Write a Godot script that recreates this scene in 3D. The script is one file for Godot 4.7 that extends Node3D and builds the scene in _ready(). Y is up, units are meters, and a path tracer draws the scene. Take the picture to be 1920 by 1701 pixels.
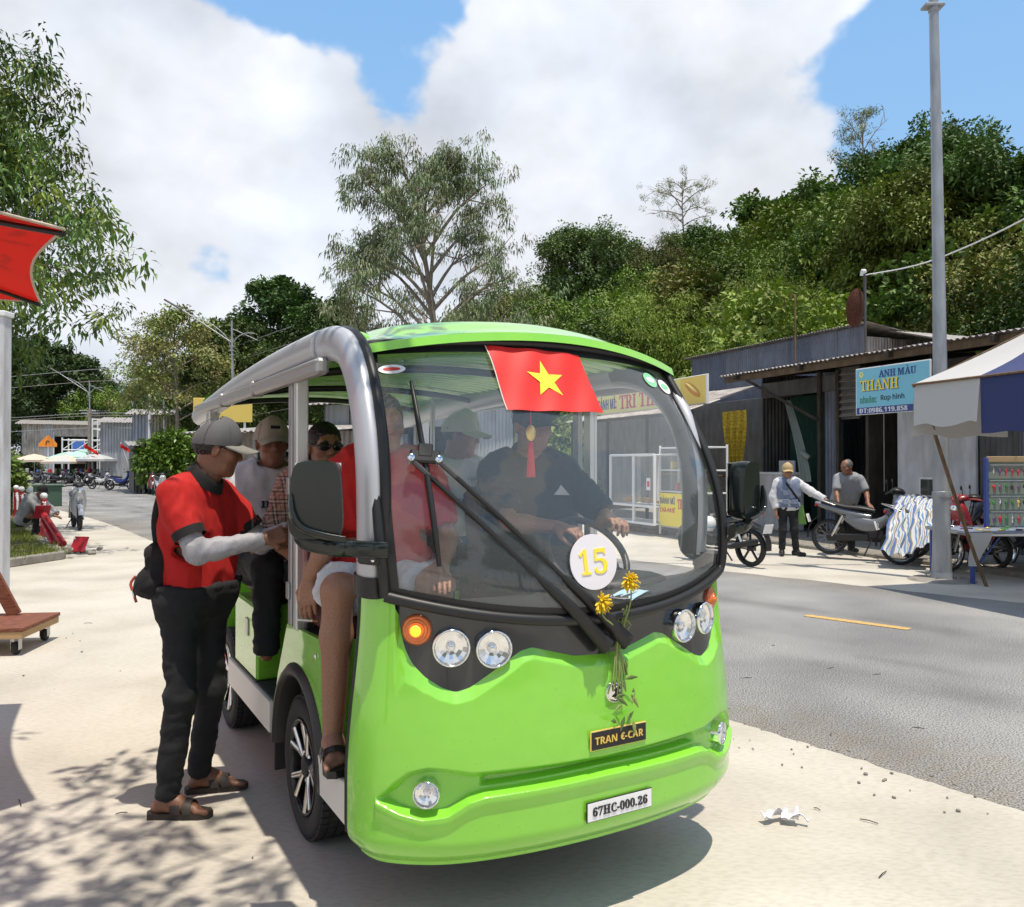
extends Node3D

# ---------------------------------------------------------------- mesh builder
class MB:
	var v := PackedVector3Array()
	var n := PackedVector3Array()
	var u := PackedVector2Array()
	var c := PackedColorArray()
	var ix := PackedInt32Array()
	var col := Color(1, 1, 1)
	func vert(p: Vector3, nn: Vector3, t := Vector2.ZERO) -> void:
		v.append(p); n.append(nn); u.append(t); c.append(col)
	func tri(a: Vector3, b: Vector3, d: Vector3) -> void:
		var nn := (d - a).cross(b - a).normalized()
		var k := v.size()
		vert(a, nn); vert(b, nn, Vector2(1, 0)); vert(d, nn, Vector2(1, 1))
		ix.append_array(PackedInt32Array([k, k + 1, k + 2]))
	func quad(a: Vector3, b: Vector3, d: Vector3, e: Vector3, outward := Vector3.ZERO) -> void:
		var nn := (d - a).cross(b - a)
		if nn.length_squared() < 1e-16: nn = (e - a).cross(d - a)
		nn = nn.normalized()
		var k := v.size()
		var s := 1.0
		if outward != Vector3.ZERO and nn.dot(outward) < 0.0: s = -1.0
		vert(a, nn * s, Vector2(0, 1)); vert(b, nn * s, Vector2(1, 1)); vert(d, nn * s, Vector2(1, 0)); vert(e, nn * s, Vector2(0, 0))
		if s > 0.0: ix.append_array(PackedInt32Array([k, k + 1, k + 2, k, k + 2, k + 3]))
		else: ix.append_array(PackedInt32Array([k, k + 2, k + 1, k, k + 3, k + 2]))
	func grid(rows: Array, loop := false, us := 1.0, vs := 1.0) -> void:
		var R := rows.size()
		var C: int = rows[0].size()
		var k := v.size()
		for i in R:
			var r0: PackedVector3Array = rows[maxi(i - 1, 0)]
			var r1: PackedVector3Array = rows[mini(i + 1, R - 1)]
			var r: PackedVector3Array = rows[i]
			for j in C:
				var ja := j - 1
				var jb := j + 1
				if loop:
					if ja < 0: ja = C - 2
					if jb > C - 1: jb = 1
				else:
					ja = maxi(ja, 0); jb = mini(jb, C - 1)
				var du := r[jb] - r[ja]
				var dv := r1[j] - r0[j]
				if du.length_squared() < 1e-12:
					var rr: PackedVector3Array = rows[i + 1] if i < R - 1 else rows[i - 1]
					du = rr[jb] - rr[ja]
				var nn := dv.cross(du)
				if nn.length_squared() < 1e-20: nn = Vector3.UP
				vert(r[j], nn.normalized(), Vector2(us * j / maxf(1, C - 1), vs * i / maxf(1, R - 1)))
		for i in R - 1:
			for j in C - 1:
				var a := k + i * C + j
				ix.append_array(PackedInt32Array([a, a + 1, a + C + 1, a, a + C + 1, a + C]))
	func fan(pts: PackedVector3Array, nn: Vector3) -> void:
		var ce := Vector3.ZERO
		for p in pts: ce += p
		ce /= pts.size()
		var k := v.size()
		vert(ce, nn)
		for p in pts: vert(p, nn)
		var m := pts.size()
		for i in m:
			var a := k + 1 + i
			var b := k + 1 + (i + 1) % m
			if (v[b] - ce).cross(v[a] - ce).dot(nn) > 0: ix.append_array(PackedInt32Array([k, a, b]))
			else: ix.append_array(PackedInt32Array([k, b, a]))
	func box(ce: Vector3, size: Vector3, bev := 0.0, B := Basis.IDENTITY) -> void:
		var h := size * 0.5
		bev = minf(bev, minf(h.x, minf(h.y, h.z)) * 0.9)
		if bev <= 0.0:
			for a in 3:
				for s in [-1.0, 1.0]:
					var o := Vector3.ZERO; o[a] = s
					var p := Vector3.ZERO; p[(a + 1) % 3] = 1
					var q := Vector3.ZERO; q[(a + 2) % 3] = 1
					quad(ce + B * ((o - p - q) * h), ce + B * ((o + p - q) * h), ce + B * ((o + p + q) * h), ce + B * ((o - p + q) * h), B * o)
			return
		var hi := h - Vector3.ONE * bev
		for a in 3:
			var b1 := (a + 1) % 3
			var b2 := (a + 2) % 3
			for s in [-1.0, 1.0]:
				var f := []
				for st in [[-1, -1], [1, -1], [1, 1], [-1, 1]]:
					var p := Vector3.ZERO
					p[a] = s * h[a]; p[b1] = st[0] * hi[b1]; p[b2] = st[1] * hi[b2]
					f.append(ce + B * p)
				var o := Vector3.ZERO; o[a] = s
				quad(f[0], f[1], f[2], f[3], B * o)
				for s2 in [-1.0, 1.0]:   # chamfer between axis a and b1
					var p0 := Vector3.ZERO; p0[a] = s * h[a]; p0[b1] = s2 * hi[b1]; p0[b2] = -hi[b2]
					var p1 := p0; p1[b2] = hi[b2]
					var p2 := Vector3.ZERO; p2[a] = s * hi[a]; p2[b1] = s2 * h[b1]; p2[b2] = hi[b2]
					var p3 := p2; p3[b2] = -hi[b2]
					var oo := Vector3.ZERO; oo[a] = s; oo[b1] = s2
					quad(ce + B * p0, ce + B * p1, ce + B * p2, ce + B * p3, B * oo)
		for sx in [-1.0, 1.0]:
			for sy in [-1.0, 1.0]:
				for sz in [-1.0, 1.0]:
					var s := Vector3(sx, sy, sz)
					var a := ce + B * (s * Vector3(h.x, hi.y, hi.z))
					var b := ce + B * (s * Vector3(hi.x, h.y, hi.z))
					var d := ce + B * (s * Vector3(hi.x, hi.y, h.z))
					if (d - a).cross(b - a).dot(B * s) > 0: tri(a, b, d)
					else: tri(a, d, b)
	func bar(a: Vector3, b: Vector3, w: float, d: float, up := Vector3.UP, bev := 0.0) -> void:
		var z := (b - a).normalized()
		if absf(z.dot(up)) > 0.99: up = Vector3.RIGHT
		var x := up.cross(z).normalized()
		box((a + b) * 0.5, Vector3(w, d, a.distance_to(b)), bev, Basis(x, z.cross(x), z))
	func tube(pts: PackedVector3Array, rad, seg := 8, caps := true, sq := 1.0, side := Vector3.ZERO) -> void:
		var rows := []
		var m := pts.size()
		var t := (pts[1] - pts[0]).normalized()
		var x := side if side != Vector3.ZERO else (Vector3.UP if absf(t.y) < 0.9 else Vector3.RIGHT)
		x = (x - t * x.dot(t)).normalized()
		for i in m:
			var tt := (pts[mini(i + 1, m - 1)] - pts[maxi(i - 1, 0)])
			if tt.length_squared() < 1e-14: tt = t
			t = tt.normalized()
			x = (x - t * x.dot(t)).normalized()
			var y := t.cross(x)
			var r: float = rad if rad is float else rad[i]
			var row := PackedVector3Array()
			for j in seg + 1:
				var a := TAU * j / seg
				row.append(pts[i] + (x * cos(a) + y * sin(a) * sq) * r)
			rows.append(row)
		grid(rows, true, 1.0, m)
		if caps:
			fan(rows[0].slice(0, seg), (pts[0] - pts[1]).normalized())
			fan(rows[m - 1].slice(0, seg), (pts[m - 1] - pts[m - 2]).normalized())
	func lathe(prof: Array, seg := 16, X := Transform3D.IDENTITY) -> void:   # profile of (r, y), turned round y
		var rows := []
		for p in prof:
			var row := PackedVector3Array()
			for j in seg + 1:
				var a := TAU * j / seg
				row.append(X * Vector3(p.x * cos(a), p.y, p.x * sin(a)))
			rows.append(row)
		grid(rows, true)
	func lathe_flat(prof: Array, seg := 16, X := Transform3D.IDENTITY) -> void:   # with hard edges between profile pieces
		for i in prof.size() - 1: lathe([prof[i], prof[i + 1]], seg, X)
	func ball(ce: Vector3, r: Vector3, seg := 12, B := Basis.IDENTITY) -> void:
		var pr := []
		for i in seg / 2 + 1:
			var a := -PI / 2 + PI * i / (seg / 2)
			pr.append(Vector2(maxf(cos(a), 0.0001), sin(a)))
		lathe(pr, seg, Transform3D(B * Basis.from_scale(r), ce))
	func prism(poly: PackedVector2Array, d: float, X := Transform3D.IDENTITY, back := true) -> void:   # polygon in xy pushed from z = 0 to z = d
		var t := Geometry2D.triangulate_polygon(poly)
		var zf := X.basis.z * signf(d)
		for s in ([0, 1] if back else [1]):
			var k := v.size()
			var nn := zf.normalized() * (1.0 if s == 1 else -1.0)
			for p in poly: vert(X * Vector3(p.x, p.y, d * s), nn, p)
			for i in range(0, t.size(), 3):
				var a := v[k + t[i]]
				if (v[k + t[i + 2]] - a).cross(v[k + t[i + 1]] - a).dot(nn) > 0: ix.append_array(PackedInt32Array([k + t[i], k + t[i + 1], k + t[i + 2]]))
				else: ix.append_array(PackedInt32Array([k + t[i], k + t[i + 2], k + t[i + 1]]))
		var ccw := -1.0 if Geometry2D.is_polygon_clockwise(poly) else 1.0
		var m := poly.size()
		for i in m:
			var p := poly[i]
			var q := poly[(i + 1) % m]
			var e := (q - p) * ccw
			quad(X * Vector3(p.x, p.y, 0), X * Vector3(q.x, q.y, 0), X * Vector3(q.x, q.y, d), X * Vector3(p.x, p.y, d), X.basis * Vector3(e.y, -e.x, 0))
	func add(o: MB, X := Transform3D.IDENTITY) -> void:
		var k := v.size()
		for i in o.v.size():
			v.append(X * o.v[i]); n.append((X.basis * o.n[i]).normalized()); u.append(o.u[i]); c.append(o.c[i])
		for i in o.ix: ix.append(i + k)
	func mesh(mat: Material) -> ArrayMesh:
		var a := []
		a.resize(Mesh.ARRAY_MAX)
		a[Mesh.ARRAY_VERTEX] = v; a[Mesh.ARRAY_NORMAL] = n; a[Mesh.ARRAY_TEX_UV] = u; a[Mesh.ARRAY_COLOR] = c; a[Mesh.ARRAY_INDEX] = ix
		var m := ArrayMesh.new()
		m.add_surface_from_arrays(Mesh.PRIMITIVE_TRIANGLES, a)
		m.surface_set_material(0, mat)
		return m

# ---------------------------------------------------------------- smooth blended bodies (surface nets)
class SN:
	var o: Vector3
	var h: float
	var nx: int
	var ny: int
	var nz: int
	var d := PackedFloat32Array()
	func _init(lo: Vector3, hi: Vector3, cell: float) -> void:
		o = lo; h = cell
		nx = int((hi.x - lo.x) / cell) + 2; ny = int((hi.y - lo.y) / cell) + 2; nz = int((hi.z - lo.z) / cell) + 2
		d.resize(nx * ny * nz); d.fill(0.3)
	func cap(a: Vector3, b: Vector3, ra: float, rb: float, k := 0.03, cut := false) -> void:
		var m := maxf(ra, rb) + k + h * 2.5
		var lo := (a.min(b) - Vector3.ONE * m - o) / h
		var hi := (a.max(b) + Vector3.ONE * m - o) / h
		var x0 := maxi(0, int(lo.x)); var x1 := mini(nx - 1, int(hi.x) + 1)
		var y0 := maxi(0, int(lo.y)); var y1 := mini(ny - 1, int(hi.y) + 1)
		var z0 := maxi(0, int(lo.z)); var z1 := mini(nz - 1, int(hi.z) + 1)
		var ba := b - a
		var inv := 1.0 / maxf(ba.length_squared(), 1e-9)
		var dr := rb - ra
		for z in range(z0, z1 + 1):
			for y in range(y0, y1 + 1):
				var at := (z * ny + y) * nx
				var p := o + Vector3(x0 * h, y * h, z * h) - a
				for x in range(x0, x1 + 1):
					var t := clampf(p.dot(ba) * inv, 0.0, 1.0)
					var e := (p - ba * t).length() - ra - dr * t
					var q := d[at + x]
					if cut:
						e = -e
						var g := maxf(k - absf(q - e), 0.0)
						d[at + x] = maxf(q, e) + g * g * 0.25 / k
					else:
						var g := maxf(k - absf(q - e), 0.0)
						d[at + x] = minf(q, e) - g * g * 0.25 / k
					p.x += h
	func ell(ce: Vector3, r: Vector3, B: Basis, k := 0.02, cut := false) -> void:
		var m := maxf(r.x, maxf(r.y, r.z)) + k + h * 2.5
		var lo := (ce - Vector3.ONE * m - o) / h
		var hi := (ce + Vector3.ONE * m - o) / h
		var T := B.transposed()
		var rm := minf(r.x, minf(r.y, r.z))
		for z in range(maxi(0, int(lo.z)), mini(nz - 1, int(hi.z) + 1) + 1):
			for y in range(maxi(0, int(lo.y)), mini(ny - 1, int(hi.y) + 1) + 1):
				var at := (z * ny + y) * nx
				for x in range(maxi(0, int(lo.x)), mini(nx - 1, int(hi.x) + 1) + 1):
					var p := T * (o + Vector3(x, y, z) * h - ce)
					var l := (p / r).length()
					var l2 := (p / (r * r)).length()
					var e := l * (l - 1.0) / maxf(l2, 1e-6) if l > 0.05 else -rm
					var q := d[at + x]
					if cut:
						e = -e
						var g := maxf(k - absf(q - e), 0.0)
						d[at + x] = maxf(q, e) + g * g * 0.25 / k
					else:
						var g := maxf(k - absf(q - e), 0.0)
						d[at + x] = minf(q, e) - g * g * 0.25 / k
	func plane(p0: Vector3, nn: Vector3, near: Vector3, reach: float) -> void:   # cuts away what lies on the side nn points to, within reach of near
		for z in nz:
			for y in ny:
				var at := (z * ny + y) * nx
				for x in nx:
					if d[at + x] < 0.08:
						var p := o + Vector3(x, y, z) * h
						if p.distance_squared_to(near) < reach * reach: d[at + x] = maxf(d[at + x], (p - p0).dot(nn))
	func into(mb: MB, noise: FastNoiseLite = null, amp := 0.0, st := Vector3.ONE) -> void:
		var id := PackedInt32Array()
		id.resize(nx * ny * nz); id.fill(-1)
		var sy := nx
		var sz := nx * ny
		var base := mb.v.size()
		var lim := h * 2.2
		var cells := PackedInt32Array()
		for z in nz - 1:
			for y in ny - 1:
				var at := (z * ny + y) * nx
				for x in nx - 1:
					var i := at + x
					var d0 := d[i]
					if d0 > lim or d0 < -lim: continue
					var d1 := d[i + 1]; var d2 := d[i + sy]; var d3 := d[i + sy + 1]
					var d4 := d[i + sz]; var d5 := d[i + sz + 1]; var d6 := d[i + sz + sy]; var d7 := d[i + sz + sy + 1]
					var cnt := int(d0 < 0) + int(d1 < 0) + int(d2 < 0) + int(d3 < 0) + int(d4 < 0) + int(d5 < 0) + int(d6 < 0) + int(d7 < 0)
					if cnt == 0 or cnt == 8: continue
					var s := Vector3.ZERO
					var k := 0
					if (d0 < 0) != (d1 < 0): s += Vector3(d0 / (d0 - d1), 0, 0); k += 1
					if (d2 < 0) != (d3 < 0): s += Vector3(d2 / (d2 - d3), 1, 0); k += 1
					if (d4 < 0) != (d5 < 0): s += Vector3(d4 / (d4 - d5), 0, 1); k += 1
					if (d6 < 0) != (d7 < 0): s += Vector3(d6 / (d6 - d7), 1, 1); k += 1
					if (d0 < 0) != (d2 < 0): s += Vector3(0, d0 / (d0 - d2), 0); k += 1
					if (d1 < 0) != (d3 < 0): s += Vector3(1, d1 / (d1 - d3), 0); k += 1
					if (d4 < 0) != (d6 < 0): s += Vector3(0, d4 / (d4 - d6), 1); k += 1
					if (d5 < 0) != (d7 < 0): s += Vector3(1, d5 / (d5 - d7), 1); k += 1
					if (d0 < 0) != (d4 < 0): s += Vector3(0, 0, d0 / (d0 - d4)); k += 1
					if (d1 < 0) != (d5 < 0): s += Vector3(1, 0, d1 / (d1 - d5)); k += 1
					if (d2 < 0) != (d6 < 0): s += Vector3(0, 1, d2 / (d2 - d6)); k += 1
					if (d3 < 0) != (d7 < 0): s += Vector3(1, 1, d3 / (d3 - d7)); k += 1
					var nn := Vector3(d1 + d3 + d5 + d7 - d0 - d2 - d4 - d6, d2 + d3 + d6 + d7 - d0 - d1 - d4 - d5, d4 + d5 + d6 + d7 - d0 - d1 - d2 - d3).normalized()
					var p := o + (Vector3(x, y, z) + s / k) * h
					if noise: p += nn * noise.get_noise_3dv(p * st) * amp
					id[i] = mb.v.size()
					mb.vert(p, nn)
					cells.append(i)
		var q := PackedInt32Array()
		for i in cells:
			var a0 := d[i] < 0
			if a0 != (d[i + 1] < 0) and i >= sy + sz:
				q = [id[i], id[i - sy], id[i - sy - sz], id[i - sz]]
				if q.find(-1) < 0: mb.ix.append_array([q[0], q[2], q[1], q[0], q[3], q[2]] if a0 else [q[0], q[1], q[2], q[0], q[2], q[3]])
			if a0 != (d[i + sy] < 0) and i >= 1 + sz:
				q = [id[i], id[i - sz], id[i - sz - 1], id[i - 1]]
				if q.find(-1) < 0: mb.ix.append_array([q[0], q[2], q[1], q[0], q[3], q[2]] if a0 else [q[0], q[1], q[2], q[0], q[2], q[3]])
			if a0 != (d[i + sz] < 0) and i >= 1 + sy:
				q = [id[i], id[i - 1], id[i - 1 - sy], id[i - sy]]
				if q.find(-1) < 0: mb.ix.append_array([q[0], q[2], q[1], q[0], q[3], q[2]] if a0 else [q[0], q[1], q[2], q[0], q[2], q[3]])
		# smooth normals from the faces
		var acc := PackedVector3Array()
		acc.resize(mb.v.size() - base)
		for t in range(0, mb.ix.size(), 3):
			var a := mb.ix[t]
			if a < base: continue
			var b := mb.ix[t + 1]
			var e := mb.ix[t + 2]
			var fn := (mb.v[e] - mb.v[a]).cross(mb.v[b] - mb.v[a])
			acc[a - base] += fn; acc[b - base] += fn; acc[e - base] += fn
		for i in acc.size():
			if acc[i].length_squared() > 1e-20: mb.n[base + i] = acc[i].normalized()

# ---------------------------------------------------------------- naming and nodes
var used := {}
var M := {}
var rng := RandomNumberGenerator.new()
const BUS_AT := Vector3(0.3173, 0, -2.8432)
const BUS_TURN := 0.50789

func numbered(called: String) -> String:
	if not used.has(called):
		used[called] = 0
		return called
	used[called] += 1
	return "%s_%03d" % [called, used[called]]
func thing(called: String, label: String, category: String, at := Vector3.ZERO, turn := 0.0, group := "") -> Node3D:
	var o := Node3D.new()
	o.name = numbered(called)
	add_child(o)
	o.position = at
	o.rotation.y = turn
	return tag(o, label, category, group)
func tag(o: Node3D, label: String, category: String, group := "") -> Node3D:
	o.set_meta("label", label)
	o.set_meta("category", category)
	if group: o.set_meta("group", group)
	return o
func part(called: String, mb, mat: Material, parent: Node3D, at := Transform3D.IDENTITY) -> MeshInstance3D:
	var o := MeshInstance3D.new()
	o.mesh = mb.mesh(mat) if mb is MB else mb
	o.transform = at
	o.name = called
	parent.add_child(o, true)
	return o
func structure(called: String, mb, mat: Material) -> MeshInstance3D:
	var o := part(numbered(called), mb, mat, self)
	o.set_meta("kind", "structure")
	return o
func copy_of(o: Node3D, called: String, label: String, at: Transform3D) -> Node3D:
	var r: Node3D = o.duplicate()
	r.name = numbered(called)
	add_child(r)
	r.transform = at
	r.set_meta("label", label)
	return r
func lin(r: float, g: float, b: float) -> Color:
	return Color(r, g, b).linear_to_srgb()
func mat(key: String, color: Color, rough := 0.6, metal := 0.0, more := {}) -> StandardMaterial3D:   # colour given as linear base colour
	var m := StandardMaterial3D.new()
	m.resource_name = key
	var a := color.a
	m.albedo_color = Color(color.r, color.g, color.b).linear_to_srgb()
	m.albedo_color.a = a
	m.roughness = rough
	m.metallic = metal
	for k in more: m.set(k, more[k])
	M[key] = m
	return m
func C3(r: float, g: float, b: float, a := 1.0) -> Color:
	return Color(r, g, b, a)
func noise(freq: float, oct := 4, sd := 1, type := FastNoiseLite.TYPE_SIMPLEX_SMOOTH) -> FastNoiseLite:
	var f := FastNoiseLite.new()
	f.noise_type = type; f.seed = sd; f.frequency = freq
	f.fractal_type = FastNoiseLite.FRACTAL_FBM; f.fractal_octaves = oct
	return f
func ntex(size: int, freq: float, lo: Color, hi: Color, oct := 4, sd := 1, type := FastNoiseLite.TYPE_SIMPLEX_SMOOTH, mid = null) -> Texture2D:
	var t := NoiseTexture2D.new()
	t.width = size; t.height = size; t.seamless = true
	t.noise = noise(freq, oct, sd, type)
	var g := Gradient.new()
	g.set_color(0, lo); g.set_color(1, hi)
	if mid: g.add_point(0.5, mid)
	t.color_ramp = g
	return t
func bump(size: int, freq: float, oct := 4, sd := 5, strength := 4.0) -> Texture2D:
	var t := NoiseTexture2D.new()
	t.width = size; t.height = size; t.seamless = true; t.as_normal_map = true; t.bump_strength = strength
	t.noise = noise(freq, oct, sd)
	return t
func tri_world(m: StandardMaterial3D, scale: float) -> void:
	m.uv1_triplanar = true; m.uv1_world_triplanar = true; m.uv1_scale = Vector3.ONE * scale
func catmull(P: Array, t: float) -> Vector3:   # t in 0 .. size-1
	var i := clampi(int(t), 0, P.size() - 2)
	var f := t - i
	var a: Vector3 = P[maxi(i - 1, 0)]
	var b: Vector3 = P[i]
	var c: Vector3 = P[i + 1]
	var d: Vector3 = P[mini(i + 2, P.size() - 1)]
	return b.cubic_interpolate(c, a, d, f)
func smooth_path(P: Array, steps: int) -> PackedVector3Array:
	var r := PackedVector3Array()
	for i in steps + 1: r.append(catmull(P, float(i) * (P.size() - 1) / steps))
	return r
func pw(P: Array, x: float) -> float:   # piecewise linear through (x, y), its corners slightly rounded
	return (pl(P, x) * 2.0 + pl(P, x - 0.005) + pl(P, x + 0.005) + pl(P, x - 0.011) * 0.5 + pl(P, x + 0.011) * 0.5) / 5.0
func pl(P: Array, x: float) -> float:
	x = absf(x)
	if x <= P[0][0]: return P[0][1]
	for i in P.size() - 1:
		if x <= P[i + 1][0]:
			var t: float = (x - P[i][0]) / (P[i + 1][0] - P[i][0])
			return lerpf(P[i][1], P[i + 1][1], t)
	return P[P.size() - 1][1]
func font(serif := false, bold := true) -> SystemFont:
	var f := SystemFont.new()
	f.font_names = PackedStringArray(["Droid Serif" if serif else "Droid Sans"])
	f.font_weight = 700 if bold else 400
	return f
func text(s: String, w: float, h: float, m: Material, parent: Node3D, X: Transform3D, serif := false, bold := true, depth := 0.003, called := "lettering") -> MeshInstance3D:
	var t := TextMesh.new()
	t.text = s
	t.font = font(serif, bold)
	t.font_size = 48
	t.pixel_size = 0.01
	t.depth = 1.0
	t.curve_step = 1.0
	t.horizontal_alignment = HORIZONTAL_ALIGNMENT_CENTER
	t.vertical_alignment = VERTICAL_ALIGNMENT_CENTER
	var b := t.get_aabb()
	t.material = m
	var sc := Vector3(w / maxf(b.size.x, 1e-4), h / maxf(b.size.y, 1e-4), depth)
	var ce := b.get_center()
	var o := part(called, t, m, parent, X * Transform3D(Basis.from_scale(sc), -ce * sc + Vector3(0, 0, depth * 0.5)))
	return o
func frame_to(z: Vector3, up := Vector3.UP) -> Basis:   # a basis whose z points along z
	z = z.normalized()
	if absf(z.dot(up)) > 0.99: up = Vector3.RIGHT
	var x := up.cross(z).normalized()
	return Basis(x, z.cross(x), z)
func V(x: float, y: float, z: float) -> Vector3:
	return Vector3(x, y, z)

# ---------------------------------------------------------------- camera, light, sky
func make_camera() -> void:
	var cam := Camera3D.new()
	cam.name = "camera"
	add_child(cam)
	cam.position = Vector3(0, 1.55, 0)
	cam.rotation.x = 0.01122
	cam.fov = 57.2
	cam.near = 0.05
	cam.far = 2000.0
	cam.current = true
	var env := Environment.new()
	env.background_mode = Environment.BG_SKY
	env.tonemap_mode = Environment.TONE_MAPPER_LINEAR
	env.tonemap_exposure = 1.2
	env.sdfgi_enabled = true
	env.ssao_enabled = true
	env.ssil_enabled = true
	var sky := Sky.new()
	var pm := PanoramaSkyMaterial.new()
	pm.panorama = ImageTexture.create_from_image(sky_image())
	pm.energy_multiplier = 1.0
	sky.sky_material = pm
	env.sky = sky
	var we := WorldEnvironment.new()
	we.name = "environment"
	we.environment = env
	add_child(we)
	var sun := DirectionalLight3D.new()
	sun.name = "sun"
	sun.light_color = Color(1.0, 0.96, 0.89)
	sun.light_energy = 1.3
	sun.light_angular_distance = 0.55
	sun.shadow_enabled = true
	add_child(sun)
	sun.look_at_from_position(Vector3(0.15, 1.0, 0.19) * 50.0, Vector3.ZERO, Vector3(0, 0, -1))

func sky_image() -> Image:
	var W := 3072
	var Hh := 1536
	var im := Image.create(W, Hh, false, Image.FORMAT_RGBF)
	im.fill(Color(0.55, 0.52, 0.46))
	var big := noise(1.7, 3, 11)
	var fine := noise(4.6, 6, 4)
	fine.fractal_gain = 0.56
	var shade := noise(2.6, 4, 23)
	# clear gaps between the clouds: azimuth, elevation, radius (degrees), strength
	var gaps := [[27.5, 22, 6.5, 0.85], [31, 28, 8, 0.9], [-7, 30.5, 4.5, 0.75], [-15, 29, 4.0, 0.8], [-20, 31, 3.5, 0.7], [9, 31.5, 3.5, 0.6], [29, 14, 5, 0.6], [-8, 23, 3.2, 0.5], [-12, 17, 2.6, 0.35], [-19, 13, 3, 0.3],
		[40, 62, 12, 0.8], [330, 66, 12, 0.8]]
	var gr := RandomNumberGenerator.new()
	gr.seed = 14
	for k in 64: gaps.append([48.0 + 264.0 * gr.randf(), 14.0 + 62.0 * gr.randf(), gr.randf_range(4.0, 9.5), gr.randf_range(0.6, 0.95)])
	var gd := []
	for g in gaps:
		var az := deg_to_rad(g[0]); var el := deg_to_rad(g[1])
		gd.append([Vector3(sin(az) * cos(el), sin(el), -cos(az) * cos(el)), 1.0 / pow(deg_to_rad(g[2]), 2), g[3]])
	for y in Hh / 2 + 4:
		var el := PI / 2 - PI * (y + 0.5) / Hh
		var ce := cos(el)
		var sy := sin(el)
		var step := 1 if el < 0.75 else 2
		var c := Color()
		for x in range(0, W, step):
			var az := TAU * (x + 0.5) / W
			var d := Vector3(sin(az) * ce, sy, -cos(az) * ce)
			var q := Vector3(d.x, d.y * 1.45, d.z)
			var f := fine.get_noise_3dv(q)
			var den := 0.98 + big.get_noise_3dv(q) * 0.7 + f * 0.52
			for g in gd:
				var a: float = (d - g[0]).length_squared() * g[1]
				if a < 3.0: den -= g[2] * exp(-a) * 1.15
			var t := clampf((den - 0.18) / 0.18, 0.0, 1.0)
			t = t * t * (3.0 - 2.0 * t) * (0.90 + 0.10 * clampf(0.5 + shade.get_noise_3dv(q * 1.9) * 1.6, 0.0, 1.0))
			t = maxf(t, clampf(1.0 - el / 0.22, 0.0, 1.0) * 0.75)
			var bl := clampf(el / 0.9, 0.0, 1.0)
			var sh := shade.get_noise_3dv(q) * 0.20 + f * 0.20
			var br := 0.745 + sh + clampf(0.5 - t, 0.0, 0.5) * 0.1
			c.r = lerpf(lerpf(0.34, 0.13, bl), br * 0.95, t)
			c.g = lerpf(lerpf(0.55, 0.33, bl), br * 0.985, t)
			c.b = lerpf(lerpf(0.80, 0.68, bl), br * 1.06, t)
			im.set_pixel(x, y, c)
			if step == 2: im.set_pixel(x + 1, y, c)
	return im

# ---------------------------------------------------------------- ground, road, pavement, hill
const NEAR_EDGE := [[14, 11], [9, 5], [5.2, 0.2], [2.29, -3.72], [1.33, -5.0], [-2.6, -10.4], [-6.7, -15.9], [-11.3, -22.6], [-20, -34], [-32, -50], [-58, -86], [-110, -150], [-220, -280]]
const FAR_EDGE := [[24, 6], [17, -0.6], [11, -4.9], [7.4, -7.8], [5.68, -9.23], [0.8, -14.6], [-3.6, -21.5], [-8.2, -28.8], [-15.2, -41.0], [-26.0, -57.0], [-54, -94], [-106, -158], [-215, -288]]
func edge(P: Array, t: float) -> Vector3:
	var Q := []
	for p in P: Q.append(Vector3(p[0], 0, p[1]))
	return catmull(Q, t)
func hill_height(x: float, z: float) -> float:
	var q := (x - 5.6) * 0.819 + (z + 11.0) * -0.573
	var s := (x - 5.6) * -0.573 + (z + 11.0) * -0.819
	var a := smoothstep(9.0, 36.0, q) * 11.5 + smoothstep(28.0, 85.0, q) * 12.0
	a *= 1.0 - 0.7 * smoothstep(50.0, 120.0, s)
	a *= 0.55 + 0.45 * smoothstep(-8.0, 22.0, s)
	return a
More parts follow.
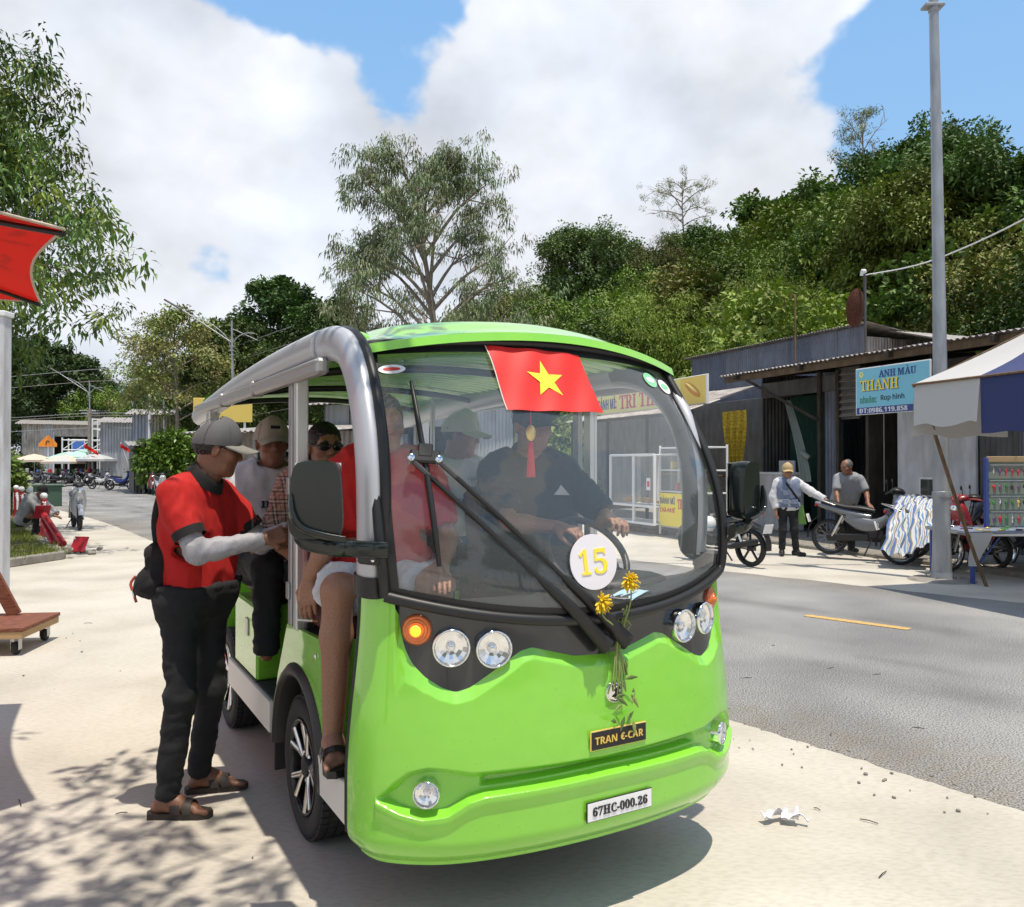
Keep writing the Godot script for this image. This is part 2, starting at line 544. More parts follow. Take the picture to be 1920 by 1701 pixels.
func make_ground() -> void:
	var g := mat("concrete_ground", C3(0.585, 0.55, 0.495), 0.92)
	tri_world(g, 0.11)
	g.albedo_texture = ntex(1024, 0.006, Color(0.85, 0.845, 0.83), Color(1, 1, 1), 6, 3, FastNoiseLite.TYPE_SIMPLEX_SMOOTH, Color(0.945, 0.94, 0.93))
	g.detail_enabled = true
	g.detail_blend_mode = BaseMaterial3D.BLEND_MODE_MUL
	g.detail_uv_layer = BaseMaterial3D.DETAIL_UV_2
	g.uv2_triplanar = true; g.uv2_world_triplanar = true; g.uv2_scale = Vector3(0.55, 1.0, 1.3)
	g.detail_albedo = ntex(1024, 0.03, Color(0.91, 0.905, 0.895), Color(1, 1, 1), 6, 8, FastNoiseLite.TYPE_SIMPLEX_SMOOTH, Color(0.97, 0.97, 0.965))
	var mb := MB.new()
	mb.quad(V(-900, 0, 300), V(900, 0, 300), V(900, 0, -900), V(-900, 0, -900), Vector3.UP)
	structure("ground", mb, g)
	# road
	var a := mat("asphalt", C3(1, 1, 1), 0.9, 0.0, {"vertex_color_use_as_albedo": true})
	tri_world(a, 0.55)
	a.albedo_texture = ntex(1024, 0.13, Color(0.22, 0.22, 0.24), Color(1, 1, 1), 2, 5, FastNoiseLite.TYPE_SIMPLEX_SMOOTH, Color(0.78, 0.78, 0.77))
	a.detail_enabled = true
	a.detail_blend_mode = BaseMaterial3D.BLEND_MODE_MUL
	a.detail_uv_layer = BaseMaterial3D.DETAIL_UV_2
	a.uv2_triplanar = true; a.uv2_world_triplanar = true; a.uv2_scale = Vector3.ONE * 0.07
	a.detail_albedo = ntex(512, 0.012, Color(0.74, 0.74, 0.76), Color(1, 1, 1), 5, 9)
	a.normal_enabled = true
	a.normal_texture = bump(1024, 0.13, 2, 5, 3.0)
	a.normal_scale = 0.5
	var jit := noise(0.9, 4, 7)
	var patch := noise(0.35, 4, 17)
	var rows := []
	var cols := []
	var NC := 44
	for i in 701:
		var t := 1.5 + 10.5 * pow(float(i) / 700.0, 1.7)
		var n0 := edge(NEAR_EDGE, t)
		var f0 := edge(FAR_EDGE, t)
		var row := PackedVector3Array()
		var cc := PackedColorArray()
		for j in NC + 1:
			var f := float(j) / NC
			f = f + ((jit.get_noise_2d(n0.x * 1.3, n0.z * 1.3) * 0.006 + jit.get_noise_2d(n0.x * 9.0, n0.z * 9.0) * 0.004) * (1.0 - f)) + jit.get_noise_2d(f0.x + 50, f0.z) * 0.02 * f
			var p := n0.lerp(f0, f)
			p.y = 0.006 if j > 0 and j < NC else 0.001
			row.append(p)
			var w := patch.get_noise_2d(p.x, p.z)
			var fine := jit.get_noise_2d(p.x * 4.0, p.z * 4.0)
			var dust := clampf(smoothstep(0.17, 0.0, f + w * 0.10 + fine * 0.10) * (0.55 + 0.5 * jit.get_noise_2d(p.x * 11.0, p.z * 11.0)) + smoothstep(0.88, 1.0, f + w * 0.1) * 0.6, 0.0, 1.0)
			var g0 := 0.60 + w * 0.07
			for k in [[0.27, 0.035], [0.36, 0.022], [0.62, 0.03]]:
				var dd: float = absf(f - k[0] - w * 0.02) / k[1]
				g0 *= 1.0 - 0.30 * exp(-dd * dd) * clampf(0.55 + patch.get_noise_2d(p.x * 2.1 + 31.0, p.z * 2.1) * 1.6, 0.0, 1.0)
			cc.append(Color(g0, g0 * 0.99, g0 * 0.97).lerp(Color(0.55, 0.49, 0.40), dust))
		rows.append(row)
		cols.append(cc)
	mb = MB.new()
	mb.grid(rows)
	for i in rows.size():
		for j in NC + 1: mb.c[i * (NC + 1) + j] = cols[i][j]
	structure("road", mb, a)
	# dashes of the centre line
	var ym := mat("road_paint_yellow", C3(0.72, 0.47, 0.16), 0.8)
	tri_world(ym, 2.0)
	ym.albedo_texture = ntex(512, 0.02, Color(0.72, 0.72, 0.72), Color(1, 1, 1), 5, 6)
	var dash := MB.new()
	var along := (V(3.69, 0, -7.725) - V(2.97, 0, -8.425)).normalized()
	var acr := V(-along.z, 0, along.x) * 0.06
	for k in 5:
		var o := V(2.97, 0.0105, -8.425) - along * (3.1 * k) + V(-0.10, 0, -0.06) * k * k
		var b := o + along * 1.0
		dash.quad(o - acr, o + acr, b + acr, b - acr, Vector3.UP)
	structure("road_marking", dash, ym)
	# hillside
	var hm := mat("hill_soil", C3(0.06, 0.075, 0.03), 1.0)
	tri_world(hm, 0.2)
	hm.albedo_texture = ntex(512, 0.03, Color(0.45, 0.45, 0.4), Color(1, 1, 1), 4, 12)
	rows = []
	for i in 61:
		var row := PackedVector3Array()
		for j in 81:
			var q := 9.0 + 150.0 * pow(float(i) / 60.0, 1.3)
			var s := -60.0 + 260.0 * j / 80.0
			var p := V(5.6 + q * 0.819 - s * 0.573, 0, -11.0 - q * 0.573 - s * 0.819)
			p.y = hill_height(p.x, p.z) - (0.4 if i == 0 else 0.0)
			row.append(p)
		rows.append(row)
	mb = MB.new()
	mb.grid(rows)
	structure("hill", mb, hm)

# ---------------------------------------------------------------- the shuttle
const PLAN := [[0.0, 0.0], [0.2, -0.008], [0.4, -0.036], [0.55, -0.078], [0.66, -0.138], [0.738, -0.205], [0.772, -0.27], [0.784, -0.335]]
const YB := [[0.0, 0.893], [0.1, 0.898], [0.19, 0.922], [0.262, 0.941], [0.305, 0.932], [0.40, 0.876], [0.48, 0.829], [0.525, 0.817], [0.57, 0.833], [0.62, 0.866], [0.655, 0.905], [0.68, 0.955], [0.697, 1.02], [0.703, 1.085], [0.706, 1.122], [0.80, 1.122]]
const YL := [[0.0, 0.498], [0.44, 0.490], [0.49, 0.478], [0.55, 0.440], [0.62, 0.430], [0.68, 0.447], [0.73, 0.475], [0.80, 0.50]]
const YC := [[0.0, 0.553], [0.48, 0.560], [0.56, 0.578], [0.61, 0.583], [0.66, 0.568], [0.71, 0.515], [0.74, 0.475], [0.80, 0.45]]
func plan_at(k: float) -> Vector3:   # k in -1..1 along the front from side to side: (u, 0, z)
	var Q := []
	for p in PLAN: Q.append(Vector3(p[0], 0, p[1]))
	var c := catmull(Q, absf(k) * (Q.size() - 1))
	return Vector3(c.x * signf(k), 0, c.z)
func plan_u(u: float) -> float:   # z of the front at |u|
	var Q := []
	for p in PLAN: Q.append(Vector3(p[0], 0, p[1]))
	var lo := 0.0
	var hi := float(Q.size() - 1)
	for i in 24:
		var m := (lo + hi) * 0.5
		if catmull(Q, m).x < absf(u): lo = m
		else: hi = m
	return catmull(Q, lo).z
func plan_n(u: float) -> Vector3:
	var a := plan_u(u - 0.012)
	var b := plan_u(u + 0.012)
	return Vector3(-(b - a), 0, 0.024).normalized()
func front_off(u: float, y: float) -> float:
	var a := absf(u)
	var r := lerpf(0.016, -0.03, smoothstep(0.5, 1.12, y))
	r -= 0.055 * pow(clampf((0.36 - y) / 0.09, 0.0, 1.0), 2.2)
	var yl := pw(YL, a)
	var yc := pw(YC, a)
	if yc > yl:
		var inb := clampf((y - yl) / 0.014, 0.0, 1.0) * (1.0 - clampf((y - yc + 0.014) / 0.022, 0.0, 1.0))
		r -= 0.034 * inb
		r += 0.010 * smoothstep(yl - 0.06, yl - 0.012, y) * (1.0 - clampf((y - yl) / 0.014, 0.0, 1.0))
		if a < 0.5:
			var w := smoothstep(0.455, 0.425, a)
			r -= 0.030 * w * smoothstep(yl + 0.022, yl + 0.028, y) * (1.0 - smoothstep(yc - 0.022, yc - 0.014, y))
	var e := (pw(YB, a) - y)
	if a < 0.7:
		var sl := (pw(YB, a + 0.01) - pw(YB, a - 0.01)) / 0.02
		e /= sqrt(1.0 + sl * sl)
		r -= 0.024 * (1.0 - clampf(e / 0.036, 0.0, 1.0))
	return r
func on_front(u: float, y: float, out := 0.0) -> Transform3D:   # a frame on the front whose z points outward
	var nn := plan_n(u)
	var p := Vector3(u, y, plan_u(u)) + nn * (front_off(u, y) + out)
	return Transform3D(frame_to(nn), p)
func ws(s: float, t: float) -> Vector3:   # windscreen surface, s across -1..1, t up 0..1
	var c := 1.0 - s * s
	var b := Vector3(0.708 * s, 1.125 - 0.103 * c, -0.185 + 0.165 * c - 0.03 * s * s * s * s)
	var tp := Vector3(0.672 * s, 1.962 + 0.032 * c, -0.50 + 0.13 * c - 0.03 * s * s * s * s)
	var p := b.lerp(tp, t)
	var bulge := sin(PI * pow(t, 0.85))
	p.z += 0.085 * bulge
	p.x += 0.035 * s * bulge
	return p
func ws_n(s: float, t: float) -> Vector3:
	var a := ws(s + 0.01, t) - ws(s - 0.01, t)
	var b := ws(s, minf(t + 0.01, 1.0)) - ws(s, maxf(t - 0.01, 0.0))
	return a.cross(b).normalized()
func ws_frame(s: float, t: float, out := 0.0) -> Transform3D:
	var nn := ws_n(s, t)
	var x := (ws(s + 0.01, t) - ws(s - 0.01, t)).normalized()
	return Transform3D(Basis(x, nn.cross(x), nn), ws(s, t) + nn * out)
func ring_part(parent: Node3D, called: String, X: Transform3D, r0: float, r1: float, h: float, m: Material) -> MeshInstance3D:
	var mb := MB.new()
	mb.lathe([Vector2(r0, 0), Vector2(r0 + (r1 - r0) * 0.25, h), Vector2(r1 - (r1 - r0) * 0.25, h), Vector2(r1, 0)], 28, Transform3D(Basis(Vector3.RIGHT, -PI / 2).inverse(), Vector3.ZERO))
	return part(called, mb, m, parent, X)
func lamp(parent: Node3D, called: String, X: Transform3D, r: float) -> void:
	var o := Node3D.new()
	o.name = called
	parent.add_child(o, true)
	o.transform = X
	var up := Transform3D(Basis(Vector3.RIGHT, PI / 2), Vector3.ZERO)
	var mb := MB.new()
	mb.lathe([Vector2(r * 1.16, -0.055), Vector2(r * 1.16, 0.008), Vector2(r * 1.1, 0.018), Vector2(r, 0.014), Vector2(r * 0.97, 0.0)], 28, up)
	part("rim", mb, M.chrome, o)
	mb = MB.new()
	var pr := []
	for i in 9:
		var a := i / 8.0
		pr.append(Vector2(maxf(r * 0.97 * a, 0.0005), -0.013 + 0.015 * a * a))
	for q in 18:
		var a0 := TAU * q / 18.0
		var a1 := TAU * (q + 1) / 18.0
		for i in 4:
			var p0: Vector2 = pr[i * 2]
			var p1: Vector2 = pr[i * 2 + 2]
			mb.quad(V(cos(a0) * p0.x, sin(a0) * p0.x, p0.y), V(cos(a1) * p0.x, sin(a1) * p0.x, p0.y), V(cos(a1) * p1.x, sin(a1) * p1.x, p1.y), V(cos(a0) * p1.x, sin(a0) * p1.x, p1.y), V(0, 0, 1))
	part("reflector", mb, M.reflector, o)
	mb = MB.new()
	mb.ball(V(0, 0, -0.004), Vector3(r * 0.26, r * 0.26, 0.010), 12)
	part("bulb_shield", mb, M.chrome, o)
	mb = MB.new()
	pr = []
	for i in 7:
		var a := i / 6.0
		pr.append(Vector2(maxf(r * 0.98 * a, 0.0005), 0.012 + 0.012 * (1.0 - a * a)))
	mb.lathe(pr, 24, up)
	part("lens", mb, M.lamp_glass, o)
func indicator(parent: Node3D, X: Transform3D, r: float, lit: bool) -> void:
	var o := Node3D.new()
	o.name = "indicator_light"
	parent.add_child(o, true)
	o.transform = X
	var up := Transform3D(Basis(Vector3.RIGHT, PI / 2), Vector3.ZERO)
	var mb := MB.new()
	mb.lathe([Vector2(r * 1.12, -0.02), Vector2(r * 1.12, 0.006), Vector2(r * 0.98, 0.008)], 24, up)
	part("rim", mb, M.amber_rim, o)
	mb = MB.new()
	for k in 5:
		var a := r * (1.0 - k * 0.2)
		var b := r * (1.0 - (k + 1) * 0.2)
		var y := 0.008 + 0.0045 * k
		mb.lathe([Vector2(a, y), Vector2(a * 0.96, y + 0.006), Vector2(maxf(b, 0.0005), y + 0.0035)], 24, up)
	part("lens", mb, M.amber_lens, o)
	if lit:
		mb = MB.new()
		mb.ball(V(0, 0, 0.027), V(r * 0.42, r * 0.42, 0.007), 14)
		part("bulb", mb, M.amber_glow, o)
func wheel(parent: Node3D, at: Vector3, r: float, w: float, side: float) -> void:   # axle along x, face towards side
	var o := Node3D.new()
	o.name = "wheel"
	parent.add_child(o, true)
	o.position = at
	var X := Transform3D(Basis(Vector3.BACK, PI / 2 * -side), Vector3.ZERO)   # lathe y -> side x
	var ri := r * 0.66
	var mb := MB.new()
	mb.lathe([Vector2(ri * 0.98, -w * 0.44), Vector2(ri * 1.06, -w * 0.5), Vector2(r * 0.88, -w * 0.5), Vector2(r * 0.965, -w * 0.43), Vector2(r * 0.985, -w * 0.2), Vector2(r * 0.985, w * 0.2), Vector2(r * 0.965, w * 0.43), Vector2(r * 0.9, w * 0.495), Vector2(r * 0.8, w * 0.5), Vector2(ri * 1.06, w * 0.46), Vector2(ri, w * 0.38)], 44, X)
	var ty := part("tyre", mb, M.rubber, o)
	mb = MB.new()
	for k in 52:   # tread blocks with open grooves
		var a := TAU * k / 52.0
		for e in [-0.34, -0.115, 0.115, 0.34]:
			var p := X * Vector3(cos(a) * r * 0.988, e * w, sin(a) * r * 0.988)
			var rad := (X.basis * Vector3(cos(a), 0, sin(a)))
			var ax := X.basis.y
			mb.box(p, V(w * 0.175, 0.011, r * TAU / 52.0 * (0.78 if absf(e) > 0.2 else 0.86)), 0.0015, Basis(ax, rad, ax.cross(rad)))
	part("tread", mb, M.rubber, ty)
	mb = MB.new()
	mb.lathe([Vector2(ri * 1.0, w * 0.40), Vector2(ri * 1.03, w * 0.475), Vector2(ri * 0.97, w * 0.48), Vector2(ri * 0.93, w * 0.40), Vector2(ri * 0.90, -w * 0.3)], 40, X)
	var rim := part("rim", mb, M.rim_black, o)
	mb = MB.new()
	mb.lathe([Vector2(ri * 0.91, w * 0.02), Vector2(0.001, w * 0.02)], 32, X)
	part("brake_drum", mb, M.dark_metal, o)
	for k in 5:
		for s in [-1.0, 1.0]:
			var a := TAU * k / 5.0 + 0.2
			mb = MB.new()
			var P := []
			for q in [[0.14, 0.02], [0.42, 0.06], [0.70, 0.15], [0.95, 0.19]]:
				var an: float = a + s * q[1] * 1.25
				P.append(X * Vector3(cos(an) * ri * q[0], w * (0.30 + 0.14 * q[0]), sin(an) * ri * q[0]))
			mb.tube(smooth_path(P, 8), 0.0105, 6, true, 1.5, X.basis.y)
			part("spoke", mb, M.polished, rim)
	mb = MB.new()
	mb.lathe([Vector2(ri * 0.24, w * 0.2), Vector2(ri * 0.24, w * 0.40), Vector2(ri * 0.19, w * 0.43), Vector2(0.001, w * 0.435)], 20, X)
	part("hub_cap", mb, M.dark_metal, rim)
	for k in 5:
		var a := TAU * (k + 0.5) / 5.0
		mb = MB.new()
		mb.lathe([Vector2(0.009, w * 0.28), Vector2(0.009, w * 0.38), Vector2(0.001, w * 0.385)], 6, X * Transform3D(Basis.IDENTITY, Vector3(cos(a) * ri * 0.31, 0, sin(a) * ri * 0.31)))
		part("wheel_nut", mb, M.chrome, rim)
func side_mirror(parent: Node3D, sx: float) -> void:
	var o := Node3D.new()
	o.name = "side_mirror"
	parent.add_child(o, true)
	var f := -0.0
	# housing: rounded box, seen from the front as its dark back shell
	var ce := V(sx * (0.925 if sx < 0.0 else 0.895), 1.435, -0.25)
	var B := Basis(Vector3.UP, sx * 0.38)
	var mb := MB.new()
	var rows := []
	for i in 15:   # front to back
		var t := -1.0 + 2.0 * i / 14.0
		var k := pow(maxf(0.0, 1.0 - pow(absf(t), 3.4)), 1.0 / 3.4)
		if i == 0 or i == 14: k = 0.80
		var row := PackedVector3Array()
		for j in 41:
			var a := TAU * j / 40.0
			var cx := signf(cos(a)) * pow(absf(cos(a)), 0.42)
			var cy := signf(sin(a)) * pow(absf(sin(a)), 0.42)
			var wx := 0.082 * (1.0 - 0.08 * cy)
			row.append(ce + B * Vector3(cx * wx * lerpf(0.86, 1.0, k), cy * 0.123 * lerpf(0.88, 1.0, k), t * 0.034 + 0.012 * (1.0 - cx * cx)))
		rows.append(row)
	mb.grid(rows, true)
	mb.fan(rows[14].slice(0, 40), B.z)
	mb.fan(rows[0].slice(0, 40), -B.z)
	part("housing", mb, M.mirror_shell, o)
	mb = MB.new()
	mb.box(ce + B * V(0, 0.005, -0.045), V(0.145, 0.22, 0.004), 0.001, B)
	part("mirror_glass", mb, M.chrome, o)
	mb = MB.new()   # raised rib that runs down the outer edge and along the bottom
	var P := [ce + B * V(sx * 0.074, 0.02, 0.046), ce + B * V(sx * 0.070, -0.04, 0.054), ce + B * V(sx * 0.042, -0.085, 0.058), ce + B * V(-sx * 0.02, -0.108, 0.058), ce + B * V(-sx * 0.09, -0.122, 0.055)]
	mb.tube(smooth_path(P, 14), PackedFloat32Array([0.004, 0.006, 0.008, 0.009, 0.010, 0.010, 0.010, 0.010, 0.010, 0.010, 0.010, 0.010, 0.010, 0.010, 0.010]), 8, true, 2.0)
	part("rib", mb, M.mirror_shell, o)
	mb = MB.new()
	P = [ce + B * V(sx * 0.065, -0.095, 0.0), ce + B * V(sx * 0.03, -0.13, 0.008), ce + B * V(-sx * 0.05, -0.15, 0.015), V(sx * 0.82, 1.277, -0.235), V(sx * 0.76, 1.275, -0.175), V(sx * 0.725, 1.275, -0.15)]
	mb.tube(smooth_path(P, 16), PackedFloat32Array([0.012, 0.020, 0.026, 0.030, 0.028, 0.028, 0.028, 0.028, 0.028, 0.028, 0.028, 0.028, 0.028, 0.028, 0.028, 0.028, 0.027]), 12, true, 0.6, Vector3.UP)
	part("arm", mb, M.mirror_shell, o)
	mb = MB.new()
	mb.box(V(sx * 0.752, 1.240, -0.235), V(0.045, 0.035, 0.10), 0.010, Basis(Vector3.UP, -sx * 0.4))
	part("bracket", mb, M.black_trim, o)
	for k in 2:
		mb = MB.new()
		mb.ball(V(sx * 0.772 - sx * 0.012 * k, 1.240, -0.245 + 0.05 * k), Vector3.ONE * 0.007, 8)
		part("bolt", mb, M.chrome, o)
func wiper(parent: Node3D) -> void:
	var o := Node3D.new()
	o.name = "wiper"
	parent.add_child(o, true)
	var mb := MB.new()
	# pivots and the two parallel arms that rise to the blade's holder
	var hold := ws_frame(-0.79, 0.525, 0.045)
	for k in 2:
		var b0 := on_front(0.075 - 0.085 * k, 0.945 - 0.006 * k, 0.05).origin
		var e0 := hold * V(0.045 - 0.09 * k, -0.012, 0)
		var m0 := b0.lerp(e0, 0.36) + V(0, 0, 0.03)
		mb = MB.new()
		mb.tube(smooth_path([b0 + (b0 - e0).normalized() * 0.03, b0, b0.lerp(m0, 0.5) + V(0, 0, 0.02), m0], 10), PackedFloat32Array([0.024, 0.029, 0.030, 0.029, 0.027, 0.025, 0.023, 0.021, 0.019, 0.016, 0.012]), 8, true, 0.75)
		part("arm_base", mb, M.black_trim, o)
		mb = MB.new()
		mb.tube(smooth_path([m0, m0.lerp(e0, 0.5) + V(0, 0, 0.012), m0.lerp(e0, 0.9), e0], 8), 0.0085, 6, true)
		part("arm_rod", mb, M.black_trim, o)
		mb = MB.new()
		mb.bar(m0.lerp(e0, 0.86) + V(0, 0, 0.004), e0, 0.022, 0.016, Vector3.UP, 0.004)
		part("arm_sleeve", mb, M.wiper_grey, o)
		mb = MB.new()
		mb.lathe([Vector2(0.001, 0.02), Vector2(0.011, 0.02), Vector2(0.013, 0.016), Vector2(0.013, -0.01)], 14, Transform3D(hold.basis * Basis(Vector3.RIGHT, PI / 2), e0))
		part("pin", mb, M.chrome, o)
	mb = MB.new()
	mb.box(hold.origin, V(0.10, 0.045, 0.02), 0.006, hold.basis)
	mb.box(hold * V(0, 0.02, 0.0), V(0.05, 0.05, 0.024), 0.005, hold.basis)
	part("holder", mb, M.black_trim, o)
	# blade, upright on the glass
	var pts := PackedVector3Array()
	var pts2 := PackedVector3Array()
	var rad := PackedFloat32Array()
	for i in 25:
		var t := 0.15 + 0.68 * i / 24.0
		var s := -0.79 - 0.045 * (t - 0.5)
		pts.append(ws_frame(s, t, 0.012).origin)
		pts2.append(ws_frame(s, t, 0.030 - 0.012 * pow(absf(i - 10.0) / 14.0, 2)).origin)
		rad.append(0.011 * (1.0 - 0.45 * pow(absf(i - 11.0) / 13.0, 3)))
	mb = MB.new()
	mb.tube(pts, 0.006, 6, true, 0.5)
	part("rubber", mb, M.rubber, o)
	mb = MB.new()
	mb.tube(pts2, rad, 6, true, 1.3)
	part("blade", mb, M.black_trim, o)
func seat(parent: Node3D, x: float, z: float, w: float, y := 0.83) -> void:
	var o := Node3D.new()
	o.name = "seat"
	parent.add_child(o, true)
	var mb := MB.new()
	mb.box(V(x, y + 0.055, z), V(w, 0.11, 0.46), 0.035)
	part("cushion", mb, M.seat_maroon, o)
	mb = MB.new()
	mb.box(V(x, y + 0.34, z - 0.245), V(w, 0.50, 0.09), 0.035, Basis(Vector3.RIGHT, -0.16))
	part("backrest", mb, M.seat_maroon, o)
	mb = MB.new()
	for s in [-1, 1]: mb.tube(smooth_path([V(x + s * w * 0.42, y + 0.0, z - 0.20), V(x + s * w * 0.42, y + 0.3, z - 0.27), V(x + s * w * 0.40, y + 0.62, z - 0.34)], 6), 0.012, 6)
	mb.tube(smooth_path([V(x - w * 0.40, y + 0.62, z - 0.34), V(x, y + 0.65, z - 0.35), V(x + w * 0.40, y + 0.62, z - 0.34)], 8), 0.012, 6)
	part("frame", mb, M.steel, o)

func make_bus() -> void:
	var paint := {"clearcoat_enabled": true, "clearcoat": 1.0, "clearcoat_roughness": 0.04}
	mat("green_paint", C3(0.235, 0.62, 0.045), 0.36, 0.0, paint)
	mat("panel_grey", C3(0.035, 0.036, 0.037), 0.30, 0.3, {"clearcoat_enabled": true, "clearcoat": 0.8, "clearcoat_roughness": 0.06})
	mat("silver_paint", C3(0.50, 0.51, 0.545), 0.46, 0.45, {"clearcoat_enabled": true, "clearcoat": 0.35, "clearcoat_roughness": 0.25})
	mat("aluminium", C3(0.62, 0.62, 0.61), 0.38, 0.75)
	mat("aluminium_dull", C3(0.40, 0.40, 0.40), 0.5, 0.6)
	mat("sill_white", C3(0.68, 0.66, 0.62), 0.45)
	mat("black_trim", C3(0.012, 0.012, 0.013), 0.45)
	mat("wiper_grey", C3(0.06, 0.06, 0.065), 0.5)
	mat("rubber", C3(0.022, 0.022, 0.023), 0.8)
	mat("rim_black", C3(0.012, 0.012, 0.013), 0.25)
	mat("dark_metal", C3(0.04, 0.04, 0.042), 0.5, 0.6)
	mat("polished", C3(0.72, 0.71, 0.69), 0.2, 1.0)
	mat("chrome", C3(0.80, 0.80, 0.80), 0.08, 1.0)
	mat("reflector", C3(0.88, 0.88, 0.87), 0.13, 1.0)
	mat("steel", C3(0.45, 0.45, 0.46), 0.3, 0.9)
	mat("lamp_glass", C3(1, 1, 1, 0.06), 0.02, 0.0, {"transparency": BaseMaterial3D.TRANSPARENCY_ALPHA})
	mat("windscreen_glass", C3(0.80, 0.90, 0.95, 0.010), 0.0, 0.06, {"transparency": BaseMaterial3D.TRANSPARENCY_ALPHA, "metallic_specular": 0.72})
	mat("amber_rim", C3(0.42, 0.08, 0.01), 0.25, 0.0, paint)
	mat("amber_lens", C3(0.75, 0.16, 0.01), 0.12, 0.0, paint)
	mat("amber_glow", C3(1.0, 0.45, 0.05), 0.3, 0.0, {"emission_enabled": true, "emission": Color(1.0, 0.62, 0.08), "emission_energy_multiplier": 1.6})
	mat("mirror_shell", C3(0.012, 0.016, 0.0155), 0.13, 0.0, {"metallic_specular": 0.5})
	mat("seat_maroon", C3(0.075, 0.018, 0.018), 0.55)
	mat("dash_black", C3(0.02, 0.022, 0.023), 0.5)
	mat("tread_plate", C3(0.10, 0.105, 0.11), 0.45, 0.5)
	mat("underbody", C3(0.02, 0.02, 0.02), 0.9)
	mat("sticker_white", C3(0.80, 0.80, 0.82), 0.4)
	mat("sticker_red", C3(0.6, 0.04, 0.03), 0.4)
	mat("sticker_green", C3(0.25, 0.62, 0.35), 0.4)
	mat("gold", C3(0.80, 0.58, 0.16), 0.3, 0.6)
	mat("ink", C3(0.012, 0.012, 0.014), 0.5)
	M.green_paint.roughness_texture = ntex(512, 0.02, Color(0.7, 0.7, 0.7), Color(1, 1, 1), 5, 66)
	M.green_paint.uv1_triplanar = true
	M.green_paint.uv1_scale = Vector3.ONE * 1.7
	M.green_paint.albedo_texture = ntex(512, 0.012, Color(0.965, 0.975, 0.95), Color(1, 1, 1), 5, 67)
	var o := thing("shuttle_bus", "bright green open-sided electric shuttle bus with curved windscreen", "bus", BUS_AT, BUS_TURN)
	var mb := MB.new()
	# ---- green front
	var NX := 280
	var NY := 230
	var rows := []
	for i in NY + 1:
		rows.append(PackedVector3Array())
	for j in NX + 1:
		var k := -1.0 + 2.0 * j / NX
		k = signf(k) * pow(absf(k), 0.93)
		var p := plan_at(k)
		var u := p.x
		var nn := plan_n(u) if absf(u) < 0.77 else Vector3(signf(u) * 0.97, 0, 0.24).normalized()
		var yb := pw(YB, absf(u))
		for i in NY + 1:
			var y := lerpf(0.262, yb, pow(float(i) / NY, 1.0))
			rows[i].append(Vector3(p.x, y, p.z) + nn * front_off(u, y))
	mb.grid(rows)
	# returns: the lip inwards along the bottom and both sides
	var low := PackedVector3Array()
	var low2 := PackedVector3Array()
	for p in rows[0]:
		low.append(p)
		low2.append(p + V(-p.x * 0.12, -0.01, -0.10))
	mb.grid([low2, low])
	for e in [0, NX]:
		var a := PackedVector3Array()
		var b := PackedVector3Array()
		for i in NY + 1:
			a.append(rows[i][e])
			b.append(rows[i][e] + V(-signf(rows[i][e].x) * 0.05, 0, -0.01))
		mb.grid([a, b] if e == 0 else [b, a])
	var fb := part("front_body", mb, M.green_paint, o)
	# dark side edge trims
	for s in [-1.0, 1.0]:
		mb = MB.new()
		var P := PackedVector3Array()
		for i in 20: P.append(V(s * (0.784 + front_off(0.78, lerpf(0.34, 1.12, i / 19.0)) - 0.004), lerpf(0.34, 1.12, i / 19.0), -0.338))
		mb.tube(P, 0.010, 6, true, 1.0)
		part("edge_trim", mb, M.black_trim, o)
	# ---- grey mask panel between the lamps
	mb = MB.new()
	rows = []
	for i in 13: rows.append(PackedVector3Array())
	for j in 181:
		var u := 0.712 * sin(PI * 0.5 * (-1.0 + 2.0 * j / 180.0))
		var a := pw(YB, absf(u)) - 0.006
		var b := 1.030 + 0.103 * pow(u / 0.708, 2)
		for i in 13:
			var y := lerpf(minf(a, b), b, i / 12.0)
			rows[i].append(Vector3(u, y, plan_u(u)) + plan_n(u) * (lerpf(0.016, -0.03, smoothstep(0.5, 1.12, y)) - 0.022))
	mb.grid(rows)
	part("front_panel", mb, M.panel_grey, o)
	# ---- lamps
	for s in [-1.0, 1.0]:
		lamp(o, "headlight", on_front(s * 0.540, 0.958, 0.016), 0.054)
		lamp(o, "headlight", on_front(s * 0.402, 0.947, 0.016), 0.054)
		indicator(o, on_front(s * 0.646, 1.012, 0.002), 0.045, s < 0)
		lamp(o, "fog_light", on_front(s * 0.612, 0.506, 0.020), 0.038)
	# ---- windscreen
	mb = MB.new()
	rows = []
	for i in 31:
		var row := PackedVector3Array()
		for j in 61: row.append(ws(-1.0 + 2.0 * j / 60.0, i / 30.0))
		rows.append(row)
	mb.grid(rows)
	part("windscreen", mb, M.windscreen_glass, o)
	# black surround: an inner print band and a proud rubber edge
	var per := []
	for i in 60: per.append(Vector2(-1.0 + 2.0 * i / 60.0, 0.0))
	for i in 40: per.append(Vector2(1.0, i / 40.0))
	for i in 60: per.append(Vector2(1.0 - 2.0 * i / 60.0, 1.0))
	for i in 41: per.append(Vector2(-1.0, 1.0 - i / 40.0))
	mb = MB.new()
	var ra := PackedVector3Array()
	var rb := PackedVector3Array()
	var rc := PackedVector3Array()
	for q in per:
		var inn := Vector2(clampf(q.x, -0.945, 0.945), clampf(q.y, 0.040, 0.962))
		ra.append(ws_frame(inn.x, inn.y, 0.004).origin)
		rb.append(ws_frame(q.x, q.y, 0.005).origin)
		rc.append(ws_frame(q.x, q.y, 0.012).origin)
	mb.grid([ra, rb])
	mb.tube(rc, 0.019, 8, false, 0.9)
	part("windscreen_surround", mb, M.black_trim, o)
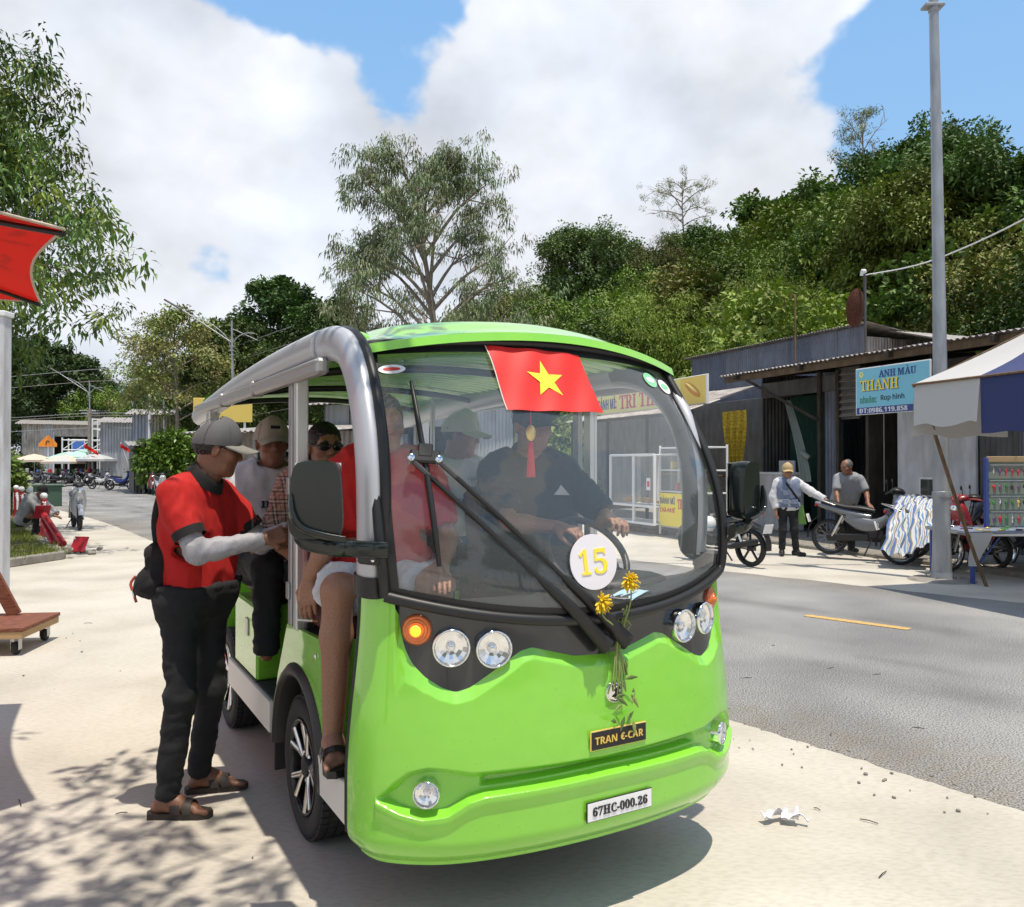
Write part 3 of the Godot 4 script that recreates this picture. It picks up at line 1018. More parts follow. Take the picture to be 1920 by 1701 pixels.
	# ---- pillars that bend into the roof rails
	for s in [-1.0, 1.0]:
		mb = MB.new()
		var P := smooth_path([V(s * 0.735, 1.175, -0.295), V(s * 0.738, 1.35, -0.285), V(s * 0.738, 1.55, -0.300), V(s * 0.734, 1.72, -0.360), V(s * 0.728, 1.86, -0.455), V(s * 0.724, 1.955, -0.57), V(s * 0.722, 1.998, -0.72), V(s * 0.722, 2.008, -0.86)], 30)
		if s > 0.0:
			for i in P.size(): P[i] = V(P[i].x * 0.955, P[i].y - 0.035 * smoothstep(1.7, 2.0, P[i].y), P[i].z - 0.06)
		mb.tube(P, 0.067, 16, true, 0.60, Vector3(0, 0, 1))
		var fp := part("front_pillar", mb, M.silver_paint, o)
		mb = MB.new()
		for i in P.size(): P[i] += V(-s * 0.032, 0, 0.012)
		mb.tube(P, 0.068 if s < 0.0 else 0.042, 12, true, 0.45, Vector3(0, 0, 1))
		part("inner_trim", mb, M.black_trim, fp)
		mb = MB.new()
		mb.tube(PackedVector3Array([V(s * 0.735, 1.118, -0.30), V(s * 0.735, 1.15, -0.297), V(s * 0.735, 1.183, -0.295)]), 0.078, 16, true, 0.62, Vector3(0, 0, 1))
		part("pillar_band", mb, M.black_trim, o)
		mb = MB.new()
		P = PackedVector3Array()
		for i in 26: P.append(V(s * (0.722 + 0.004 * sin(i * 0.2)) * (1.0 if s < 0 else 0.955), (2.008 if s < 0 else 1.973) - 0.0002 * i * i, -0.865 - i * 0.1235))
		mb.tube(P, 0.066, 14, true, 0.85, Vector3.UP)
		part("roof_rail", mb, M.silver_paint, o)
		# gutter profile below the rail, in three lengths with clamps
		var g := Node3D.new()
		g.name = "gutter"
		o.add_child(g, true)
		for seg in [[-0.735, -1.86], [-1.87, -2.72], [-2.73, -3.72]]:
			mb = MB.new()
			mb.box(V(s * 0.765, 1.914, (seg[0] + seg[1]) * 0.5), V(0.052, 0.062, absf(seg[1] - seg[0])), 0.012)
			mb.box(V(s * 0.792, 1.93, (seg[0] + seg[1]) * 0.5), V(0.006, 0.012, absf(seg[1] - seg[0]) - 0.01), 0.002)
			part("channel", mb, M.aluminium_dull, g)
		for z in [-1.865, -2.725]:
			mb = MB.new()
			mb.box(V(s * 0.765, 1.914, z), V(0.066, 0.078, 0.03), 0.01)
			part("clamp", mb, M.black_trim if false else M.aluminium_dull, g)
	# ---- roof
	mb = MB.new()
	rows = []
	for i in 61:
		var f := i / 60.0
		var row := PackedVector3Array()
		for j in 61:
			var s := -1.0 + 2.0 * j / 60.0
			var x := 0.715 * s
			var fz := -0.335 - 0.165 * s * s
			var z := lerpf(fz, -4.02, pow(f, 1.5))
			var fr := clampf((fz - z) / 0.55, 0.0, 1.0)
			var y := 2.016 + 0.075 * (1.0 - s * s)
			y += 0.036 * smoothstep(0.80, 0.72, absf(s)) * smoothstep(0.10, 0.45, fr) * (1.0 - smoothstep(-3.7, -3.95, z))
			y -= 0.055 * pow(1.0 - fr, 2.2)
			y -= 0.05 * smoothstep(-3.6, -4.02, z)
			row.append(V(x, y, z))
		rows.append(row)
	mb.grid(rows)
	var fl := PackedVector3Array()
	for p in rows[0]: fl.append(p + V(0, -0.032, 0.012))
	mb.grid([fl, rows[0]])
	var roof := part("roof", mb, M.green_paint, o)
	for s in [-1.0, 1.0]:
		for z in [-0.95, -1.9, -2.9]:
			mb = MB.new()
			mb.ball(V(s * 0.60, 2.04, z), V(0.10, 0.045, 0.16), 14)
			part("roof_plug", mb, M.green_paint, roof)
	mb = MB.new()   # ribbed ceiling
	rows = []
	for i in 289:
		var z := -0.56 - 3.42 * i / 288.0
		var rib := absf(fmod(i / 8.0, 1.0) - 0.5) * 2.0
		var row := PackedVector3Array()
		for j in 17:
			var s := -1.0 + 2.0 * j / 16.0
			row.append(V(0.70 * s, 1.985 + 0.055 * (1.0 - s * s) - 0.020 * smoothstep(0.35, 0.65, rib), z))
		rows.append(row)
	mb.grid(rows)
	part("ceiling", mb, M.green_paint, roof)
	mb = MB.new()
	for z in [-1.22, -2.35, -3.34]:
		mb.tube(smooth_path([V(-0.72, 1.93, z), V(-0.4, 1.968, z), V(0, 1.985, z), V(0.4, 1.968, z), V(0.72, 1.93, z)], 16), 0.018, 8)
	part("roof_bow", mb, M.black_trim, roof)
	# ---- side posts
	for s in [-1.0, 1.0]:
		for q in [[-1.155, 0.052, 0.052, 0.85], [-1.275, 0.035, 0.05, 0.85], [-3.30, 0.06, 0.07, 0.5], [-3.42, 0.04, 0.06, 0.5]]:
			mb = MB.new()
			mb.box(V(s * 0.735, (1.90 + q[3]) * 0.5, q[0]), V(q[1], 1.90 - q[3], q[2]), 0.006)
			mb.box(V(s * (0.735 + q[1] * 0.5), (1.90 + q[3]) * 0.5, q[0] + 0.008), V(0.004, 1.90 - q[3] - 0.01, 0.006))
			mb.box(V(s * 0.735 + 0.008, (1.90 + q[3]) * 0.5, q[0] + q[2] * 0.5), V(0.006, 1.90 - q[3] - 0.01, 0.004))
			var po := part("side_post", mb, M.aluminium if q[1] > 0.04 else M.aluminium_dull, o)
			if q[0] < -1.2 and q[0] > -2.0:
				for y in [1.0, 1.45]:
					mb = MB.new()
					mb.box(V(s * 0.757, y, q[0]), V(0.012, 0.075, 0.045), 0.004)
					part("belt_anchor", mb, M.aluminium_dull, po)
	for x in [-0.40, 0.42]:
		for z in [-1.34, -2.42]:
			mb = MB.new()
			mb.tube(PackedVector3Array([V(x, 0.83, z), V(x, 1.95, z)]), 0.016, 8)
			part("grab_pole", mb, M.steel, o)
	# ---- floor, sills and steps
	mb = MB.new()
	mb.box(V(0, 0.395, -2.05), V(1.38, 0.09, 3.75), 0.01)
	mb.box(V(0, 0.28, -2.0), V(0.9, 0.14, 3.2), 0.02)
	part("chassis", mb, M.underbody, o)
	for s in [-1.0, 1.0]:
		for q in [[-0.405, -0.775], [-1.56, -2.56], [-3.2, -3.9]]:
			mb = MB.new()
			var L := absf(q[1] - q[0])
			mb.box(V(s * 0.7605, 0.382, (q[0] + q[1]) * 0.5), V(0.022, 0.145, L), 0.004)
			var si := part("sill", mb, M.sill_white, o)
			mb = MB.new()
			mb.box(V(s * 0.69, 0.452, (q[0] + q[1]) * 0.5), V(0.13, 0.012, L - 0.006), 0.003)
			for k in int(L / 0.03): mb.box(V(s * 0.69, 0.4595, maxf(q[0], q[1]) - 0.02 - k * 0.03), V(0.115, 0.004, 0.009))
			part("step_tread", mb, M.tread_plate, si)
	# ---- seat boxes with wheel arches
	for s in [-1.0, 1.0]:
		var out := V(s * 0.752, 0, 0)
		var X := Transform3D(Basis(V(0, 0, 1), V(0, 1, 0), V(-1, 0, 0)), out)   # polygon x -> z, y -> y
		var poly := PackedVector2Array([Vector2(-0.775, 0.455), Vector2(-0.775, 0.875), Vector2(-1.31, 0.852), Vector2(-1.475, 0.60), Vector2(-1.53, 0.47)])
		for i in 15:
			var a := lerpf(PI * 0.87, PI * 0.14, i / 14.0)
			poly.append(Vector2(-1.125 + cos(a) * 0.365, 0.31 + sin(a) * 0.365))
		mb = MB.new()
		mb.prism(poly, 0.02 * s, X)
		var pn := part("seat_box_panel", mb, M.green_paint, o)
		mb = MB.new()
		mb.ball(V(s * 0.755, 0.80, -0.86), V(0.006, 0.012, 0.012), 8)
		part("panel_latch", mb, M.chrome, pn)
		mb = MB.new()   # fender flare
		rows = []
		for i in 25:
			var a := lerpf(PI * 1.02, PI * 0.0, i / 24.0)
			var row := PackedVector3Array()
			for q in [[0.335, -0.10], [0.345, 0.006], [0.365, 0.022], [0.385, 0.020], [0.405, 0.002]]:
				row.append(V(s * (0.752 + q[1]), 0.31 + sin(a) * q[0], -1.125 + cos(a) * q[0]))
			rows.append(row)
		mb.grid(rows)
		part("fender_flare", mb, M.black_trim, o)
		mb = MB.new()
		mb.box(V(s * 0.66, 0.665, -1.04 + 0.26), V(0.175, 0.41, 0.02), 0.006)
		mb.box(V(s * 0.50, 0.665, -0.79), V(0.16, 0.41, 0.02), 0.006)
		part("seat_box_front", mb, M.green_paint, o)
		mb = MB.new()
		mb.box(V(s * 0.705, 0.30, -1.52), V(0.10, 0.30, 0.012), 0.003)
		part("mud_flap", mb, M.rubber, o)
	mb = MB.new()
	mb.box(V(0, 0.655, -1.05), V(1.40, 0.38, 0.48), 0.01)
	part("front_seat_base", mb, M.underbody, o)
	for q in [[-2.19, 0.54], [-3.22, 0.50]]:
		mb = MB.new()
		mb.box(V(0, 0.645, q[0]), V(1.505, 0.37, q[1]), 0.012)
		var bx := part("bench_box", mb, M.green_paint, o)
		mb = MB.new()
		mb.box(V(0, 0.457, q[0]), V(1.512, 0.014, q[1] + 0.008))
		part("bench_skirt", mb, M.black_trim, bx)
		for s in [-1.0, 1.0]:
			mb = MB.new()
			mb.box(V(s * 0.756, 0.70, q[0] + 0.06), V(0.008, 0.09, 0.06), 0.003)
			part("box_latch", mb, M.aluminium, bx)
	seat(o, -0.43, -1.03, 0.52, 0.845)
	seat(o, 0.36, -1.03, 0.52, 0.845)
	seat(o, -0.36, -2.18, 0.68, 0.83)
	seat(o, 0.36, -2.18, 0.68, 0.83)
	seat(o, 0.0, -3.20, 1.40, 0.83)
	mb = MB.new()   # rear body
	mb.box(V(0, 0.66, -3.80), V(1.50, 0.66, 0.34), 0.06)
	part("rear_body", mb, M.green_paint, o)
	# ---- wheels
	for s in [-1.0, 1.0]:
		wheel(o, V(s * 0.655, 0.288, -1.125), 0.288, 0.175, s)
		wheel(o, V(s * 0.655, 0.288, -2.78), 0.288, 0.175, s)
	mb = MB.new()
	for z in [-1.125, -2.78]: mb.tube(PackedVector3Array([V(-0.6, 0.288, z), V(0.6, 0.288, z)]), 0.045, 10)
	part("axle", mb, M.dark_metal, o)
	# ---- dashboard
	mb = MB.new()
	rows = []
	for i in 9:
		var row := PackedVector3Array()
		for j in 25:
			var s := -1.0 + j / 12.0
			var f: float = [0.0, 0.12, 0.3, 0.5, 0.7, 0.86, 0.95, 1.0, 1.0][i]
			var yy: float = [0.02, 0.03, 0.035, 0.035, 0.03, 0.015, -0.01, -0.05, -0.42][i]
			var fr := ws(s * 0.985, 0.0) + V(0, -0.02, -0.012)
			var bk := V(0.70 * s, 1.035 + 0.045 * exp(-pow((s - 0.45) / 0.3, 2)), -0.49 - 0.02 * cos(s * PI))
			var p := fr.lerp(bk, f)
			p.y += yy * (1.0 if i < 7 else 1.0)
			row.append(p)
		rows.append(row)
	mb.grid(rows)
	var db := part("dashboard", mb, M.dash_black, o)
	mb = MB.new()
	mb.ball(V(0.33, 1.075, -0.33), V(0.20, 0.05, 0.12), 18)
	part("instrument_hood", mb, M.dash_black, db)
	mb = MB.new()
	mb.ball(V(0.30, 1.06, -0.13), V(0.17, 0.014, 0.05), 18)
	part("air_vent", mb, M.black_trim, db)
	var so := Node3D.new()
	so.name = "steering_wheel"
	o.add_child(so, true)
	so.transform = Transform3D(Basis(Vector3.RIGHT, 0.85), V(0.315, 1.165, -0.57))
	mb = MB.new()
	var P2 := PackedVector3Array()
	for i in 37: P2.append(V(cos(TAU * i / 36.0) * 0.185, 0, sin(TAU * i / 36.0) * 0.185))
	mb.tube(P2, 0.015, 8, false)
	part("rim", mb, M.black_trim, so)
	mb = MB.new()
	mb.ball(V(0, -0.02, 0), V(0.065, 0.03, 0.065), 14)
	for a in [0.0, 2.2, -2.2]: mb.bar(V(0, -0.02, 0), V(sin(a) * 0.18, 0, cos(a) * 0.18 * -1.0), 0.03, 0.012)
	part("spokes", mb, M.black_trim, so)
	mb = MB.new()
	mb.tube(PackedVector3Array([V(0, -0.02, 0), V(0, -0.30, 0.0)]), 0.03, 8)
	part("column", mb, M.black_trim, so)
	wiper(o)
	side_mirror(o, -1.0)
	side_mirror(o, 1.0)
	mb = MB.new()   # interior mirror
	mb.box(V(-0.02, 1.84, -0.47), V(0.24, 0.09, 0.02), 0.009)
	mb.tube(PackedVector3Array([V(-0.02, 1.88, -0.47), V(-0.02, 1.96, -0.43)]), 0.01, 6)
	part("interior_mirror", mb, M.black_trim, o)
	# ---- badge, plate, emblem and stickers
	var bX := on_front(0.045, 0.617, 0.004)
	mb = MB.new()
	mb.box(Vector3.ZERO, V(0.240, 0.068, 0.008), 0.004)
	var bd := part("name_badge", mb, M.gold, o, bX)
	mb = MB.new()
	mb.box(V(0, 0, 0.0035), V(0.232, 0.060, 0.004), 0.001)
	part("badge_face", mb, M.ink, bd)
	text("TRAN", 0.092, 0.024, M.gold, bd, Transform3D(Basis.IDENTITY, V(-0.058, 0, 0.0055)))
	text("€-CAR", 0.098, 0.024, M.gold, bd, Transform3D(Basis.IDENTITY, V(0.052, 0, 0.0055)))
	var pX := on_front(0.045, 0.385, 0.006)
	mb = MB.new()
	mb.box(Vector3.ZERO, V(0.278, 0.066, 0.005), 0.001)
	var pl := part("licence_plate", mb, M.ink, o, pX)
	mb = MB.new()
	mb.box(V(0, 0, 0.002), V(0.272, 0.060, 0.004))
	part("plate_face", mb, M.sticker_white, pl)
	text("67HC-000.26", 0.232, 0.030, M.ink, pl, Transform3D(Basis.IDENTITY, V(0, 0, 0.004)), true)
	var eX := on_front(0.035, 0.765, 0.006)
	mb = MB.new()
	mb.lathe([Vector2(0.036, -0.008), Vector2(0.036, 0.004), Vector2(0.032, 0.007), Vector2(0.029, 0.004)], 28, Transform3D(Basis(Vector3.RIGHT, PI / 2), Vector3.ZERO))
	var em := part("emblem", mb, M.chrome, o, eX)
	mb = MB.new()
	mb.lathe([Vector2(0.030, 0.003), Vector2(0.018, 0.0055), Vector2(0.0005, 0.007)], 28, Transform3D(Basis(Vector3.RIGHT, PI / 2), Vector3.ZERO))
	part("emblem_face", mb, M.chrome, em)
	mb = MB.new()
	mb.prism(PackedVector2Array([Vector2(-0.012, -0.014), Vector2(0.004, -0.014), Vector2(0.012, 0.0), Vector2(0.004, 0.014), Vector2(-0.004, 0.010), Vector2(0.002, 0.0)]), 0.003, Transform3D(Basis.IDENTITY, V(0, 0, 0.007)))
	part("emblem_mark", mb, M.ink, em)
	for q in [[-0.885, 0.895, 0.048, 0.020, "sticker_white", "sticker_red"], [0.745, 0.905, 0.045, 0.036, "sticker_green", "sticker_white"], [0.885, 0.885, 0.045, 0.036, "sticker_white", "sticker_green"]]:
		var X := ws_frame(q[0], q[1], 0.0035)
		for k in 2:
			mb = MB.new()
			var pp := PackedVector3Array()
			for i in 24: pp.append(V(cos(TAU * i / 24.0) * q[2] * (1.0 - 0.35 * k), sin(TAU * i / 24.0) * q[3] * (1.0 - 0.6 * k), 0.0012 * k))
			mb.fan(pp, V(0, 0, 1))
			part("sticker", mb, M[q[4] if k == 0 else q[5]], o, X)

# ---------------------------------------------------------------- people
func skin_mat(key: String, c: Color) -> StandardMaterial3D:
	var m := mat(key, c, 0.5, 0.0, {"subsurf_scatter_enabled": true, "subsurf_scatter_strength": 0.06})
	m.uv1_triplanar = true
	m.uv1_scale = Vector3.ONE * 14.0
	m.albedo_texture = M.mottle
	return m
func cloth(key: String, c: Color, rough := 0.85) -> StandardMaterial3D:
	var m := mat(key, c, rough, 0.0, {"rim_enabled": true, "rim": 0.25, "rim_tint": 0.7})
	m.uv1_triplanar = true
	m.uv1_scale = Vector3.ONE * 9.0
	m.albedo_texture = M.weave
	return m
func head_into(mb: MB, ce: Vector3, F: Basis, cell: float) -> void:
	var f := SN.new(ce - Vector3.ONE * 0.185, ce + Vector3.ONE * 0.16, cell)
	f.ell(ce + F * V(0, 0.03, -0.012), V(0.076, 0.092, 0.096), F, 0.01)
	f.ell(ce + F * V(0, -0.035, 0.022), V(0.060, 0.086, 0.070), F, 0.03)
	f.cap(ce + F * V(-0.030, -0.080, 0.036), ce + F * V(0.030, -0.080, 0.036), 0.028, 0.028, 0.025)
	f.cap(ce + F * V(-0.006, -0.098, 0.062), ce + F * V(0.006, -0.098, 0.062), 0.021, 0.021, 0.02)
	f.cap(ce + F * V(-0.034, 0.030, 0.074), ce + F * V(0.034, 0.030, 0.074), 0.015, 0.015, 0.02)
	for s in [-1.0, 1.0]:
		f.ell(ce + F * V(s * 0.042, -0.022, 0.058), V(0.026, 0.024, 0.026), F, 0.02)
		f.ell(ce + F * V(s * 0.032, 0.007, 0.098), V(0.018, 0.012, 0.014), F, 0.01, true)
		f.ell(ce + F * V(s * 0.077, -0.006, -0.008), V(0.011, 0.032, 0.020), F * Basis(Vector3.UP, s * 0.4), 0.006)
	f.cap(ce + F * V(0, 0.016, 0.084), ce + F * V(0, -0.026, 0.101), 0.008, 0.012, 0.012)
	for s in [-1.0, 1.0]: f.cap(ce + F * V(s * 0.011, -0.030, 0.090), ce + F * V(s * 0.008, -0.028, 0.096), 0.008, 0.007, 0.008)
	f.cap(ce + F * V(-0.020, -0.056, 0.079), ce + F * V(0.020, -0.056, 0.079), 0.007, 0.007, 0.008)
	f.cap(ce + F * V(-0.017, -0.068, 0.077), ce + F * V(0.017, -0.068, 0.077), 0.008, 0.008, 0.008)
	f.cap(ce + F * V(0, -0.05, -0.022), ce + F * V(0, -0.15, -0.040), 0.055, 0.056, 0.03)
	f.into(mb)
func face_parts(o: Node3D, ce: Vector3, F: Basis, hair: Material) -> void:
	for s in [-1.0, 1.0]:
		var e := MB.new()
		e.ball(ce + F * V(s * 0.032, 0.007, 0.0765), V(0.0125, 0.0065, 0.0115), 10, F)
		var en := part("eye", e, M.eye_white, o)
		e = MB.new()
		e.ball(ce + F * V(s * 0.031, 0.007, 0.0850), V(0.0052, 0.0052, 0.0045), 8, F)
		part("iris", e, M.hair_black, en)
		e = MB.new()
		e.tube(smooth_path([ce + F * V(s * 0.014, 0.026, 0.091), ce + F * V(s * 0.032, 0.033, 0.089), ce + F * V(s * 0.050, 0.027, 0.077)], 6), PackedFloat32Array([0.003, 0.004, 0.004, 0.004, 0.0035, 0.003, 0.002]), 6)
		part("eyebrow", e, hair, o)
func hair_part(o: Node3D, ce: Vector3, F: Basis, m: Material, cell: float, long := false, bald := false, capped := false) -> void:
	var f := SN.new(ce - Vector3.ONE * (0.26 if long else 0.16), ce + Vector3.ONE * 0.16, cell)
	f.ell(ce + F * V(0, 0.032 - 0.012 * float(capped), -0.018), V(0.084, 0.098 - 0.018 * float(capped), 0.102 - 0.004 * float(capped)), F, 0.01)
	if long:
		f.cap(ce + F * V(0, 0.0, -0.05), ce + F * V(0, -0.15, -0.06), 0.085, 0.06, 0.04)
	f.ell(ce + F * V(0, -0.025, 0.105), V(0.085, 0.085, 0.075), F, 0.02, true)
	for s in [-1.0, 1.0]: f.ell(ce + F * V(s * 0.085, -0.03, 0.02), V(0.03, 0.04, 0.035), F, 0.01, true)
	if not long: f.ell(ce + F * V(0, -0.13, -0.06), V(0.12, 0.075, 0.10), F, 0.02, true)
	if bald: f.ell(ce + F * V(0, 0.15, 0.06), V(0.075, 0.09, 0.11), F, 0.02, true)
	var mb := MB.new()
	f.into(mb, noise(60.0, 2, 3), 0.005)
	part("hair", mb, m, o)
func cap_part(o: Node3D, ce: Vector3, F: Basis, crown: Material, brim: Material) -> MeshInstance3D:
	var mb := MB.new()
	var rows := []
	for i in 13:
		var el := lerpf(-0.12, PI / 2, i / 12.0)
		var row := PackedVector3Array()
		for j in 37:
			var a := TAU * j / 36.0
			var sag := 0.004 * cos(a * 6.0) * cos(el)
			var hgt := 0.112 + 0.012 * cos(a - PI / 2)
			row.append(ce + F * V(cos(a) * (0.091 + sag) * cos(el), 0.028 + sin(el) * hgt - 0.010 * sin(a) * cos(el) * -1.0, sin(a) * (0.110 + sag) * cos(el) - 0.010))
		rows.append(row)
	mb.grid(rows, true)
	var c := part("cap", mb, crown, o)
	mb = MB.new()
	mb.ball(ce + F * V(0, 0.141, -0.008), V(0.009, 0.005, 0.009), 8, F)
	part("button", mb, crown, c)
	mb = MB.new()
	for s in [1.0, -1.0]:
		rows = []
		for i in 7:
			var t := i / 6.0
			var row := PackedVector3Array()
			for j in 17:
				var a := -1.0 + j / 8.0
				var x := a * lerpf(0.084, 0.070, t * t)
				var z := lerpf(0.092 * sqrt(maxf(0.0, 1.0 - a * a * 0.86)) - 0.006, 0.098 + 0.078 * sqrt(maxf(0.0, 1.0 - pow(absf(a), 2.6) * 0.95)), t)
				row.append(ce + F * V(x, 0.036 - 0.020 * t - 0.022 * a * a + 0.0022 * s, z))
			rows.append(row)
		if s < 0: rows.reverse()
		mb.grid(rows)
	part("brim", mb, brim, c)
	mb = MB.new()
	for k in 3:
		var a := PI * k / 3.0 + 0.5236
		var P := PackedVector3Array()
		for i in 17:
			var el := PI * i / 16.0
			var ca := cos(el)
			P.append(ce + F * V(cos(a) * 0.0925 * ca, 0.028 + sin(el) * (0.113 + 0.012 * sin(a) * ca), sin(a) * 0.1115 * ca - 0.010))
		mb.tube(P, 0.0013, 4, false)
	part("seam", mb, crown, c)
	return c
func hand_into(mb: MB, wr: Vector3, dir: Vector3, palm: Vector3, side: float, curl: float, cell := 0.005, sc := 1.0, spread := 0.05) -> void:
	dir = dir.normalized()
	palm = (palm - dir * palm.dot(dir)).normalized()
	var lat := dir.cross(palm) * side   # towards the thumb
	var f := SN.new(wr - Vector3.ONE * 0.21 * sc, wr + Vector3.ONE * 0.21 * sc, cell)
	f.cap(wr - dir * 0.05 * sc, wr + dir * 0.012 * sc, 0.026 * sc, 0.024 * sc, 0.012)
	var L := [0.072, 0.080, 0.074, 0.058]
	for i in 4:
		var off := (1.5 - i) * 0.0212 * sc
		var kn := wr + dir * (0.092 - absf(i - 1.2) * 0.006) * sc + lat * off
		f.cap(wr + dir * 0.015 * sc + lat * off * 0.6, kn, 0.0135 * sc, 0.0115 * sc, 0.014)
		var p := kn
		var a := curl * (0.55 + 0.10 * i)
		var dd := dir.rotated(palm, -side * (1.5 - i) * spread * -1.0)
		for k in 3:
			var ln: float = L[i] * [0.46, 0.31, 0.23][k] * sc
			var q := p + (dd * cos(a) + palm * sin(a)).normalized() * ln
			f.cap(p, q, (0.0088 - 0.0007 * k) * sc, (0.0081 - 0.0007 * k) * sc, 0.003)
			p = q
			a += curl * (0.75 if k == 0 else 0.5)
	var t0 := wr + dir * 0.022 * sc + lat * 0.022 * sc
	var t1 := t0 + (dir * 0.75 + lat * 0.62 + palm * (0.25 + 0.5 * curl)).normalized() * 0.042 * sc
	var t2 := t1 + (dir * 0.95 + lat * (0.30 - 0.5 * curl) + palm * (0.2 + 0.6 * curl)).normalized() * 0.032 * sc
	var t3 := t2 + (dir * 1.0 + lat * (0.1 - 0.6 * curl) + palm * (0.1 + 0.6 * curl)).normalized() * 0.024 * sc
	f.cap(wr + dir * 0.01 * sc + lat * 0.008 * sc, t1, 0.016 * sc, 0.0125 * sc, 0.012)
	f.cap(t1, t2, 0.0115 * sc, 0.010 * sc, 0.004)
	f.cap(t2, t3, 0.010 * sc, 0.008 * sc, 0.003)
	f.into(mb)
func foot_into(mb: MB, an: Vector3, dir: Vector3, cell := 0.006) -> void:   # an is the ankle, the sole lies 0.075 below
	dir = V(dir.x, 0, dir.z).normalized()
	var lat := V(-dir.z, 0, dir.x)
	var f := SN.new(an - V(0.27, 0.10, 0.27), an + V(0.27, 0.13, 0.27), cell)
	f.cap(an + V(0, 0.10, 0), an, 0.040, 0.036, 0.02)
	f.cap(an - dir * 0.035 - V(0, 0.045, 0), an + dir * 0.05 - V(0, 0.025, 0), 0.030, 0.032, 0.03)
	f.cap(an + dir * 0.03 - V(0, 0.03, 0) + lat * 0.01, an + dir * 0.13 - V(0, 0.055, 0) + lat * 0.018, 0.030, 0.020, 0.03)
	f.cap(an + dir * 0.03 - V(0, 0.035, 0) - lat * 0.01, an + dir * 0.12 - V(0, 0.058, 0) - lat * 0.022, 0.028, 0.017, 0.03)
	for i in 5:
		var s := (2.0 - i) * 0.0165
		var b := an + dir * (0.135 - 0.008 * i) - V(0, 0.058, 0) + lat * s
		var e := b + dir * (0.048 - 0.006 * i)
		var r := 0.0125 if i == 0 else 0.0090
		f.cap(b, e + V(0, -0.004, 0), r + 0.001, r, 0.004)
	f.into(mb)
func sandal(o: Node3D, an: Vector3, dir: Vector3, m: Material) -> void:
	dir = V(dir.x, 0, dir.z).normalized()
	var X := Transform3D(Basis(V(-dir.z, 0, dir.x), Vector3.UP, -dir) , an - V(0, 0.070, 0))
	var mb := MB.new()
	var poly := PackedVector2Array()
	for q in [[0.035, 0.07], [0.0, 0.082], [-0.035, 0.07], [-0.037, 0.0], [-0.043, -0.09], [-0.046, -0.14], [-0.030, -0.185], [0.005, -0.205], [0.035, -0.195], [0.047, -0.15], [0.044, -0.08], [0.036, 0.0]]: poly.append(Vector2(q[0], q[1]))
	mb.prism(poly, -0.026, X * Transform3D(Basis(V(1, 0, 0), V(0, 0, 1), V(0, -1, 0)), V(0, -0.028, 0)))
	var s := part("sandal", mb, m, o)
	for q in [[-0.055, 0.052, 0.050, 0.042], [-0.105, 0.052, 0.034, 0.040]]:
		mb = MB.new()
		var rows := []
		for e in [-0.5, -0.45, 0.45, 0.5]:
			var row := PackedVector3Array()
			for i in 13:
				var a := PI * i / 12.0
				var k: float = q[2] + (0.004 if absf(e) < 0.47 else 0.0)
				row.append(X * V(cos(a) * q[1], sin(a) * (k + 0.012) * (1.0 - e * -0.20), q[0] + e * q[3] + 0.01 * sin(a)))
			rows.append(row)
		mb.grid(rows)
		part("strap", mb, m, s)
func shoe(o: Node3D, an: Vector3, dir: Vector3, m: Material) -> void:
	dir = V(dir.x, 0, dir.z).normalized()
	var f := SN.new(an - V(0.26, 0.10, 0.26), an + V(0.26, 0.09, 0.26), 0.012)
	f.cap(an - dir * 0.03 - V(0, 0.025, 0), an + dir * 0.02, 0.045, 0.042, 0.03)
	f.cap(an - dir * 0.04 - V(0, 0.05, 0), an + dir * 0.15 - V(0, 0.052, 0), 0.034, 0.036, 0.04)
	f.plane(an - V(0, 0.078, 0), Vector3.DOWN, an, 0.4)
	var mb := MB.new()
	f.into(mb)
	part("shoe", mb, m, o)

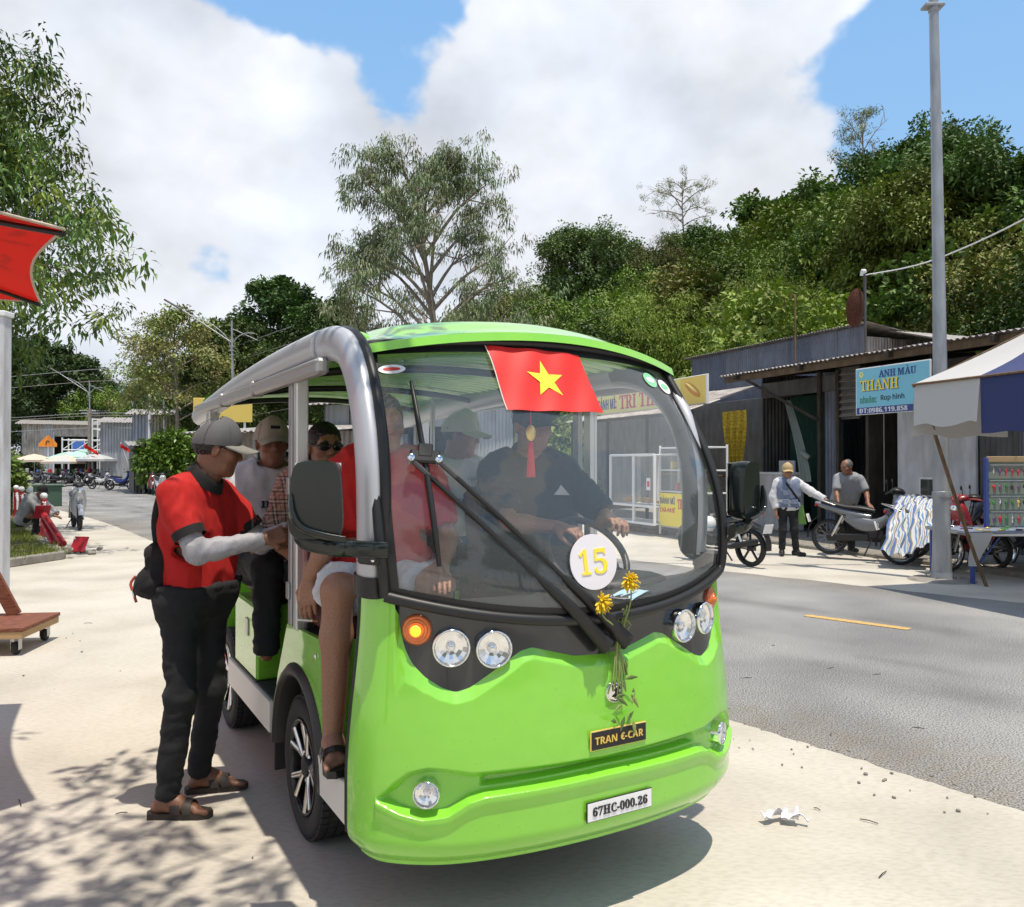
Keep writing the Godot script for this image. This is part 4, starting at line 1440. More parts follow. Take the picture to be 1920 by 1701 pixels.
# s: joints hl hr kl kr al ar sl sr el er wl wr nb (neck base) hd (head centre), F (head basis), fw (chest direction) and looks
func figure(o: Node3D, s: Dictionary) -> void:
	var cell: float = s.get("cell", 0.014)
	var bulk: float = s.get("bulk", 1.0)
	var belly: float = s.get("belly", 0.0)
	var fw: Vector3 = s.fw.normalized()
	var lo: Vector3 = s.hl
	var hi: Vector3 = s.hl
	for k in ["hl", "hr", "kl", "kr", "al", "ar", "sl", "sr", "el", "er", "wl", "wr", "nb"]:
		lo = lo.min(s[k]); hi = hi.max(s[k])
	lo -= Vector3.ONE * 0.24; hi += Vector3.ONE * 0.24
	var hm: Vector3 = (s.hl + s.hr) * 0.5
	var sm: Vector3 = (s.sl + s.sr) * 0.5
	var lat: Vector3 = (s.sr - s.sl).normalized()
	var lath: Vector3 = (s.hr - s.hl).normalized()
	var bars := []
	var hw := [0.095, 0.085, 0.095, 0.115, 0.120, 0.085]
	var dr := [0.112, 0.102, 0.106, 0.112, 0.092, 0.072]
	for i in 6:
		var t: float = [0.0, 0.22, 0.45, 0.70, 0.92, 1.05][i]
		var c: Vector3 = hm.lerp(sm, t) + fw * (belly * exp(-pow((t - 0.28) / 0.25, 2)) - 0.03 * sin(t * PI) * s.get("slouch", 0.0))
		c += V(0, 0, 0)
		bars.append([c, lath.lerp(lat, t).normalized(), hw[i] * bulk, (dr[i] + belly * 0.35 * exp(-pow((t - 0.28) / 0.25, 2))) * bulk])
	# --- skin
	var f := SN.new(lo, hi, cell)
	for i in 6: f.cap(bars[i][0] - bars[i][1] * (bars[i][2] - 0.02), bars[i][0] + bars[i][1] * (bars[i][2] - 0.02), bars[i][3] - 0.022, bars[i][3] - 0.022, 0.06)
	var ar: float = s.get("arm", 1.0)
	for q in [["sl", "el", "wl"], ["sr", "er", "wr"]]:
		f.cap(s[q[0]], s[q[1]], 0.047 * ar, 0.039 * ar, 0.012)
		f.cap(s[q[1]], s[q[1]].lerp(s[q[2]], 0.35), 0.040 * ar, 0.040 * ar, 0.02)
		f.cap(s[q[1]].lerp(s[q[2]], 0.3), s[q[2]], 0.040 * ar, 0.027 * ar, 0.02)
	for q in [["hl", "kl", "al"], ["hr", "kr", "ar"]]:
		f.cap(s[q[0]], s[q[1]], 0.078 * bulk, 0.055 * bulk, 0.05)
		var cf: Vector3 = s[q[1]].lerp(s[q[2]], 0.32)
		var bk: Vector3 = -(s[q[2]] - s[q[1]]).normalized().cross((s.hr - s.hl)).normalized()
		f.cap(s[q[1]], cf, 0.053 * bulk, 0.052 * bulk, 0.03)
		f.cap(cf, s[q[2]], 0.052 * bulk, 0.036 * bulk, 0.03)
	f.cap(s.nb, s.hd + s.F * V(0, -0.06, -0.02), 0.058, 0.054, 0.04)
	var mb := MB.new()
	f.into(mb)
	head_into(mb, s.hd, s.F, s.get("fine", 0.007))
	for q in s.get("hands", []): hand_into(mb, q[0], q[1], q[2], q[3], q[4], s.get("fine", 0.007) * 0.8)
	for q in s.get("feet", []): foot_into(mb, q[0], q[1], 0.007)
	part("body", mb, s.skin, o)
	if s.get("face", true): face_parts(o, s.hd, s.F, s.hair)
	if s.get("hairy", true): hair_part(o, s.hd, s.F, s.hair, s.get("fine", 0.007) * 1.1, s.get("long", false), s.get("bald", false), s.get("capped", false))
	# --- top
	var wr := noise(s.get("wrinkle_freq", 8.0), 3, s.get("seed", 1))
	wr.fractal_type = FastNoiseLite.FRACTAL_RIDGED
	var lf: float = s.get("loose", 0.0)
	f = SN.new(lo, hi, cell)
	for i in range(0, 6): f.cap(bars[i][0] - bars[i][1] * bars[i][2], bars[i][0] + bars[i][1] * bars[i][2], bars[i][3] + lf, bars[i][3] + lf, 0.07)
	var sl: float = s.get("sleeve", 0.42)
	var cuffs := []
	for q in [["sl", "el", "wl"], ["sr", "er", "wr"]]:
		if sl <= 0.5:
			var e: Vector3 = s[q[0]].lerp(s[q[1]], sl * 2.0)
			f.cap(s[q[0]], e + (s[q[1]] - s[q[0]]).normalized() * 0.05, 0.063 * ar, 0.060 * ar + lf, 0.04)
			f.plane(e, (s[q[1]] - s[q[0]]).normalized(), e, 0.13)
			cuffs.append([e, (s[q[1]] - s[q[0]]).normalized(), 0.061 * ar + lf])
		else:
			f.cap(s[q[0]], s[q[1]], 0.068 * ar, 0.056 * ar + lf, 0.05)
			var e: Vector3 = s[q[1]].lerp(s[q[2]], sl * 2.0 - 1.0)
			f.cap(s[q[1]], e + (s[q[2]] - s[q[1]]).normalized() * 0.05, 0.056 * ar + lf, 0.038 * ar + lf, 0.03)
			f.plane(e, (s[q[2]] - s[q[1]]).normalized(), e, 0.10)
	var tuck: bool = s.get("tuck", false)
	var hem: Vector3 = hm + (hm - sm).normalized() * s.get("hem", 0.06)
	f.plane(hem, (hm - sm).normalized(), hem, 0.32)
	var up: Vector3 = (s.nb - sm).normalized() if s.nb.distance_to(sm) > 0.01 else Vector3.UP
	f.plane(s.nb + up * 0.004, up, s.nb, 0.10)
	mb = MB.new()
	f.into(mb, wr, s.get("wrinkle", 0.012), V(1, 0.45, 1))
	var tp := part(s.get("top_name", "shirt"), mb, s.top, o)
	if s.has("cuff"):
		for q in cuffs:
			mb = MB.new()
			mb.tube(PackedVector3Array([q[0] - q[1] * 0.032, q[0] - q[1] * 0.01, q[0] + q[1] * 0.008]), q[2] + 0.008, 18, false)
			part("cuff", mb, s.cuff, tp)
	if s.has("collar"):
		mb = MB.new()
		var rows := []
		var bs := Basis(lat, up, lat.cross(up))
		for e in [[0.0, 0.088], [0.02, 0.080], [0.046, 0.072], [0.050, 0.078], [0.030, 0.088], [0.0, 0.098]]:
			var row := PackedVector3Array()
			for j in 25:
				var a := TAU * j / 24.0
				var fr := -fw.dot(bs * V(cos(a), 0, sin(a)))
				row.append(s.nb - up * 0.030 + up * (e[0] + 0.022 * fr) + bs * V(cos(a) * e[1], 0, sin(a) * e[1] * 0.95))
			rows.append(row)
		mb.grid(rows, true)
		part("collar", mb, s.collar, tp)
	# --- trousers
	if s.has("pants"):
		f = SN.new(lo, hi, cell)
		var ex := 0.020 if tuck else 0.004
		for i in 2: f.cap(bars[i][0] - bars[i][1] * (bars[i][2] + 0.005), bars[i][0] + bars[i][1] * (bars[i][2] + 0.005), bars[i][3] + ex, bars[i][3] + ex, 0.06)
		var pl: float = s.get("leg", 2.0)
		for q in [["hl", "kl", "al"], ["hr", "kr", "ar"]]:
			if pl <= 1.0:
				var e: Vector3 = s[q[0]].lerp(s[q[1]], pl)
				f.cap(s[q[0]], e + (s[q[1]] - s[q[0]]).normalized() * 0.05, 0.098 * bulk, 0.094 * bulk, 0.05)
				f.plane(e, (s[q[1]] - s[q[0]]).normalized(), e, 0.16)
			else:
				f.cap(s[q[0]], s[q[1]], 0.092 * bulk, 0.068 * bulk, 0.05)
				var e: Vector3 = s[q[1]].lerp(s[q[2]], pl - 1.0)
				f.cap(s[q[1]], e + (s[q[2]] - s[q[1]]).normalized() * 0.05, 0.068 * bulk, 0.057 * bulk, 0.04)
				f.plane(e, (s[q[2]] - s[q[1]]).normalized(), e, 0.11)
		mb = MB.new()
		var ws_ := (bars[1][0] as Vector3) + (sm - hm).normalized() * (-0.035 if tuck else 0.02)
		if tuck:
			var belt := MB.new()
			var ring := PackedVector3Array()
			for j in 33:
				var a := TAU * j / 32.0
				ring.append(ws_ - (sm - hm).normalized() * 0.012 + (bars[1][1] as Vector3) * cos(a) * (0.5 * (bars[0][2] + bars[1][2]) + bars[1][3] + ex + 0.002) + fw * sin(a) * (bars[1][3] + ex + 0.004))
			belt.tube(ring, 0.019, 6, false, 0.45, Vector3.UP)
			part("belt", belt, M.shoe_black, o)
		f.plane(ws_, (sm - hm).normalized(), ws_, 0.3)
		f.into(mb, wr, s.get("wrinkle", 0.012) * 0.8, V(0.8, 1.5, 0.8))
		part("shorts" if pl <= 1.0 else "trousers", mb, s.pants, o)
func look(dir: Vector3, tilt := 0.0) -> Basis:   # head basis: z along dir, tipped down by tilt
	var b := frame_to(dir)
	return Basis(b.x, tilt) * b
func in_bus(p: Vector3) -> Transform3D:
	return Transform3D(Basis(Vector3.UP, BUS_TURN), BUS_AT) * Transform3D(Basis.IDENTITY, p)
func seated(called_at: Vector3, label: String) -> Node3D:
	var o := thing("person", label, "person")
	o.transform = in_bus(called_at)
	return o

func make_people() -> void:
	M.mottle = ntex(256, 0.03, Color(0.82, 0.78, 0.76), Color(1, 1, 1), 4, 31)
	M.weave = ntex(256, 0.05, Color(0.86, 0.86, 0.86), Color(1, 1, 1), 4, 32)
	skin_mat("skin_brown", C3(0.27, 0.125, 0.075))
	skin_mat("skin_tan", C3(0.38, 0.20, 0.125))
	mat("eye_white", C3(0.32, 0.30, 0.28), 0.3)
	mat("hair_black", C3(0.010, 0.009, 0.009), 0.5)
	mat("hair_grey", C3(0.10, 0.09, 0.085), 0.6)
	cloth("polo_red", C3(0.56, 0.012, 0.010))
	cloth("cloth_black", C3(0.010, 0.0105, 0.012))
	cloth("trouser_black", C3(0.012, 0.013, 0.016))
	cloth("sleeve_white", C3(0.42, 0.415, 0.45), 0.7)
	cloth("cap_grey", C3(0.12, 0.12, 0.125))
	cloth("cap_brim_grey", C3(0.26, 0.25, 0.23))
	cloth("cap_khaki", C3(0.36, 0.31, 0.24))
	cloth("cap_white", C3(0.66, 0.66, 0.63))
	cloth("cap_tan", C3(0.52, 0.38, 0.20))
	cloth("shirt_white", C3(0.68, 0.68, 0.70))
	cloth("shirt_grey", C3(0.30, 0.31, 0.33))
	cloth("shirt_navy", C3(0.022, 0.026, 0.036))
	cloth("vest_blue", C3(0.20, 0.24, 0.35))
	cloth("shorts_white", C3(0.66, 0.66, 0.68))
	mat("sandal_brown", C3(0.035, 0.026, 0.020), 0.6)
	mat("shoe_black", C3(0.012, 0.012, 0.012), 0.4)
	# ---- the guide who stands beside the bus
	var base := V(-1.47, 0, -3.78)
	var o := thing("person", "man in red polo shirt and grey cap standing beside the bus", "person", base)
	var fx := V(0.874, 0, -0.486)
	figure(o, {
		"hl": V(-1.475, 0.945, -3.70) - base, "hr": V(-1.41, 0.945, -3.86) - base, "kl": V(-1.455, 0.515, -3.66) - base, "kr": V(-1.395, 0.50, -3.87) - base, "al": V(-1.515, 0.085, -3.66) - base, "ar": V(-1.475, 0.085, -3.93) - base,
		"sl": V(-1.475, 1.415, -3.60) - base, "sr": V(-1.37, 1.415, -3.93) - base, "el": V(-1.345, 1.165, -3.56) - base, "wl": V(-1.095, 1.215, -3.67) - base, "er": V(-1.20, 1.17, -3.97) - base, "wr": V(-1.02, 1.25, -3.84) - base,
		"nb": V(-1.372, 1.492, -3.755) - base, "hd": V(-1.330, 1.612, -3.765) - base, "F": look(V(0.90, 0, -0.30), 0.16), "fw": fx,
		"skin": M.skin_brown, "hair": M.hair_black, "capped": true, "top": M.polo_red, "cuff": M.cloth_black, "collar": M.cloth_black, "pants": M.trouser_black, "sleeve": 0.36, "leg": 2.0, "hem": -0.02, "tuck": true, "belly": 0.03, "cell": 0.012, "fine": 0.0046, "loose": 0.0, "wrinkle": 0.013, "wrinkle_freq": 5.0, "bulk": 0.87, "seed": 4,
		"hands": [[V(-1.095, 1.215, -3.67) - base, V(0.85, 0.20, -0.42), V(0, -0.5, -0.8), -1.0, 0.55], [V(-1.02, 1.25, -3.84) - base, V(0.8, 0.2, 0.2), V(0, -0.5, 0.8), 1.0, 0.6]],
		"feet": [[V(-1.515, 0.090, -3.66) - base, V(0.93, 0, -0.05)], [V(-1.46, 0.090, -3.945) - base, V(0.90, 0, -0.25)]]})
	cap_part(o, V(-1.330, 1.612, -3.765) - base, look(V(0.90, 0, -0.30), 0.16), M.cap_grey, M.cap_brim_grey)
	sandal(o, V(-1.515, 0.098, -3.66) - base, V(0.93, 0, -0.05), M.sandal_brown)
	sandal(o, V(-1.46, 0.098, -3.945) - base, V(0.90, 0, -0.25), M.sandal_brown)
	for q in [[V(-1.345, 1.165, -3.56), V(-1.095, 1.215, -3.67), V(-1.405, 1.28, -3.578)], [V(-1.20, 1.17, -3.97), V(-1.02, 1.25, -3.84), V(-1.28, 1.28, -3.955)]]:
		var f := SN.new(V(-1.6, 1.0, -4.15) - base, V(-0.9, 1.45, -3.40) - base, 0.011)
		f.cap(q[2] - base, q[0] - base, 0.050, 0.054, 0.03)
		f.cap(q[0] - base, q[0].lerp(q[1], 0.3) - base, 0.047, 0.047, 0.02)
		f.cap(q[0].lerp(q[1], 0.3) - base, q[1] - base, 0.047, 0.034, 0.02)
		var e: Vector3 = q[1] - base
		f.plane(e, (q[1] - q[0]).normalized(), e, 0.09)
		var mb := MB.new()
		f.into(mb, noise(22.0, 2, 2), 0.006)
		part("arm_sleeve", mb, M.sleeve_white, o)
	# small sling bag on his back
	var bg := thing("sling_bag", "small black sling bag hanging on the guide's lower back", "bag", base + V(-0.115, 1.08, 0.055))
	var f2 := SN.new(V(-0.12, -0.16, -0.18), V(0.14, 0.22, 0.18), 0.01)
	f2.cap(V(0.01, -0.06, -0.05), V(0.01, -0.06, 0.05), 0.070, 0.070, 0.03)
	f2.cap(V(0.02, 0.06, -0.04), V(0.02, 0.06, 0.04), 0.060, 0.060, 0.05)
	f2.cap(V(-0.03, -0.07, -0.04), V(-0.03, -0.07, 0.04), 0.05, 0.05, 0.04)
	var mb2 := MB.new()
	f2.into(mb2, noise(14.0, 2, 8), 0.008)
	part("pouch", mb2, M.cloth_black, bg)
	mb2 = MB.new()
	mb2.tube(smooth_path([V(0.02, 0.06, 0.03), V(0.015, 0.14, 0.06), V(0.03, 0.24, 0.10), V(0.075, 0.36, 0.12), V(0.14, 0.42, 0.06)], 14), 0.014, 6, true, 0.4)
	part("strap", mb2, M.cloth_black, bg)
	mat("zip_red", C3(0.5, 0.06, 0.03), 0.5)
	for k in 3:
		mb2 = MB.new()
		mb2.tube(smooth_path([V(-0.075, -0.03 - k * 0.03, 0.05 - k * 0.02), V(-0.095, -0.06 - k * 0.03, 0.055 - k * 0.02), V(-0.085, -0.09 - k * 0.03, 0.06 - k * 0.02)], 5), 0.006, 6)
		part("zip_pull", mb2, M.zip_red if k != 1 else M.chrome, bg)
	make_passengers()

func sit(o: Node3D, x: float, seat_y: float, lean: float, extra: Dictionary) -> Dictionary:   # a seated figure, thing at the seat, facing +z
	var s := {
		"hl": V(-0.09, 0.10, 0), "hr": V(0.09, 0.10, 0), "kl": V(-0.13, 0.12, 0.42), "kr": V(0.13, 0.12, 0.42), "al": V(-0.13, -0.30, 0.42), "ar": V(0.13, -0.30, 0.42),
		"sl": V(-0.175, 0.56, -0.05 + lean), "sr": V(0.175, 0.56, -0.05 + lean), "el": V(-0.235, 0.30, 0.05 + lean), "er": V(0.235, 0.30, 0.05 + lean), "wl": V(-0.15, 0.20, 0.27), "wr": V(0.15, 0.20, 0.27),
		"nb": V(0, 0.635, -0.035 + lean), "hd": V(0, 0.765, 0.0 + lean), "F": look(V(0, 0, 1), 0.05), "fw": V(0, 0, 1), "cell": 0.016, "fine": 0.008, "belly": 0.03, "seed": int(x * 10) + 5}
	s.merge(extra, true)
	figure(o, s)
	return s
func make_passengers() -> void:
	# front passenger: red shirt, white shorts, arm out, cigarette
	var o := seated(V(-0.44, 0.955, -1.04), "front passenger in red shirt and white shorts holding a cigarette")
	sit(o, 0, 0, 0.05, {
		"sl": V(-0.18, 0.55, 0.05), "sr": V(0.17, 0.55, 0.10), "nb": V(-0.01, 0.63, 0.06), "hd": V(-0.01, 0.755, 0.10), "el": V(-0.265, 0.30, 0.195), "wl": V(-0.325, 0.135, 0.115), "er": V(0.24, 0.28, 0.20), "wr": V(0.13, 0.16, 0.36),
		"kl": V(-0.285, 0.125, 0.37), "al": V(-0.300, -0.405, 0.36), "kr": V(0.10, 0.12, 0.40), "ar": V(0.10, -0.40, 0.40), "hl": V(-0.10, 0.09, 0.02), "hr": V(0.09, 0.09, 0.02),
		"skin": M.skin_tan, "hair": M.hair_black, "top": M.polo_red, "pants": M.shorts_white, "leg": 0.80, "sleeve": 0.40, "cell": 0.013, "fine": 0.0055, "loose": 0.01, "wrinkle": 0.02, "belly": 0.05, "bulk": 1.1, "face": false,
		"hands": [[V(-0.325, 0.135, 0.115), V(-0.08, -1, 0.06), V(0.7, 0.05, -0.75), -1.0, 0.35], [V(0.13, 0.16, 0.36), V(-0.3, -0.1, 0.8), V(0, -1, 0), 1.0, 0.5]],
		"feet": [[V(-0.300, -0.405, 0.36), V(-0.22, 0, 1)], [V(0.10, -0.405, 0.40), V(0, 0, 1)]]})
	sandal(o, V(-0.300, -0.398, 0.36), V(-0.22, 0, 1), M.shoe_black)
	sandal(o, V(0.10, -0.398, 0.40), V(0, 0, 1), M.shoe_black)
	mat("paper_white", C3(0.75, 0.75, 0.73), 0.7)
	mat("ember", C3(0.35, 0.16, 0.05), 0.8)
	var cg := thing("cigarette", "white cigarette between the front passenger's fingers", "cigarette")
	cg.transform = in_bus(V(-0.785, 0.935, -0.915))
	var mb := MB.new()
	mb.tube(PackedVector3Array([V(-0.028, 0.004, 0.0), V(0.03, -0.004, 0.01)]), 0.004, 8)
	part("paper", mb, M.paper_white, cg)
	mb = MB.new()
	mb.tube(PackedVector3Array([V(0.03, -0.004, 0.01), V(0.05, -0.0068, 0.0133)]), 0.0041, 8)
	part("filter", mb, M.ember, cg)
	# driver
	o = seated(V(0.30, 0.955, -1.06), "driver in dark polo shirt and cap behind the steering wheel")
	var s := sit(o, 0.3, 0, 0.05, {"sr": V(0.18, 0.56, 0.05), "el": V(-0.24, 0.34, 0.28), "wl": V(-0.12, 0.33, 0.47), "er": V(0.27, 0.33, 0.28), "wr": V(0.14, 0.34, 0.46), "hd": V(-0.02, 0.765, 0.10), "F": look(V(-0.1, 0, 1), 0.12), "skin": M.skin_tan, "hair": M.hair_black, "capped": true, "top": M.shirt_navy, "collar": M.shirt_navy, "pants": M.trouser_black, "sleeve": 0.42, "cell": 0.014, "loose": 0.008, "wrinkle": 0.016, "nb": V(-0.01, 0.635, 0.05),
		"hands": [[V(-0.12, 0.33, 0.47), V(0.35, -0.1, 0.85), V(0.2, -1, 0.2), -1.0, 0.9], [V(0.14, 0.34, 0.46), V(-0.05, 0.1, 0.9), V(-0.2, -1, 0.2), 1.0, 1.0]]})
	cap_part(o, s.hd, s.F, M.shirt_navy, M.shirt_navy)
	mb = MB.new()
	mb.prism(PackedVector2Array([Vector2(-0.04, 0), Vector2(0.045, -0.004), Vector2(0.0, 0.045), Vector2(-0.01, 0.03)]), 0.003, Transform3D(Basis(Vector3.RIGHT, -0.12), V(0.085, 0.45, 0.178)))
	part("shirt_print", mb, M.shirt_white, o)
	# passenger with white cap behind the driver
	o = seated(V(0.36, 0.94, -1.90), "passenger in white cap and white shirt with dark shoulder strap")
	s = sit(o, 0.6, 0, 0.02, {"skin": M.skin_tan, "hair": M.hair_black, "capped": true, "top": M.shirt_white, "pants": M.trouser_black, "F": look(V(0.75, 0, 0.8), 0.12), "sleeve": 0.4, "hands": []})
	cap_part(o, s.hd, s.F, M.cap_white, M.cap_white)
	mb = MB.new()
	mb.tube(smooth_path([V(0.10, 0.615, 0.02), V(0.085, 0.52, 0.105), V(0.03, 0.36, 0.135), V(-0.03, 0.24, 0.15)], 10), 0.022, 6, true, 0.25)
	part("strap", mb, M.cloth_black, o)
	text("KARI", 0.12, 0.03, M.shirt_navy, o, Transform3D(Basis(Vector3.RIGHT, -0.06), V(-0.03, 0.40, 0.137)), false, true, 0.006)
	# young man in two-tone cap
	o = seated(V(-0.60, 0.92, -2.22), "young man in beige cap and white printed T-shirt in second row")
	s = sit(o, 0.9, 0, 0.03, {"hd": V(-0.02, 0.735, 0.05), "nb": V(0, 0.615, 0.0), "skin": M.skin_brown, "hair": M.hair_black, "capped": true, "top": M.shirt_white, "pants": M.trouser_black, "F": look(V(-0.05, 0, 1), 0.05), "cell": 0.013, "fine": 0.006, "hands": []})
	var cp := cap_part(o, s.hd, s.F, M.cap_khaki, M.cap_khaki)
	mb = MB.new()
	mb.box(s.hd + s.F * V(0.0, 0.088, 0.082), V(0.05, 0.026, 0.012), 0.003, s.F * Basis(Vector3.RIGHT, -0.75))
	part("cap_badge", mb, M.cloth_black, cp)
	for k in 2: text(["nlnc", "Elina"][k], 0.17 - 0.05 * k, 0.05 - 0.02 * k, M.shirt_navy, o, Transform3D(Basis(Vector3.RIGHT, -0.08), V(-0.01, 0.42 - 0.045 * k, 0.126 + 0.004 * k)), true, true, 0.006)
	# woman with sunglasses in plaid shirt
	o = seated(V(-0.44, 0.93, -1.84), "woman in sunglasses and brown plaid shirt behind the side post")
	M.plaid = plaid_texture()
	var pm := mat("plaid_cloth", C3(1, 1, 1), 0.85)
	pm.albedo_texture = M.plaid
	pm.uv1_triplanar = true
	pm.uv1_scale = Vector3.ONE * 9.0
	s = sit(o, 1.2, 0, 0.02, {"hd": V(0.0, 0.70, 0.03), "nb": V(0, 0.585, -0.01), "sl": V(-0.165, 0.52, -0.01), "sr": V(0.165, 0.52, -0.01), "el": V(-0.27, 0.27, 0.10), "wl": V(-0.20, 0.16, 0.28), "skin": M.skin_tan, "hair": M.hair_black, "top": pm, "pants": M.shirt_navy, "sleeve": 0.5, "F": look(V(0.05, 0, 1), 0.05), "cell": 0.013, "fine": 0.006, "wrinkle": 0.018})
	mb = MB.new()
	for k in [-1.0, 1.0]:
		mb.ball(s.hd + s.F * V(k * 0.035, 0.006, 0.094), V(0.031, 0.022, 0.006), 14, s.F * Basis(Vector3.UP, k * 0.25))
		mb.tube(PackedVector3Array([s.hd + s.F * V(k * 0.066, 0.010, 0.085), s.hd + s.F * V(k * 0.082, 0.006, 0.0)]), 0.003, 6)
	mb.tube(PackedVector3Array([s.hd + s.F * V(-0.01, 0.010, 0.1), s.hd + s.F * V(0.01, 0.010, 0.1)]), 0.003, 6)
	part("sunglasses", mb, M.mirror_shell, o)
	# person in dark clothes next to her
	o = seated(V(-0.06, 0.93, -1.92), "passenger with long dark hair and dark top in the middle seat")
	sit(o, 1.5, 0, 0.0, {"skin": M.skin_tan, "hair": M.hair_black, "long": true, "top": M.shirt_navy, "pants": M.trouser_black, "hd": V(-0.08, 0.66, 0.02), "nb": V(-0.06, 0.55, 0.0), "sl": V(-0.20, 0.48, -0.02), "sr": V(0.10, 0.48, -0.02)})
func plaid_texture() -> Texture2D:
	var im := Image.create(256, 256, false, Image.FORMAT_RGB8)
	im.fill(Color(0.62, 0.48, 0.40))
	for x in 256:
		for y in 256:
			var c := Color(0.72, 0.56, 0.47)
			for a in [x, y]:
				var q := int(a) % 128
				if q < 14 or (q > 40 and q < 54): c = c.lerp(Color(0.07, 0.06, 0.10), 0.62)
				elif q > 22 and q < 30: c = c.lerp(Color(0.9, 0.88, 0.86), 0.6)
				elif q > 84 and q < 92: c = c.lerp(Color(0.45, 0.12, 0.12), 0.55)
			im.set_pixel(x, y, c)
	return ImageTexture.create_from_image(im)

# ---------------------------------------------------------------- what hangs on and lies in the bus
func make_bus_things() -> void:
	var BX := Transform3D(Basis(Vector3.UP, BUS_TURN), BUS_AT)
	mat("flag_red", C3(0.68, 0.016, 0.012), 0.6)
	mat("star_yellow", C3(0.85, 0.66, 0.03), 0.6)
	mat("disc_white", C3(0.72, 0.70, 0.76), 0.6)
	mat("number_yellow", C3(0.86, 0.70, 0.05), 0.6)
	# flag
	var quad := [Vector2(-0.396, 0.983), Vector2(0.178, 0.962), Vector2(0.206, 0.730), Vector2(-0.358, 0.732)]
	var o := thing("flag", "red flag with yellow star taped across the windscreen top", "flag")
	o.transform = BX
	var at := func(u: float, v: float, out: float) -> Vector3:
		var q: Vector2 = quad[0].lerp(quad[1], u).lerp(quad[3].lerp(quad[2], u), v)
		return ws_frame(q.x, q.y, out + 0.009 + 0.005 * sin(v * 5.0 + u * 2.0) + 0.003 * sin(u * 17.0 + v * 6.0)).origin
	var mb := MB.new()
	for s in [0.0, 1.0]:
		var rows := []
		for i in 13:
			var row := PackedVector3Array()
			for j in 21: row.append(at.call(j / 20.0, i / 12.0, 0.0015 * s))
			rows.append(row)
		if s > 0: rows.reverse()
		mb.grid(rows)
	part("cloth", mb, M.flag_red, o)
	mb = MB.new()
	var pts := PackedVector3Array()
	for i in 10:
		var a := PI / 2 + TAU * i / 10.0
		var r := 0.30 if i % 2 == 0 else 0.118
		pts.append(at.call(0.5 + cos(a) * r * 0.66, 0.5 - sin(a) * r, 0.0045))
	mb.fan(pts, ws_n(-0.1, 0.85))
	part("star", mb, M.star_yellow, o)
	mat("hem_white", C3(0.7, 0.68, 0.66), 0.7)
	mb = MB.new()
	var hem := PackedVector3Array()
	for i in 13: hem.append(at.call(0.0, i / 12.0, 0.002))
	mb.tube(hem, 0.0022, 5)
	part("hem", mb, M.hem_white, o)
	# round number sign
	o = thing("number_sign", "round white sign with yellow number 15 on the windscreen", "sign")
	o.transform = BX
	var X := ws_frame(-0.047, 0.194, 0.010)
	mb = MB.new()
	mb.lathe_flat([Vector2(0.0005, -0.002), Vector2(0.0945, -0.002), Vector2(0.0945, 0.002), Vector2(0.0005, 0.002)], 48, X * Transform3D(Basis(Vector3.RIGHT, PI / 2), Vector3.ZERO))
	part("disc", mb, M.disc_white, o)
	text("1", 0.042, 0.086, M.number_yellow, o, X * Transform3D(Basis(Vector3.BACK, 0.06), V(-0.037, 0.0, 0.002)), true)
	text("5", 0.054, 0.086, M.number_yellow, o, X * Transform3D(Basis(Vector3.BACK, 0.06), V(0.026, 0.002, 0.002)), true)
	# bunch of chrysanthemums stuck under the wiper
	o = thing("flower_bunch", "two yellow chrysanthemums with wilted stems tucked under the wiper", "flowers")
	o.transform = BX
	mat("petal_yellow", C3(0.84, 0.60, 0.02), 0.6, 0.0, {"backlight_enabled": true, "backlight": Color(0.5, 0.4, 0.0)})
	mat("stem_green", C3(0.22, 0.28, 0.08), 0.7)
	mat("leaf_dull", C3(0.10, 0.15, 0.04), 0.7, 0.0, {"backlight_enabled": true, "backlight": Color(0.2, 0.3, 0.1)})
	var r := RandomNumberGenerator.new()
	r.seed = 3
	var knot := on_front(0.055, 0.925, 0.035).origin
	for h in [[-0.055, 0.062, 0.052], [0.10, 0.122, 0.058]]:
		var X2 := ws_frame(h[0], h[1], h[2])
		var c := X2.origin
		var fl := Node3D.new()
		fl.name = "flower"
		o.add_child(fl, true)
		for k in 74:
			var a := r.randf() * TAU
			var e := pow(r.randf(), 0.7) * 1.5
			var d := X2.basis * V(cos(a) * sin(e), sin(a) * sin(e) - 0.15, cos(e)).normalized()
			var L := r.randf_range(0.030, 0.042)
			var sd := d.cross(V(0.3, 1, 0.2)).normalized() * 0.0058
			mb = MB.new()
			mb.tube(PackedVector3Array([c, c + d * L * 0.5 + V(0, 0.003, 0), c + d * L - V(0, 0.004, 0)]), PackedFloat32Array([0.002, 0.0062, 0.003]), 5, true, 0.35, sd)
			part("petal", mb, M.petal_yellow, fl)
		mb = MB.new()
		mb.tube(smooth_path([c - X2.basis.z * 0.005, c + V(0.01, -0.05, 0.0), knot.lerp(c, 0.4) + V(0.012, 0, 0.01), knot], 10), 0.0028, 6)
		part("stem", mb, M.stem_green, o)
	for k in 9:
		var e := V(r.randf_range(-0.05, 0.055), r.randf_range(0.72, 0.86), 0.03)
		var top := knot + V(r.randf_range(-0.01, 0.05), r.randf_range(0.03, 0.16), 0.015)
		var lo := on_front(e.x + 0.045, e.y, 0.014).origin
		mb = MB.new()
		mb.tube(smooth_path([top, knot + V(r.randf_range(-0.008, 0.008), 0, r.randf_range(0, 0.012)), lo.lerp(knot, 0.4) + V(0, 0, 0.012), lo], 10), 0.0026, 5)
		part("stem", mb, M.stem_green, o)
